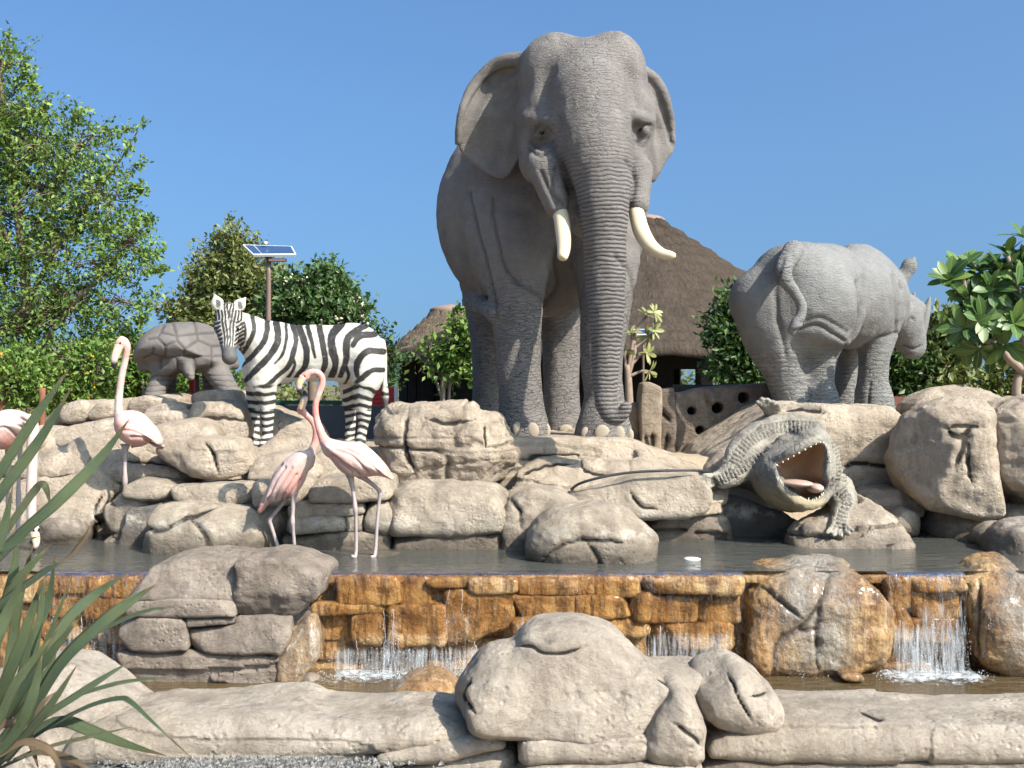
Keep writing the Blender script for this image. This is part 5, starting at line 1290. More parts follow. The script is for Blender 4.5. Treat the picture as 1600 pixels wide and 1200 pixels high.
def flamingo(label, d, body, thick, neck, head, beak, feathers, pink, legs, root, dark_tip=True, hd=None):
    t = empty("flamingo_statue", P(*root, d), label, "flamingo statue", "flamingo statues around the pool")
    allp = body + [p[:2] for p in neck] + [p[:2] for p in beak]
    pts = np.array([P(x, y, d) for x, y in allp]); lo, hi = pts.min(0) - .12, pts.max(0) + .12
    lo[1] = d - .38; hi[1] = d + .32
    s = Sdf(lo, hi, .0085)
    s.blob(body, d, thick, .02, r=60)
    chain_px(s, neck, .02, 40)
    s.ell(P(head[0], head[1], head[2]), (head[3] / F * d, head[4] / F * d, head[5] / F * d), .015)
    V, Q = s.mesh(2); N = normals(V, Q); px, py = to_px(V)
    g = np.zeros(len(V), np.float32)
    for pl in feathers:
        g = np.maximum(g, np.exp(-(seg_dist(px, py, curve(pl, 12)) / 2.0) ** 2) * (N[:, 1] < .4))
    V = V + N * (.006 * fbm(V * 9, 3, 3) - .014 * g)[:, None]
    pinkv = np.zeros(len(V), np.float32)
    for x, y, r, a in pink: pinkv = np.maximum(pinkv, a * np.clip(1.25 - np.hypot(px - x, py - y) / r, 0, 1))
    z = np.zeros(len(V))
    add_mesh("body", V, Q, FLAM, t, attrs={"pink": pinkv, "crack": g, "dark": z, "cream": z})
    a = curve(np.array([SP(*p) for p in beak]), 14)
    V2, F2 = tube(a[:, :3], np.maximum(a[:, 3], .002), 12)
    u = np.repeat(np.linspace(0, 1, 14), 12); u = np.concatenate([u, [0, 1]])
    add_mesh("beak", V2, F2, FLAM, t, attrs={"pink": np.clip(.7 - u * 3, 0, 1), "crack": 0 * u, "dark": np.clip((u - .58) * 14, 0, 1), "cream": np.clip(1 - abs(u - .25) * 5, 0, .6)})
    for L in legs:
        tube_obj("leg", L, LEGM, t, 22, 10)
    ex, ey, ed = hd or (head[0], head[1] - 1, head[2] - head[4] / F * d)
    ball(P(ex, ey, ed), (.009, .009, .009), "eye", EYE, t, 8, 6)
    return t
flamingo("lone white flamingo statue standing tall on one leg before the terraces", 8.85,
         [(180, 662), (186, 645), (200, 640), (218, 643), (236, 660), (246, 674), (254, 690), (250, 698), (240, 688), (228, 696), (208, 698), (192, 690), (183, 676)], .40,
         [(187, 668, 8.85, 8), (185, 650, 8.83, 6.5), (186, 620, 8.82, 5.5), (190, 590, 8.81, 5.2), (195, 565, 8.80, 5), (198.5, 545, 8.79, 5), (196, 533, 8.78, 5.2), (190, 530, 8.77, 6)],
         (188, 537, 8.76, 8.5, 8, 8.5), [(186, 540, 8.74, 7), (182, 551, 8.72, 6.5), (178.5, 561, 8.70, 5.5), (178, 570, 8.70, 4), (180, 577, 8.71, 1.5)],
         [[(196, 660), (215, 664), (240, 685)], [(192, 672), (215, 676), (238, 692)], [(200, 652), (222, 658), (246, 684)], [(205, 683), (222, 684), (232, 692)]],
         [(188, 535, 14, .9), (198, 550, 16, .6), (190, 670, 18, .8), (212, 690, 20, .7), (238, 690, 14, .8), (187, 600, 30, .18)],
         [[(196, 694, 8.85, 8), (195.5, 706, 8.85, 4.2), (195, 730, 8.84, 3), (195.5, 752, 8.83, 4.2), (195, 764, 8.84, 3), (194, 800, 8.85, 2.7), (193, 834, 8.86, 3), (190, 838, 8.80, 2.5)],
          [(206, 694, 8.9, 6), (222, 694, 8.95, 3.2), (232, 690, 9.0, 2.8), (246, 697, 8.98, 2.6), (256, 697, 8.95, 2.2)]], (195, 838))
flamingo("shorter flamingo of the necking pair with drooping tail and upturned beak", 8.22,
         [(490, 706), (474, 702), (458, 708), (440, 722), (426, 738), (416, 762), (408, 785), (402, 801), (408, 803), (420, 786), (434, 784), (448, 779), (460, 775), (474, 758), (482, 736), (488, 718)], .34,
         [(478, 722, 8.22, 14), (486, 706, 8.2, 8), (493, 690, 8.2, 6), (494, 672, 8.2, 5.3), (488, 658, 8.2, 5), (478, 648, 8.2, 4.6), (472, 640, 8.2, 4.8)],
         (470, 641, 8.2, 6.5, 6, 7.5), [(470, 640, 8.19, 6), (473, 631, 8.18, 5.5), (476, 623, 8.17, 5), (476.5, 616, 8.17, 4), (475, 610, 8.17, 1.5)],
         [[(445, 730), (430, 752), (418, 782)], [(456, 732), (438, 760), (430, 780)], [(464, 742), (450, 764), (440, 780)], [(440, 724), (422, 748), (410, 785)], [(470, 750), (458, 768), (448, 779)]],
         [(470, 640, 12, 1), (484, 655, 14, 1), (494, 680, 22, 1), (462, 752, 22, .75), (405, 795, 16, .7), (452, 766, 16, .6)],
         [[(458, 768, 8.2, 9), (458, 782, 8.2, 4.5), (457.5, 802, 8.19, 3), (457, 816, 8.18, 4), (458, 828, 8.19, 2.8), (461, 866, 8.22, 3)],
          [(450, 772, 8.28, 7), (440, 788, 8.3, 3.6), (426, 806, 8.3, 3), (421, 813, 8.3, 3.8), (425, 826, 8.3, 3), (438, 866, 8.3, 3)]], (455, 866))
flamingo("taller pink flamingo of the necking pair arching its neck over the other", 8.05,
         [(502, 690), (514, 684), (534, 690), (562, 690), (582, 702), (600, 722), (612, 740), (617, 752), (606, 748), (596, 743), (580, 744), (562, 745), (546, 744), (530, 734), (516, 716), (506, 704)], .34,
         [(516, 702, 8.05, 13), (507, 688, 8.05, 8.5), (500, 672, 8.05, 6.2), (494, 652, 8.05, 5.4), (493, 632, 8.05, 5), (498, 615, 8.05, 5), (503, 602, 8.05, 5), (503, 590, 8.05, 5), (496, 582, 8.05, 5.2), (485, 582, 8.05, 5.5), (477, 587, 8.05, 6)],
         (476, 589, 8.05, 8, 6, 6.5), [(474, 589, 8.04, 6.5), (469, 597, 8.03, 5.5), (467, 604, 8.03, 5), (469, 611, 8.03, 4), (473, 617, 8.03, 1.5)],
         [[(524, 702), (550, 712), (574, 738)], [(540, 700), (568, 714), (592, 738)], [(520, 712), (545, 730), (562, 742)], [(556, 698), (588, 720), (606, 744)], [(530, 722), (550, 738)]],
         [(495, 640, 30, .95), (500, 595, 22, .95), (478, 588, 14, 1), (505, 680, 20, .85), (605, 738, 20, .85), (545, 728, 22, .5), (575, 742, 20, .6), (525, 715, 16, .5)],
         [[(546, 738, 8.05, 8), (549, 752, 8.05, 4.5), (553, 776, 8.04, 3), (555, 795, 8.03, 4), (556, 812, 8.04, 2.7), (556, 866, 8.05, 3), (550, 869, 7.98, 2.4)],
          [(560, 741, 8.08, 6), (576, 752, 8.1, 3.6), (590, 764, 8.1, 3.2), (594, 772, 8.1, 3.8), (592, 786, 8.1, 2.8), (589, 820, 8.09, 2.6), (586, 866, 8.08, 3), (580, 870, 8.0, 2.4)]], (570, 868))
flamingo("white flamingo statue half hidden by the spiky leaves with its neck lowered", 8.6,
         [(-34, 670), (-20, 652), (4, 641), (24, 639), (42, 646), (54, 660), (50, 674), (36, 684), (20, 700), (4, 704), (-16, 694)], .40,
         [(36, 662, 8.55, 14), (46, 658, 8.5, 11), (51, 672, 8.46, 9.5), (51, 700, 8.44, 8.5), (50, 740, 8.43, 8), (49, 780, 8.42, 7.5), (50, 812, 8.42, 7), (52, 826, 8.40, 7.5)],
         (53, 830, 8.38, 9, 8, 9), [(54, 834, 8.36, 7), (56, 842, 8.34, 6.5), (56, 851, 8.33, 5), (53, 858, 8.33, 3), (50, 861, 8.33, 1.5)],
         [[(-10, 660), (10, 655), (34, 668)], [(-14, 672), (8, 668), (26, 682)], [(0, 650), (24, 650), (44, 660)]], [(12, 696, 22, .9), (30, 690, 14, .8)],
         [[(30, 690, 8.6, 6), (31, 710, 8.6, 3.4), (29, 760, 8.6, 3), (29, 775, 8.6, 4), (28, 830, 8.6, 3), (28, 860, 8.6, 3)], [(14, 694, 8.7, 6), (12, 770, 8.72, 3), (12, 860, 8.72, 3)]], (30, 862))
# ------------------------------------------------------------------ plants
def leaf_mat(name, dark, mid, light, trans=.25, rough=.5):
    m = Mat(name, rough, .35)
    t = m.math('ADD', m.math('MULTIPLY', m.attr("tint"), .8), m.math('MULTIPLY', m.noise(1.2, 3), .2))
    c = m.ramp(t, [(.12, dark), (.5, mid), (.9, light)])
    m.color(c)
    tl = m.n("BsdfTranslucent"); m.set(tl.inputs[0], m.mix(1.0, c, (1.0, 1.0, .45), 'MULTIPLY'))
    mx = m.n("MixShader"); mx.inputs[0].default_value = trans
    m.set(mx.inputs[1], m.b.outputs[0]); m.set(mx.inputs[2], tl.outputs[0])
    m.t.links.new(mx.outputs[0], m.t.nodes["Material Output"].inputs[0])
    return m
BARK = simple("bark", (.20, .15, .11), .9, .2, var=.35, sc=14)
BARKP = simple("bark_pale", (.36, .27, .21), .85, .2, var=.4, sc=18)
LF_TREE = leaf_mat("leaf_bright", (.050, .098, .02), (.12, .205, .038), (.25, .33, .08))
LF_OLIVE = leaf_mat("leaf_olive", (.055, .078, .02), (.14, .165, .045), (.26, .27, .09))
LF_DARK = leaf_mat("leaf_dark", (.018, .042, .013), (.050, .10, .026), (.13, .19, .05))
LF_LIME = leaf_mat("leaf_lime", (.04, .085, .015), (.10, .18, .030), (.22, .30, .07))
LF_BLUE = leaf_mat("leaf_deep", (.030, .062, .022), (.075, .14, .042), (.15, .22, .075))
FLOW = simple("blossom_cream", (.72, .68, .50), .7, .2)
FLOWY = simple("blossom_yellow", (.75, .52, .03), .6, .2)

def leaf_quads(C, D, Nn, L, W, rg):
    """rhombic leaves: base C, direction D, face normal Nn"""
    S = np.cross(D, Nn); S /= np.linalg.norm(S, axis=1, keepdims=True) + 1e-9
    Nn = np.cross(S, D)
    L = L[:, None]; W = W[:, None]
    a = C; b = C + D * L * .45 + S * W * .5 + Nn * W * .12; c = C + D * L; d = C + D * L * .45 - S * W * .5 + Nn * W * .12
    V = np.stack([a, b, c, d], 1).reshape(-1, 3)
    return V, np.arange(len(V)).reshape(-1, 4)

def crown_mesh(blobs, n, size, rg, per=14, twig=.22, up=.35, shell=.45, asp=.5):
    """blobs: world ellipsoids (cx,cy,cz, rx,ry,rz[,weight]); leaves gathered in small sprays, with gaps"""
    B = np.array([list(b) + [1.0] * (7 - len(b)) for b in blobs])
    w = B[:, 3] * B[:, 4] * B[:, 5]; w = w ** .72 * B[:, 6]; w /= w.sum()
    nc = n // per
    k = rg.choice(len(B), nc, p=w)
    u = rg.normal(size=(nc, 3)); u /= np.linalg.norm(u, axis=1, keepdims=True)
    r = (shell + (1 - shell) * rg.random(nc)) ** .6 * rg.uniform(.8, 1.12, nc)
    C = B[k, :3] + u * r[:, None] * B[k, 3:6]
    dirv = u * .8 + rg.normal(size=(nc, 3)) * .55 + np.array([0, 0, up]); dirv /= np.linalg.norm(dirv, axis=1, keepdims=True)
    tl = twig * rg.uniform(.4, 1.3, nc)
    s = rg.random((nc, per))
    base = C[:, None] + dirv[:, None] * (s * tl[:, None])[..., None] + rg.normal(size=(nc, per, 3)) * (size * .55)
    ld = dirv[:, None] * .6 + rg.normal(size=(nc, per, 3)) * .8 + np.array([0, 0, -.1]); ld /= np.linalg.norm(ld, axis=-1, keepdims=True)
    nn = rg.normal(size=(nc, per, 3)) * .7 + np.array([0, -.15, .9])
    L = size * rg.uniform(.6, 1.3, nc * per)
    V, Q = leaf_quads(base.reshape(-1, 3), ld.reshape(-1, 3), nn.reshape(-1, 3), L, L * asp * rg.uniform(.8, 1.2, len(L)), rg)
    t = np.clip(rg.normal(.5, .16, nc)[:, None] + rg.normal(0, .16, (nc, per)), 0, 1).reshape(-1)
    return V, Q, np.repeat(t, 4), (C, dirv, tl)

def px_blobs(lst, d, depth=.8):
    out = []
    for b in lst:
        x, y, rx = b[:3]; ry = b[3] if len(b) > 3 else rx; dd = d + (b[4] if len(b) > 4 else 0); wt = b[5] if len(b) > 5 else 1.0
        p = P(x, y, dd); out.append((*p, rx / F * dd, max(rx, ry) / F * dd * depth, ry / F * dd, wt))
    return out

def tree(name, label, cat, blobs, n, size, mat, trunk, limbs, seed, per=14, bark=None, group=None, twig=.22, asp=.5, twigs=True, **k):
    """trunk/limbs: lists of (px, py, d, r_px) paths"""
    rg = np.random.default_rng(seed)
    t = empty(name, P(*trunk[0][:3]), label, cat, group)
    V, Q, tint, (C, D, tl) = crown_mesh(blobs, n, size, rg, per, twig, asp=asp, **k)
    o = add_mesh("crown", V, Q, mat, t, attrs={"tint": tint}, smooth=False); o["kind"] = "stuff"
    mb = MB()
    a = curve(np.array([SP(*p) for p in trunk]), 14); mb.tube(a[:, :3], a[:, 3], 8)
    mb.build("trunk", bark or BARK, t)
    lb = MB()
    for L in limbs:
        a = curve(np.array([SP(*p) for p in L]), 10); lb.tube(a[:, :3], np.maximum(a[:, 3], .004), 6, cap=False)
    ends = np.array([SP(*L[i])[:3] for L in limbs for i in range(1, len(L))] + [SP(*trunk[-1])[:3]])
    if twigs:
        for i in range(0, len(C), 3):
            e = ends[np.argmin(np.linalg.norm(ends - C[i], axis=1))]
            m_ = (e + C[i]) / 2 + rg.normal(size=3) * .06
            lb.tube(curve(np.array([e, m_, C[i], C[i] + D[i] * tl[i]]), 6), np.linspace(.011, .003, 6), 4, cap=False)
    if lb.n: o = lb.build("branches", bark or BARK, t); o["kind"] = "stuff"
    return t, rg

def scatter_on(mb, blobs, n, r, rg, front=True):
    B = np.array([list(b[:6]) for b in blobs]); k = rg.choice(len(B), n)
    u = rg.normal(size=(n, 3)); u[:, 1] = -np.abs(u[:, 1]) if front else u[:, 1]; u /= np.linalg.norm(u, axis=1, keepdims=True)
    for c in B[k, :3] + u * B[k, 3:6] * 1.02:
        for _ in range(4): mb.add(c + rg.normal(size=3) * r * .6 + OCT * r * rg.uniform(.4, .9, 3), OF)

# tall airy tree at the left edge
d = 14.0
bl = px_blobs([(-10, 130, 48, 66), (10, 210, 60, 60), (-40, 250, 80), (60, 240, 55, 62), (130, 225, 44, 40), (95, 300, 70, 60), (30, 340, 80, 70), (165, 330, 50, 50), (195, 390, 40, 50), (120, 410, 80, 60), (40, 450, 80, 60), (175, 460, 45, 42), (110, 510, 80, 50), (20, 550, 70, 50), (150, 560, 55, 40), (-70, 400, 90), (-70, 550, 90)], d, .8)
t, rg = tree("broadleaf_tree", "tall airy tree with small bright leaves filling the far left edge of the photo", "tree", bl, 33000, .070, LF_TREE,
             [(52, 690, d, 12), (50, 600, d, 10), (44, 500, d, 9), (36, 400, d, 7.5), (22, 290, d, 6), (5, 180, d, 4), (0, 100, d, 2)],
             [[(50, 560, d, 6), (110, 480, d - .1, 4), (170, 420, d, 3), (205, 380, d, 1.6)], [(44, 470, d, 5), (100, 370, d, 3.6), (150, 300, d, 2.4), (185, 255, d, 1.5), (215, 205, d, 1)], [(36, 400, d, 5), (80, 300, d, 3.2), (125, 230, d, 2)], [(36, 420, d, 4), (-10, 330, d, 3), (-50, 260, d, 2)],
              [(120, 470, d, 3), (190, 470, d, 2), (232, 480, d, 1)], [(60, 600, d, 4), (130, 560, d, 2.5), (170, 540, d, 1.5)], [(22, 290, d, 3.5), (60, 220, d, 2), (70, 180, d, 1)]], 11, twig=.34)
# thin outlying sprays
sp = MB(); Vs = []; tints = []
def sprays(paths, dd, size, rg, n=46):
    Vl, Tl = [], []
    for pth in paths:
        c = curve(np.array([P(x, y, dd + rg.normal(0, .15)) for x, y in pth]), n)
        sp.tube(c, np.linspace(.010, .003, n), 4, cap=False)
        k = rg.integers(n // 6, n, n * 2); D = rg.normal(size=(len(k), 3)) + np.gradient(c, axis=0)[k] * 6; D /= np.linalg.norm(D, axis=1, keepdims=True)
        L = size * rg.uniform(.6, 1.25, len(k))
        V, Q = leaf_quads(c[k] + rg.normal(size=(len(k), 3)) * .03, D, rg.normal(size=(len(k), 3)) + [0, 0, .8], L, L * .5, rg)
        Vl.append(V); Tl.append(np.repeat(np.clip(rg.normal(.55, .2, len(k)), 0, 1), 4))
    V = np.vstack(Vl); return V, np.arange(len(V)).reshape(-1, 4), np.concatenate(Tl)
V, Q, T_ = sprays([[(130, 215), (165, 205), (200, 203), (232, 190)], [(140, 290), (170, 270), (195, 240), (205, 218)], [(150, 330), (185, 300), (210, 262), (222, 252)], [(0, 120), (15, 95), (8, 72)], [(20, 150), (35, 110), (44, 90)], [(60, 190), (68, 172), (72, 150)], [(190, 300), (215, 292), (228, 300)], [(200, 350), (225, 340), (240, 345)], [(205, 390), (232, 400), (252, 392)], [(215, 420), (240, 425), (262, 418)], [(190, 470), (225, 478), (250, 452)], [(200, 495), (222, 500), (238, 482)], [(100, 190), (118, 184), (128, 174)], [(45, 150), (52, 130), (46, 118)]], 14.0, .085, rg)
o = add_mesh("sprays", V, Q, LF_TREE, t, attrs={"tint": T_}, smooth=False); o["kind"] = "stuff"
o = sp.build("twigs", BARK, t); o["kind"] = "stuff"

# shrubs along the left, behind the terraces
for i, (lst, dd, n, sz, mt, lab) in enumerate([
        ([(30, 590, 50, 38), (80, 610, 40, 32)], 13.0, 5200, .075, LF_TREE, "leafy green shrub under the tall airy tree behind the white flamingo"),
        ([(145, 575, 40, 38), (120, 620, 40, 26)], 13.2, 4200, .07, LF_LIME, "yellow green shrub with yellow blossoms right of the lone flamingo's neck base"),
        ([(205, 560, 32, 40), (222, 600, 34, 26), (190, 612, 32, 20)], 14.5, 4200, .08, LF_LIME, "lime green shrub with yellow flowers beside the tortoise's shell"),
        ([(290, 592, 38, 22), (262, 600, 30, 20), (335, 600, 40, 20)], 14.5, 3000, .08, LF_LIME, "bright green low shrub seen under the tortoise's belly")]):
    bl = px_blobs(lst, dd, .8); x, y = lst[0][0], lst[0][1] + 60
    t, rg = tree("flowering_shrub", lab, "shrub", bl, n, sz, mt, [(x, 660, dd, 5), (x, y - 30, dd, 4), (x, y - 60, dd, 2)], [[(x, y - 30, dd, 3), (x + 25, y - 55, dd, 1.5)], [(x, y - 30, dd, 3), (x - 22, y - 60, dd, 1.5)]], 40 + i, per=12, twig=.16, group="shrubs behind the rocks")
    if i in (1, 2):
        mb = MB(); scatter_on(mb, bl, 22, .024, rg); o = mb.build("blossoms", FLOWY, t); o["kind"] = "stuff"

# layered olive tree and blossoming tree behind the zebra
d = 20.0
t, rg = tree("layered_tree", "olive green tree with flat layered branches behind the zebra's head", "tree",
             px_blobs([(372, 372, 20, 14), (352, 392, 30, 12), (388, 398, 22, 12), (335, 420, 36, 13), (385, 428, 40, 15), (320, 442, 24, 9), (410, 450, 46, 15), (350, 452, 46, 13), (300, 484, 40, 13), (360, 482, 54, 16), (420, 490, 50, 16), (280, 494, 24, 9), (330, 505, 60, 14)], d, 1.0), 13000, .105, LF_OLIVE,
             [(392, 690, d, 10), (392, 560, d, 8), (391, 470, d, 6), (385, 420, d, 4.5), (375, 372, d, 2)],
             [[(391, 500, d, 4), (340, 480, d, 3), (280, 490, d, 1.5)], [(391, 470, d, 4), (345, 445, d, 2.5), (320, 440, d, 1.2)], [(390, 480, d, 4), (420, 460, d, 2.5), (445, 452, d, 1.2)], [(386, 425, d, 3), (350, 395, d, 1.6)], [(398, 470, d, 4), (400, 440, d, 3), (412, 425, d, 1.5)]], 12, per=12, twig=.3)
d = 18.5
bl = px_blobs([(512, 432, 17, 14), (495, 452, 30, 18), (455, 452, 22, 20), (470, 478, 40, 22), (530, 462, 24, 20), (545, 482, 22, 18), (505, 490, 46, 18), (440, 492, 30, 18), (560, 500, 14, 14)], d, .9)
t, rg = tree("blossoming_tree", "bushy green tree dotted with cream blossom clusters above the zebra's back", "tree", bl, 9000, .12, LF_BLUE,
             [(490, 690, d, 9), (488, 560, d, 7), (490, 500, d, 5), (500, 450, d, 3)], [[(490, 520, d, 4), (455, 480, d, 2)], [(490, 510, d, 4), (530, 470, d, 2)], [(495, 480, d, 3), (512, 432, d, 1.5)]], 13, per=10, twig=.22)
mb = MB(); scatter_on(mb, bl, 80, .05, rg); o = mb.build("blossoms", FLOW, t); o["kind"] = "stuff"
d = 17.0
tree("broadleaf_shrub", "dark green shrub poking up behind the zebra's tail", "shrub", px_blobs([(600, 528, 7, 10), (603, 550, 9, 14), (600, 585, 12, 20)], d), 1100, .09, LF_DARK, [(605, 660, d, 4), (606, 600, d, 3), (605, 540, d, 2)], [[(606, 600, d, 2), (615, 560, d, 1)]], 14, per=10, group="shrubs behind the rocks")
d = 15.0
tree("broadleaf_shrub", "light green bushy shrub with bare stems in front of the small thatched hut", "shrub",
     px_blobs([(722, 502, 10, 12), (712, 535, 16, 18), (732, 535, 14, 26), (682, 556, 14, 8), (718, 572, 22, 18), (692, 572, 14, 8)], d, .9), 2000, .105, LF_LIME,
     [(690, 690, d, 4), (692, 610, d, 4), (694, 570, d, 3), (705, 520, d, 2)], [[(690, 620, d, 3), (675, 580, d, 2), (650, 555, d, 1.2)], [(696, 600, d, 3), (720, 560, d, 2), (730, 530, d, 1)], [(700, 680, d, 3), (703, 600, d, 2.4), (715, 560, d, 1.5)]], 15, per=9, bark=BARKP, group="shrubs behind the rocks", asp=.55, )
d = 16.5
tree("broadleaf_shrub", "dark green dense shrub between the large hut's eave and the rhinoceros's rump", "shrub",
     px_blobs([(1150, 480, 22, 22), (1140, 515, 30, 30), (1165, 530, 40, 36), (1150, 565, 40, 30), (1185, 590, 40, 34), (1210, 620, 30, 30)], d, .9), 6500, .125, LF_DARK,
     [(1170, 690, d, 6), (1168, 600, d, 5), (1160, 520, d, 3)], [[(1168, 590, d, 3), (1190, 560, d, 2)], [(1166, 570, d, 3), (1140, 520, d, 1.5)]], 16, per=10, group="shrubs behind the rocks")
for i, (lst, lab) in enumerate([([(1300, 590, 40, 40), (1325, 560, 30, 30)], "green shrub seen between the rhinoceros's hind and front legs"),
                                ([(1400, 580, 30, 34), (1425, 570, 36, 40), (1412, 600, 40, 26)], "dense green shrub behind the rhinoceros's chin"),
                                ([(1470, 560, 38, 44), (1455, 600, 46, 30), (1490, 530, 24, 34), (1480, 510, 22, 24)], "pale leaved shrub behind the plumeria's lower leaves")]):
    d = 15.5
    x = lst[0][0]
    tree("broadleaf_shrub", lab, "shrub", px_blobs(lst, d, .9), 4200, .12, (LF_DARK, LF_DARK, LF_OLIVE)[i], [(x, 690, d, 5), (x + 4, 620, d, 4), (x + 6, 560, d, 2)], [[(x + 2, 620, d, 3), (x + 25, 580, d, 1.5)], [(x + 2, 615, d, 3), (x - 20, 585, d, 1.5)]], 20 + i, per=10, group="shrubs behind the rocks", bark=BARKP)
tree("far_tree", "small distant tree at far right beyond the grey pavilion roofs", "tree", px_blobs([(1575, 590, 40, 26), (1620, 600, 40, 40), (1545, 612, 34, 22)], 34.0, .8), 3000, .22, LF_OLIVE, [(1590, 660, 34, 3), (1590, 600, 34, 2)], [], 30, per=10, twigs=False)
rgf = np.random.default_rng(77)
bb = [( -46 + 5.2 * i + rgf.uniform(-1.5, 1.5), 62 + rgf.uniform(-5, 5), .2 + rgf.uniform(0, .8), 4.5, 2.5, rgf.uniform(1.2, 2.4)) for i in range(19)] + [(sx * (55 + 6 * i), 66 + rgf.uniform(-5, 5), .4, 5, 3, rgf.uniform(1.6, 3.0)) for i in range(8) for sx in (-1, 1)]
V, Q, tint, _ = crown_mesh(bb, 34000, .42, rgf, 12, .7)
tag(add_mesh("far_foliage", V, Q, LF_OLIVE, attrs={"tint": tint}, smooth=False), "distant green treeline seen through the large hut's window openings", "foliage", kind="stuff")

# ---- plants whose leaves are big enough to be parts
def blade_mesh(name, L, W, mat, curl=.25, n=7, fold=.18, thick=.0):
    """one obovate leaf along +X, face up, base at the origin"""
    u = np.linspace(0, 1, n); w = W * (np.sin(np.pi * u ** 1.35) ** .62 + .03) * .5
    x = L * u; z = -curl * L * u ** 2
    rows = []
    for i in range(n):
        rows += [(x[i], -w[i], z[i] + fold * w[i]), (x[i], 0, z[i]), (x[i], w[i], z[i] + fold * w[i])]
    Q = []
    for i in range(n - 1):
        for j in range(2): a = i * 3 + j; Q.append((a, a + 3, a + 4, a + 1))
    me = bpy.data.meshes.new(name); me.from_pydata([tuple(map(float, r)) for r in rows], [], Q)
    for p in me.polygons: p.use_smooth = True
    me.materials.append(getattr(mat, "m", mat)); return me
def plum_mat(name, a, b, c):
    m = Mat(name, .42, .4)
    tx = m.co(); sp_ = m.n("SeparateXYZ"); m.set(sp_.inputs[0], tx)
    f = m.ramp(m.rand(), [(0, a), (.55, b), (1, c)])
    rib = m.rng(m.math('ABSOLUTE', sp_.outputs[1]), 0, .006, 1, 0)
    cc = m.mix(m.math('MULTIPLY', rib, .6), f, (.24, .30, .10)); m.color(cc)
    v = m.n("TexWave", wave_type='BANDS', bands_direction='X'); m.set(v.inputs["Vector"], tx); v.inputs["Scale"].default_value = 16
    m.bump(v.outputs[1], .0005)
    tl = m.n("BsdfTranslucent"); m.set(tl.inputs[0], cc); mx = m.n("MixShader"); mx.inputs[0].default_value = .18
    m.set(mx.inputs[1], m.b.outputs[0]); m.set(mx.inputs[2], tl.outputs[0]); m.t.links.new(mx.outputs[0], m.t.nodes["Material Output"].inputs[0])
    return m
PL = plum_mat("plumeria_leaf", (.030, .070, .014), (.060, .125, .024), (.13, .20, .042))
PLY = plum_mat("frangipani_leaf", (.16, .17, .05), (.27, .27, .10), (.38, .36, .16))
from mathutils import Matrix
def rosette(parent, meshes, c, axis, n, rg, spread=(.55, 1.45), sc=(.75, 1.15)):
    axis = Vector(axis).normalized(); q = axis.to_track_quat('Z', 'Y').to_matrix()
    pl = Vector(parent_loc(parent))
    for i in range(n):
        az = i * 2.399 + rg.uniform(-.3, .3); el = rg.uniform(*spread)
        dirv = q @ Vector((math.cos(az) * math.sin(el), math.sin(az) * math.sin(el), math.cos(el)))
        upv = axis - dirv * axis.dot(dirv)
        if upv.length < 1e-3: upv = Vector((0, 0, 1))
        upv.normalize(); side = upv.cross(dirv)
        s = rg.uniform(*sc)
        M = Matrix((dirv, side, upv)).transposed() * s
        o = bpy.data.objects.new("leaf", meshes[int(rg.integers(len(meshes)))]); col.objects.link(o); o.parent = parent
        o.matrix_local = Matrix.Translation(Vector(c) - pl) @ M.to_4x4()
rgp = np.random.default_rng(5)
d = 10.1
plum = empty("plumeria_tree", P(1592, 650, d), "plumeria tree with large glossy dark green leaves at the right edge", "tree")
pm = [blade_mesh("leaf", .235, .092, PL, c) for c in (.05, .18, .32)]
ros = [(1482, 438, -.05, (-.2, -.6, .6), 14), (1530, 425, .1, (0, -.6, .7), 12), (1520, 480, .1, (0, -.8, .4), 12), (1560, 470, .1, (0, -.8, .4), 12), (1600, 410, .1, (0, -.8, .4), 12), (1545, 520, .1, (0, -.8, .2), 10), (1500, 418, .1, (.1, -.5, .8), 12), (1514, 466, 0, (-.1, -.9, .2), 11), (1549, 452, -.1, (-.1, -.8, .4), 12), (1566, 424, 0, (-.1, -.4, 1), 13), (1574, 398, .1, (0, -.2, 1), 9), (1590, 446, -.15, (.3, -.6, .7), 12),
       (1490, 512, 0, (-.3, -.9, .1), 11), (1507, 512, -.1, (-.2, -1, .1), 11), (1534, 500, -.15, (0, -.9, .3), 12), (1556, 498, -.05, (.1, -1, .2), 10), (1584, 506, -.2, (.1, -.9, .4), 13), (1612, 480, -.1, (.2, -.7, .7), 12), (1600, 372, .1, (.1, -.2, 1), 9), (1620, 410, 0, (.3, -.5, .8), 12),
       (1530, 545, 0, (-.2, -.7, -.6), 7), (1506, 540, .1, (-.1, -.7, -.6), 7), (1572, 538, -.1, (0, -.8, -.5), 8), (1630, 530, 0, (.3, -.8, .3), 11), (1500, 448, .15, (-.1, -.8, .5), 12), (1540, 480, .2, (0, -.9, .3), 12), (1575, 480, .2, (0, -.8, .5), 12), (1520, 500, .25, (-.1, -.9, .2), 12), (1600, 520, .2, (.1, -.9, .1), 11), (1560, 440, .25, (0, -.7, .7), 12), (1620, 440, .2, (.1, -.8, .5), 12), (1585, 420, .25, (0, -.7, .6), 11), (1548, 545, .2, (-.1, -.8, -.4), 9), (1610, 550, .1, (.1, -.8, -.4), 9)]
for x, y, dd, ax, n in ros: rosette(plum, pm, P(x, y, d + dd), ax, n, rgp, sc=(.7, 1.12))
br = MB()
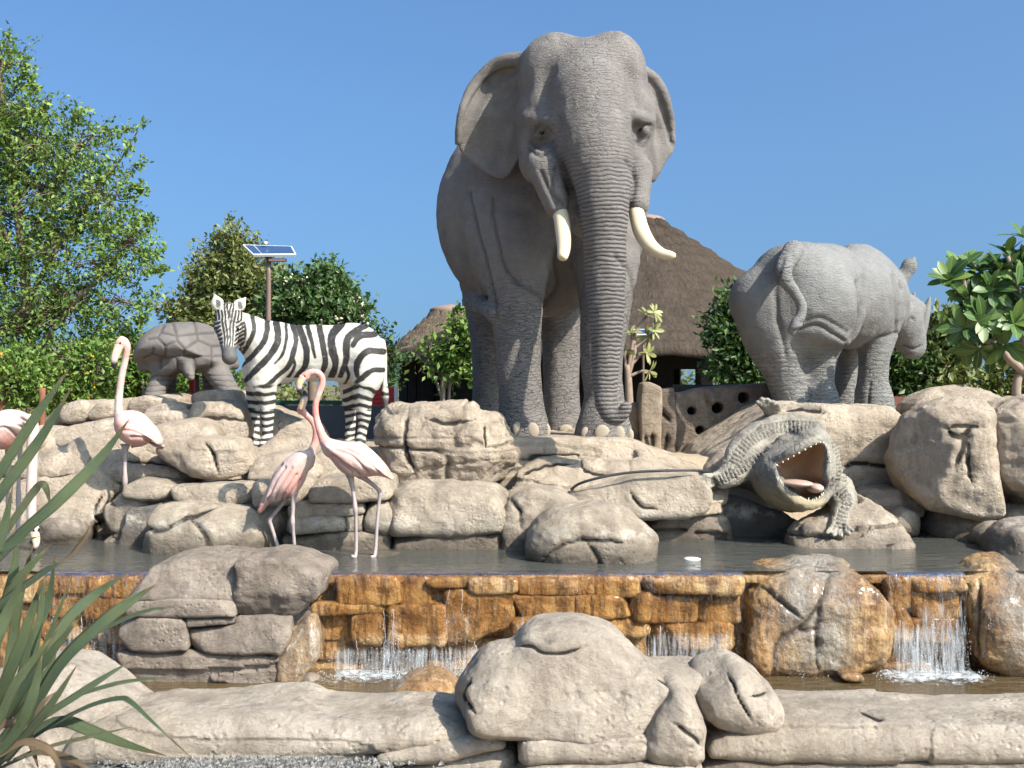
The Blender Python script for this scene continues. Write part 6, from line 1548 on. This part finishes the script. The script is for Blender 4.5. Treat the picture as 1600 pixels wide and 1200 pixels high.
for L in [[(1592, 660, d, 8), (1588, 610, d, 7), (1592, 585, d, 6.5)], [(1606, 586, d, 7), (1590, 572, d - .05, 6.5), (1572, 555, d - .05, 6), (1558, 520, d, 5), (1549, 460, d, 4)], [(1592, 590, d, 6), (1600, 540, d, 5), (1590, 450, d, 4), (1574, 400, d, 3.5)], [(1560, 535, d, 5), (1530, 530, d, 4.5), (1500, 515, d, 4), (1478, 512, d, 3.5)],
          [(1556, 515, d, 4.5), (1530, 490, d, 4), (1510, 465, d, 4), (1480, 440, d, 3.5)], [(1510, 465, d, 3.5), (1502, 420, d, 3.5)], [(1600, 540, d, 5), (1630, 480, d, 4), (1620, 410, d, 3.5)], [(1552, 480, d, 4), (1566, 426, d, 3.5)]]:
    a = curve(np.array([SP(*p) for p in L]), 12); br.tube(a[:, :3], a[:, 3], 8)
br.build("branches", BARKP, plum)
d = 12.6
fr = empty("frangipani_plant", P(984, 668, d), "thin leggy frangipani with yellow green leaf tufts beside the elephant's trunk", "plant")
fm2 = [blade_mesh("leaf", .16, .05, PLY, c) for c in (.15, .4)]
for x, y, ax, n in [(1008, 492, (.3, -.3, .8), 9), (1022, 488, (.4, -.5, .3), 8), (1020, 516, (.6, -.4, .1), 9), (1012, 524, (.2, -.8, -.3), 7), (1010, 552, (.4, -.6, .0), 9), (1014, 580, (.6, -.4, -.2), 8), (985, 520, (-.2, -.5, .6), 6), (978, 548, (-.5, -.5, .2), 6)]:
    rosette(fr, fm2, P(x, y, d), ax, n, rgp, sc=(.6, 1.0))
br = MB()
for L in [[(984, 680, d, 7), (983, 640, d, 7), (982, 600, d, 6), (980, 570, d, 5)], [(981, 590, d, 4), (992, 545, d, 3), (985, 520, d, 2.4)], [(981, 580, d, 4), (990, 530, d, 3), (998, 510, d, 2.6), (1010, 494, d, 2)], [(985, 550, d, 3), (1002, 535, d, 2.4), (1020, 520, d, 1.8)], [(982, 575, d, 3), (1000, 556, d, 2.4), (1012, 552, d, 1.8)], [(984, 588, d, 3), (1002, 580, d, 2.2), (1016, 580, d, 1.8)], [(981, 590, d, 3), (976, 560, d, 2), (978, 548, d, 1.8)]]:
    a = curve(np.array([SP(*p) for p in L]), 10); br.tube(a[:, :3], a[:, 3], 7)
br.build("branches", BARKP, fr)

# ---- spiky agave in the near left corner: every blade a part
def agave_mat():
    m = Mat("agave_leaf", .42, .4)
    u = m.attr("u"); v = m.attr("v")
    b = m.mix(m.rand(), (.075, .125, .075), (.16, .205, .105))
    b = m.mix(m.rng(m.noise(9, 4), .45, .65, 0, .5), b, (.19, .21, .085))
    b = m.mix(m.rng(v, .80, 1.0, 0, .8), b, (.34, .34, .15))
    b = m.mix(m.rng(m.math('ADD', u, m.math('MULTIPLY', m.noise(20, 4), .15)), .93, 1.05), b, (.20, .13, .07))
    b = m.mix(m.attr("dry"), b, m.mix(m.noise(20, 5), (.38, .27, .16), (.20, .13, .08)))
    m.color(b)
    w = m.n("TexWave", wave_type='BANDS', bands_direction='X'); c_ = m.n("CombineXYZ"); m.set(c_.inputs[0], v); m.set(w.inputs["Vector"], c_.outputs[0]); w.inputs["Scale"].default_value = 5
    m.bump(w.outputs[1], .0012); m.bump(m.noise(60, 3), .001)
    tl = m.n("BsdfTranslucent"); m.set(tl.inputs[0], b); mx = m.n("MixShader"); mx.inputs[0].default_value = .15
    m.set(mx.inputs[1], m.b.outputs[0]); m.set(mx.inputs[2], tl.outputs[0]); m.t.links.new(mx.outputs[0], m.t.nodes["Material Output"].inputs[0])
    return m
AGAVE = agave_mat()
agave = empty("agave_plant", (-1.30, 2.95, .0), "spiky agave with long narrow grey green blades in the near left corner", "plant")
def blade(pts, w, face, dry=0.0, tipfrac=.55, fold=.25):
    """pts: (px,py,d) path from base to tip; w: half width px; face: direction the upper face looks"""
    a = curve(np.array([P(*p) for p in pts]), 26); n = len(a)
    T = np.gradient(a, axis=0); T /= np.linalg.norm(T, axis=1, keepdims=True)
    Fv = np.asarray(face, float); S = np.cross(T, Fv); S /= np.linalg.norm(S, axis=1, keepdims=True) + 1e-9; N_ = np.cross(S, T)
    u = np.linspace(0, 1, n); w = w * .70; hw = w / F * pts[0][2] * np.where(u < tipfrac, .8 + .2 * np.sin(np.pi * u / tipfrac / 2), 1 - ((u - tipfrac) / (1 - tipfrac)) ** 1.5) + .0008
    cross = [(-1, fold), (-.5, fold * .35), (0, 0), (.5, fold * .35), (1, fold), (.45, -.07), (-.45, -.07)]
    V = np.stack([a + S * (hw * x)[:, None] + N_ * (hw * z)[:, None] for x, z in cross], 1).reshape(-1, 3)
    m = len(cross); i, j = np.meshgrid(np.arange(n - 1), np.arange(m), indexing='ij'); j2 = (j + 1) % m
    Q = np.stack([i * m + j, i * m + j2, (i + 1) * m + j2, (i + 1) * m + j], -1).reshape(-1, 4)
    vv = np.tile(np.abs(np.array([c[0] for c in cross])), n)
    add_mesh("leaf", V, Q, AGAVE, agave, attrs={"u": np.repeat(u, m), "v": vv, "dry": np.full(len(V), dry)})
for pts, w, face, dry in [
    ([(-60, 830, 2.9), (10, 722, 2.95), (60, 645, 3.0), (108, 576, 3.05)], 11, (.6, -1, .5), 0),
    ([(-70, 880, 2.9), (0, 772, 2.9), (60, 690, 2.95), (113, 604, 3.0)], 12, (.6, -1, .5), 0),
    ([(-60, 930, 2.8), (30, 838, 2.8), (95, 780, 2.82), (160, 712, 2.9), (202, 655, 2.95)], 14, (.4, -1, .8), 0),
    ([(-60, 985, 2.75), (20, 930, 2.7), (70, 895, 2.68), (100, 876, 2.67)], 12, (.2, -.8, 1), 0),
    ([(92, 882, 2.67), (112, 868, 2.66), (132, 842, 2.66), (146, 816, 2.66)], 6, (.2, -.8, 1), 1),
    ([(-40, 900, 3.0), (20, 815, 3.05), (52, 770, 3.1), (66, 757, 3.1), (74, 768, 3.1), (78, 790, 3.1)], 9, (.3, -1, .6), .2),
    ([(20, 1120, 2.9), (62, 1040, 2.9), (110, 965, 2.95), (160, 922, 3.0), (199, 896, 3.0)], 14, (.2, -.9, 1), 0),
    ([(40, 1130, 2.7), (96, 1037, 2.7), (160, 975, 2.72), (205, 940, 2.75), (243, 914, 2.8)], 17, (0, -1, .9), 0),
    ([(60, 1060, 3.0), (120, 1010, 3.0), (180, 975, 3.0), (230, 955, 3.0), (274, 948, 3.0)], 8, (0, -.6, 1), 0),
    ([(-10, 1190, 2.6), (60, 1128, 2.6), (120, 1088, 2.62), (165, 1058, 2.65), (206, 1032, 2.7)], 11, (-.1, -.7, 1), 0),
    ([(30, 1150, 2.75), (100, 1098, 2.75), (170, 1072, 2.75), (225, 1062, 2.8), (258, 1060, 2.82)], 7, (0, -.5, 1), 0),
    ([(0, 1190, 2.65), (80, 1135, 2.65), (140, 1104, 2.65), (186, 1092, 2.65), (205, 1098, 2.65), (240, 1130, 2.66), (305, 1190, 2.7)], 7.5, (0, -.5, 1), 0),
    ([(10, 1180, 2.72), (58, 1142, 2.7), (100, 1128, 2.68), (142, 1142, 2.66), (200, 1164, 2.66), (260, 1181, 2.68)], 13, (.1, -.9, .7), 0),
    ([(-20, 1210, 2.55), (70, 1170, 2.55), (140, 1152, 2.56), (206, 1136, 2.6)], 6, (0, -.5, 1), .35),
    ([(30, 1120, 2.9), (50, 1040, 2.92), (62, 960, 2.95), (72, 890, 3.0)], 8, (.8, -1, .1), 0),
    ([(0, 1110, 2.95), (18, 1010, 3.0), (30, 930, 3.0), (52, 850, 3.05)], 11, (.8, -1, .1), 0),
    ([(-20, 1080, 3.0), (-2, 980, 3.0), (20, 900, 3.0), (26, 830, 3.05)], 12, (.8, -1, .1), 0),
    ([(20, 1090, 3.0), (50, 1000, 3.05), (75, 940, 3.1), (86, 866, 3.1)], 9, (.8, -1, .2), 0),
    ([(10, 1130, 2.8), (40, 1070, 2.8), (70, 1010, 2.8), (112, 900, 2.85)], 7, (.7, -1, .2), 0),
    ([(-30, 1140, 2.75), (10, 1060, 2.72), (40, 985, 2.72), (66, 905, 2.75)], 13, (.7, -1, .3), 0),
    ([(-40, 1060, 2.75), (0, 960, 2.75), (30, 905, 2.75), (80, 850, 2.8)], 12, (.6, -1, .5), 0),
    ([(-20, 1160, 2.7), (30, 1085, 2.68), (80, 1020, 2.68), (128, 960, 2.7)], 10, (.5, -1, .5), 0),
    ([(0, 1160, 2.85), (40, 1110, 2.85), (72, 1060, 2.85), (90, 1000, 2.9)], 12, (.6, -1, .3), 0),
    ([(-30, 1200, 2.5), (20, 1150, 2.5), (50, 1090, 2.5), (66, 1020, 2.55)], 12, (.6, -1, .3), 0),
    ([(-10, 1200, 2.55), (30, 1160, 2.55), (80, 1100, 2.55), (120, 1040, 2.6)], 9, (.3, -1, .5), .1),
    ([(-60, 1000, 2.6), (-20, 900, 2.6), (4, 830, 2.62), (20, 760, 2.65)], 11, (.7, -1, .2), 0),
    ([(-70, 960, 2.6), (-30, 880, 2.6), (10, 855, 2.62), (62, 838, 2.65)], 11, (.2, -.6, 1), 0),
    ([(-50, 1120, 2.5), (-10, 1010, 2.5), (10, 960, 2.52), (42, 890, 2.55)], 13, (.7, -1, .3), 0),
    ([(-40, 1180, 2.45), (0, 1120, 2.45), (30, 1060, 2.45), (90, 985, 2.5)], 11, (.5, -1, .5), 0),
    ([(20, 1190, 2.6), (60, 1176, 2.6), (110, 1186, 2.6), (150, 1210, 2.6)], 8, (0, -.7, 1), .9),
    ([(0, 1180, 2.5), (40, 1160, 2.5), (80, 1175, 2.5), (100, 1215, 2.5)], 9, (0, -.8, .8), 1.0),
    ([(-20, 1140, 2.6), (20, 1130, 2.6), (44, 1150, 2.6), (60, 1200, 2.6)], 10, (.2, -.9, .6), 1.0),
    ([(10, 1190, 2.6), (50, 1140, 2.6), (66, 1100, 2.62), (90, 1080, 2.64)], 6, (.3, -1, .4), .8),
]: blade(pts, w, face, dry)
c_ = MB()
a = curve(np.array([(-1.42, 3.0, -.05), (-1.36, 2.95, .22), (-1.30, 2.9, .5)]), 8); c_.tube(a, [.16, .15, .12, .11, .10, .09, .08, .06], 10)
c_.build("trunk", BARK, agave)
# ------------------------------------------------------------------ thatched huts
def thatch_mat(name, lo, hi):
    m = Mat(name, .95, .1)
    f = m.noise(3, 6, .7); g = m.noise(22, 5, .7, vec=m.scale((1, 1, .35)))
    pv_ = m.n('CombineXYZ'); m.set(pv_.inputs[0], m.attr('ang')); m.set(pv_.inputs[1], m.attr('slope')); st = m.noise(1.0, 5, .7, vec=pv_.outputs[0])
    c = m.ramp(m.math('ADD', m.math('MULTIPLY', f, .3), m.math('ADD', m.math('MULTIPLY', g, .2), m.math('MULTIPLY', st, .5))), [(.38, lo), (.62, hi)])
    m.color(c); m.bump(st, .10); m.bump(g, .05); m.bump(m.noise(60, 4, .7, vec=m.scale((1, 1, .4))), .02)
    return m
THATCH = thatch_mat("thatch", (.060, .045, .034), (.125, .095, .072))
THATCHL = thatch_mat("thatch_light", (.15, .115, .08), (.27, .205, .145))
CAP = simple("ridge_cap_clay", (.30, .20, .16), .8, .2)
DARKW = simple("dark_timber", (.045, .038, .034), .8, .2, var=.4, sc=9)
def hut_roof(name, parent, cx, cy, z0, z1, R, rc, mat, seed, nr=46, na=260, sag=.10, arc=(0, 2 * math.pi)):
    """layered thatch cone with ragged courses"""
    th = np.linspace(*arc, na); V = []
    rows = []
    courses = 15
    for i in range(nr):
        u = i / (nr - 1); rows.append(u)
    for u in rows:
        r = rc + (R - rc) * u; z = z1 + (z0 - z1) * (u + sag * math.sin(math.pi * u) * -1 * .0 + .06 * math.sin(math.pi * u))
        ph = (u * courses) % 1
        p = np.stack([np.cos(th) * r, np.sin(th) * r, np.full(na, z)], 1)
        nz = noise(np.stack([np.cos(th) * 30, np.sin(th) * 30, np.full(na, u * 40.)], 1), seed) * .03 + noise(np.stack([np.cos(th) * 7, np.sin(th) * 7, np.full(na, u * 9.)], 1), seed + 1) * .04
        p[:, 2] += .10 * ph - .04 + nz
        V.append(p)
    # ragged eave: hanging fringe and underside
    fr = noise(np.stack([np.cos(th) * 60, np.sin(th) * 60, th * 0], 1), seed + 3) * .05
    p = np.stack([np.cos(th) * (R + .02), np.sin(th) * (R + .02), np.full(na, z0 - .22) + fr], 1); V.append(p)
    p = np.stack([np.cos(th) * (R - .30), np.sin(th) * (R - .30), np.full(na, z0 - .16)], 1); V.append(p)
    p = np.stack([np.cos(th) * .3, np.sin(th) * .3, np.full(na, z1 - .5)], 1); V.append(p)
    n = len(V); V = np.vstack(V) + np.array([cx, cy, 0])
    i, j = np.meshgrid(np.arange(n - 1), np.arange(na - 1), indexing='ij'); b = (i * na + j).ravel()
    return add_mesh(name, V, np.stack([b, b + na, b + na + 1, b + 1], 1), mat, parent, attrs={'ang': np.tile(th * 70, n), 'slope': np.repeat(np.linspace(0, 26, n), na)})
def cap(parent, cx, cy, z1, rc):
    th = np.linspace(0, 2 * math.pi, 41); prof = [(rc + .16, z1 - .18), (rc + .18, z1 - .09), (rc + .08, z1 - .03), (rc * .5, z1 + .03), (.02, z1 + .06)]
    V = np.vstack([np.stack([np.cos(th) * r, np.sin(th) * r, np.full(41, z)], 1) for r, z in prof]) + np.array([cx, cy, 0])
    i, j = np.meshgrid(np.arange(len(prof) - 1), np.arange(40), indexing='ij'); b = (i * 41 + j).ravel()
    add_mesh("roof_cap", V, np.stack([b, b + 41, b + 42, b + 1], 1), CAP, parent)
# large hut
hc = P(1008, 600, 28.5)
hut = empty("thatched_hut", (hc[0], hc[1], .3), "large round hut with a broad dark brown thatched roof behind the elephant", "hut")
rf = hut_roof("roof", hut, hc[0], hc[1], 2.36, 6.0, 6.5, .30, THATCH, 3)
cap(hut, hc[0], hc[1], 6.0, .33)
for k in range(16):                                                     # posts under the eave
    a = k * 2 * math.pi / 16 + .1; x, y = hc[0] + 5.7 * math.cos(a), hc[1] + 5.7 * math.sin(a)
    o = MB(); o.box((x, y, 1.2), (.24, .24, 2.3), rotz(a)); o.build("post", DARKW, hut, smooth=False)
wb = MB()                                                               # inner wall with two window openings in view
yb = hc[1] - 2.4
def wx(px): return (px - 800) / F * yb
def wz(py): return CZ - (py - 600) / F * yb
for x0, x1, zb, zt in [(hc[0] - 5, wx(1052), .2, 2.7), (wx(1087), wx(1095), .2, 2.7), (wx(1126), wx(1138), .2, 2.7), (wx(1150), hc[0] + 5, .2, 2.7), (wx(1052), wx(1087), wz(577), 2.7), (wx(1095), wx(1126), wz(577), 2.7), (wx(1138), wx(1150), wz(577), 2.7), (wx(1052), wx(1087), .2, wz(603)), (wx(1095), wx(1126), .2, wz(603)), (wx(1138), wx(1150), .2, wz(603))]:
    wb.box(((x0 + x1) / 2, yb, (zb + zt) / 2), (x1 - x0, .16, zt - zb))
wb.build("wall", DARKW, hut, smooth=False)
# small hut
sc_ = P(704, 600, 30.0)
hut2 = empty("thatched_hut", (sc_[0], sc_[1], .3), "smaller hut with pale brown thatch and dark plank walls left of the elephant", "hut")
hut_roof("roof", hut2, sc_[0], sc_[1], 2.50, 3.72, 1.80, .40, THATCHL, 9, nr=24, na=160)
cap(hut2, sc_[0], sc_[1], 3.74, .40)
wallm = MB(); wallm.box((sc_[0], sc_[1] - .1, 1.4), (2.5, 1.9, 2.6)); wallm.build("wall", DARKW, hut2, smooth=False)
rw = random.Random(3)
for k in range(11):
    o = MB(); o.box((sc_[0] - 1.2 + k * .24, sc_[1] - 1.11 + rw.uniform(-.012, .012), 1.4), (.215, .05, 2.6)); o.build("plank", DARKW, hut2, smooth=False)
# grey pavilion roofs far right
GREYC = simple("grey_canvas", (.33, .30, .27), .8, .2)
for x0, x1, dd, lab in ((1466, 1552, 27.0, "grey pointed pavilion roof between the shrub and the plumeria"), (1380, 1440, 32.0, "small grey pavilion roof far behind the rhinoceros's head")):
    a, b = P(x0, 630, dd), P(x1, 630, dd); w = b[0] - a[0]; c = (a + b) / 2; zt = CZ - (597 - 600) / F * dd; ze = CZ - (622 - 600) / F * dd
    pv = empty("pavilion", (c[0], dd, .2), lab, "pavilion", "grey pavilions beyond the shrubs")
    q = MB(); h_ = w / 2
    V = np.array([(c[0] - h_, dd - h_, ze), (c[0] + h_, dd - h_, ze), (c[0] + h_, dd + h_, ze), (c[0] - h_, dd + h_, ze), (c[0], dd, zt), (c[0] - h_, dd - h_, ze - .12), (c[0] + h_, dd - h_, ze - .12), (c[0] + h_, dd + h_, ze - .12), (c[0] - h_, dd + h_, ze - .12)])
    q.add(V, [np.array([[0, 1, 4], [1, 2, 4], [2, 3, 4], [3, 0, 4]]), np.array([[5, 6, 1, 0], [6, 7, 2, 1], [7, 8, 3, 2], [8, 5, 0, 3]])]); q.build("roof", GREYC, pv, smooth=False)
    for sx in (-1, 1):
        for sy in (-1, 1):
            o = MB(); o.box((c[0] + sx * h_ * .92, dd + sy * h_ * .92, (ze + .1) / 2), (.09, .09, ze - .1)); o.build("post", GREYC, pv, smooth=False)

# ------------------------------------------------------------------ wall with holes
WALLSHADE = rock_mat("sculpted_shaded", (.165, .125, .092), (.28, .22, .165), stain=(.09, .065, .05), moss=.1)  # the wall's shade is put into this darker brown
POSTC = rock_mat("sculpted_lit", (.33, .255, .18), (.47, .375, .275), moss=.1)  # lit copy of the wall colour, for the sunlit posts
hw = empty("sculpted_wall", P(1100, 700, 11.4), "sculpted wall with five round holes and painted-in shade between elephant and rhinoceros", "wall")
s = Sdf((1.55, 11.1, .75), (2.9, 11.75, 1.75), .014)
s.blob([(1048, 740), (1047, 660), (1048, 612), (1062, 612), (1080, 606), (1110, 604), (1150, 601), (1190, 597), (1206, 598), (1207, 640), (1204, 740)], 11.4, .26, .02, r=.05, it=1)
for x, y, r in [(1078, 642, 6), (1118, 637, 8.5), (1159, 621, 8.5), (1144, 653, 8.5), (1091, 672, 6.5)]:
    s.cone(P(x, y, 11.4) - np.array([0, .35, 0]), P(x, y, 11.4) + np.array([0, .35, 0]), r / F * 11.4, r / F * 11.4, .02, sub=True)
s.chain([P(1105, 612, 11.28), P(1112, 625, 11.25)], [.03, .045], .03)
V, Q = s.mesh(1); N = normals(V, Q); V = V + N * (.014 * fbm(V * 5, 4, 3))[:, None]; z0_ = np.zeros(len(V))
add_mesh("panel", V, Q, WALLSHADE, hw, attrs={"crack": z0_, "crease": z0_, "tide": z0_, "bare": z0_})
qb_ = MB(); cb_ = P(1126, 664, 11.58); qb_.box(cb_, (1.02, .05, .86)); qb_.build('backing', DARKW, hw, smooth=False)
K = dict(parent=hw, amp=.6, h=.014, smooth=0, facets=0)
rock("post", [(1000, 740), (999, 640), (1001, 601), (1012, 599), (1020, 603), (1029, 608), (1030, 640), (1029, 740)], 11.25, .34, POSTC, r=.03, cracks=[[1.3, (1008, 680), (1012, 700)], [1.1, (1018, 676), (1019, 702)]], **K)
rock("post", [(1027, 740), (1028, 640), (1029, 610), (1040, 609), (1050, 607), (1052, 660), (1051, 740)], 11.33, .3, WALLSHADE, r=.03, cracks=[[1.3, (1030, 640), (1046, 660)], [1.2, (1040, 680), (1042, 704)]], **K)
rock("post", [(978, 740), (978, 660), (984, 634), (994, 630), (999, 640), (1000, 740)], 11.4, .3, POSTC, r=.07, cracks=[[(985, 665), (990, 700)]], **K)
# low wall in one dark blue grey behind the zebra
bw = MB(); c = P(545, 690, 12.0); bw.box((c[0], 12.0, 1.02), (1.35, .22, .68))
BLUEGREY = simple("dark_blue_grey", (.075, .08, .09), .85, .2, var=.25, sc=5)
tag(bw.build("low_wall", BLUEGREY, smooth=False), "low dark blue grey wall behind the zebra's hind legs", "wall")

# ------------------------------------------------------------------ lamp, signs and small things
METAL = simple("brown_pole_metal", (.19, .125, .095), .5, .5, var=.15)
WHITE = simple("white_metal", (.78, .78, .76), .4, .5, var=.05)
CELL = Mat("solar_cell", .12, .6); CELL.color(CELL.mix(CELL.rng(CELL.voro(22, 'F1', rand=0), .3, .5), (.020, .045, .105), (.035, .07, .15))); CELL = CELL.m
lamp = empty("solar_lamp", P(419, 660, 17), "brown solar lamp post with a tilted panel on top behind the zebra", "lamp")
tube_obj("pole", [(419, 690, 17, 4.2), (419, 560, 17, 4.2), (419.5, 470, 17, 4), (420, 400, 17, 3.6)], METAL, lamp, 8, 12)
q = MB(); a, b = P(420, 405, 17), P(438, 409, 17); q.box((a + b) / 2 + np.array([.06, -.05, 0]), (.26, .10, .045)); q.build("lamp_head", METAL, lamp, smooth=False)
TL, TR, BR_, BL = P(379, 382, 17.22), P(456, 384.5, 17.22), P(463, 397.5, 16.86), P(396, 398, 16.86)
nrm = np.cross(TR - TL, BL - TL); nrm /= np.linalg.norm(nrm); nrm = nrm if nrm[2] > 0 else -nrm
def slab(name, c4, th, mat, parent, off=0.0):
    c4 = np.array(c4) + nrm * off
    V = np.vstack([c4, c4 - nrm * th]); Fq = np.array([[0, 1, 2, 3], [7, 6, 5, 4], [0, 4, 5, 1], [1, 5, 6, 2], [2, 6, 7, 3], [3, 7, 4, 0]])
    return add_mesh(name, V, Fq, mat, parent, smooth=False)
slab("frame", [TL, TR, BR_, BL], .035, WHITE, lamp)
def lerp2(u, v): return (TL * (1 - u) + TR * u) * (1 - v) + (BL * (1 - u) + BR_ * u) * v
for u0, u1 in ((.03, .205), (.225, .97)): slab("solar_panel", [lerp2(u0, .09), lerp2(u1, .09), lerp2(u1, .91), lerp2(u0, .91)], .012, CELL, lamp, .008)
ball(P(415, 380, 17.1), (.03, .03, .03), "sensor", WHITE, lamp, 10, 6)
q = MB(); q.box(P(419.5, 398, 17) + np.array([0, 0, -.02]), (.1, .1, .08)); q.build("bracket", METAL, lamp, smooth=False)
# small blue panel by the frangipani
sl = empty("garden_light", P(1004, 660, 13.6), "small blue solar garden light among the frangipani's branches", "lamp")
TL, TR, BR_, BL = P(990, 514, 13.75), P(1021, 514, 13.75), P(1021, 523, 13.6), P(990, 523, 13.6)
nrm = np.cross(TR - TL, BL - TL); nrm /= np.linalg.norm(nrm); nrm = nrm if nrm[1] < 0 else -nrm
slab("frame", [TL, TR, BR_, BL], .02, WHITE, sl); slab("solar_panel", [lerp2(.04, .15), lerp2(.96, .15), lerp2(.96, .85), lerp2(.04, .85)], .008, CELL, sl, .005)
tube_obj("pole", [(1005, 680, 13.7, 2), (1005, 600, 13.7, 2), (1005, 520, 13.7, 2)], METAL, sl, 6, 8)
RED = simple("red_paint", (.62, .035, .03), .4, .4, var=.12); DGREEN = simple("dark_green_paint", (.018, .06, .04), .5, .4)
rp = empty("red_barrier", P(600, 640, 12.6), "bright red slatted barrier with a white end post behind the zebra's tail", "barrier")
for k in range(6):
    q = MB(); c = P(588, 608 + k * 6.2, 12.6); q.box(c, (.42, .04, .038)); q.build("slat", RED, rp, smooth=False)
q = MB(); q.box(P(588, 624, 12.66), (.42, .02, .29)); q.build("backing", RED, rp, smooth=False)
q = MB(); q.box(P(619, 624, 12.6), (.04, .06, .30)); q.build("post", WHITE, rp, smooth=False)
bn = empty("green_bench", P(480, 650, 12.6), "dark green bench glimpsed under the zebra's belly", "bench")
for y, nm, hh in ((629, "backrest", .05), (636, "seat", .04)):
    q = MB(); q.box(P(483, y, 12.6), (.92, .05 if nm == "backrest" else .3, hh)); q.build(nm, DGREEN, bn, smooth=False)
for x in (440, 526):
    q = MB(); c = P(x, 648, 12.6); q.box(c, (.05, .26, .3)); q.build("leg", DGREEN, bn, smooth=False)
TERRA = simple("terracotta", (.50, .20, .07), .7, .3)
pot = empty("flower_pot", P(1328, 652, 13.0), "orange terracotta pot with a small plant between the rhinoceros's legs", "pot")
th = np.linspace(0, 2 * math.pi, 25); prof = [(.02, 0), (.085, 0), (.12, .20), (.135, .20), (.135, .235), (.11, .235), (.10, .18), (.01, .18)]; c = P(1328, 655, 13.0)
V = np.vstack([np.stack([np.cos(th) * r, np.sin(th) * r, np.full(25, z)], 1) for r, z in prof]) + c
i, j = np.meshgrid(np.arange(len(prof) - 1), np.arange(24), indexing='ij'); b = (i * 25 + j).ravel()
add_mesh("pot", V, np.stack([b, b + 1, b + 26, b + 25], 1), TERRA, pot)
V, Q, tint, _ = crown_mesh([(c[0], c[1], c[2] + .30, .15, .15, .10)], 240, .09, np.random.default_rng(2), 8, .08)
o = add_mesh("foliage", V, Q, LF_LIME, pot, attrs={"tint": tint}, smooth=False); o["kind"] = "stuff"
q = MB(); a, b_ = P(1395, 640, 13.4), P(1440, 640, 13.4); q.box(((a + b_) / 2) + np.array([.1, 0, -.05]), (.62, .2, .42)); 
tag(q.build("low_wall", simple("red_brown_render", (.17, .07, .05), .8, .2), smooth=False), "low red brown wall behind the rhinoceros's front foot", "wall")
rs = empty("red_sign", P(1143, 640, 17.5), "small red sign on a post beside the large hut's shrub", "sign")
q = MB(); q.box(P(1144, 588, 17.5), (.15, .03, .14)); q.build("board", RED, rs, smooth=False)
tube_obj("post", [(1144, 690, 17.53, 1.4), (1144, 640, 17.53, 1.4), (1144, 592, 17.53, 1.4)], METAL, rs, 5, 8)
# posts at the left
RUST = simple("rust_brown_timber", (.25, .105, .06), .8, .2, var=.35, sc=16); ORNG = simple("orange_capping", (.70, .32, .08), .6, .3, var=.3)
for x, y0, w_, dd, mt, lab in ((3, 562, 9, 12.9, RUST, "rust brown post with an orange cap at the photo's left edge"), (66, 606, 5, 12.4, RUST, "short rust brown post below the tall airy tree"), (224, 596, 1.6, 12.2, METAL, "thin brown stake left of the tortoise's leg"), (308, 586, 3.6, 11.9, METAL, "short brown post under the tortoise's tail")):
    p = empty("garden_post", P(x, 670, dd), lab, "post")
    tube_obj("pole", [(x, 690, dd, w_), (x, 640, dd, w_), (x, y0, dd, w_)], mt, p, 8, 10)
    if w_ == 9: ball(P(x, y0 - 4, dd), (.085, .085, .055), "cap", ORNG, p)
q = MB(); q.box(P(300, 603, 12.1), (.055, .03, .16)); tag(q.build("red_marker", RED, smooth=False), "small red marker board under the tortoise's belly", "sign")
# hose over the slab
HOSE = simple("grey_hose", (.04, .04, .04), .45, .4)
a = curve(np.array([SP(*p) for p in [(893, 764, 8.95, 2.2), (905, 756, 8.78, 2.2), (930, 748, 8.72, 2.2), (965, 741, 8.72, 2.2), (1000, 737, 8.72, 2.2), (1050, 735, 8.74, 2.2), (1085, 735, 8.80, 2.2), (1108, 737, 8.95, 2.2)]]), 60)
V, Fs = tube(a[:, :3], a[:, 3], 10); tag(add_mesh("garden_hose", V, Fs, HOSE), "grey hose looping over the slab below the elephant", "hose")
# float in the pool
fl = MB(); th = np.linspace(0, 2 * math.pi, 25); c = np.array([(1081 - 800) / F * 7.95, 7.95, UP])
prof = [(.002, -.01), (.058, -.01), (.064, .003), (.05, .010), (.02, .013), (.002, .013)]
V = np.vstack([np.stack([np.cos(th) * r, np.sin(th) * r, np.full(25, z)], 1) for r, z in prof]) + c
i, j = np.meshgrid(np.arange(len(prof) - 1), np.arange(24), indexing='ij'); b = (i * 25 + j).ravel()
fl.add(V, np.stack([b, b + 1, b + 26, b + 25], 1)); tag(fl.build("pool_float", WHITE), "small white disc floating on the upper pool", "float")

# ------------------------------------------------------------------ gravel by the kerb
rgg = np.random.default_rng(3); gv = MB()
gx = np.concatenate([rgg.normal(-1.02, .22, 3600)]); gy = 4.46 - np.abs(rgg.normal(0, .07, 3600)); 
for x, y in zip(gx, gy):
    r = rgg.uniform(.006, .016)
    gv.add(np.array([x, y, .058 - .15 * (4.46 - y) + rgg.uniform(0, .012)]) + OCT * r * rgg.uniform(.6, 1.25, 3) @ rotz(rgg.uniform(0, 3)), OF)
GRV = Mat("gravel", .85, .2); GRV.color(GRV.ramp(GRV.noise(60, 2), [(.35, (.05, .05, .048)), (.5, (.12, .115, .11)), (.68, (.25, .24, .22))]))
tag(gv.build("gravel", GRV, smooth=False), "grey gravel lying along the foot of the front kerb", "gravel", kind="stuff")
bx, _bq = grid(-1.75, -.6, 4.0, 4.55, .048, 12, 8); tag(add_mesh("gravel_bed", bx - np.array([0, 0, .004]), _bq, simple("gravel_bed", (.10, .095, .09), .95, .1, var=.5, sc=40), smooth=True), kind="structure")
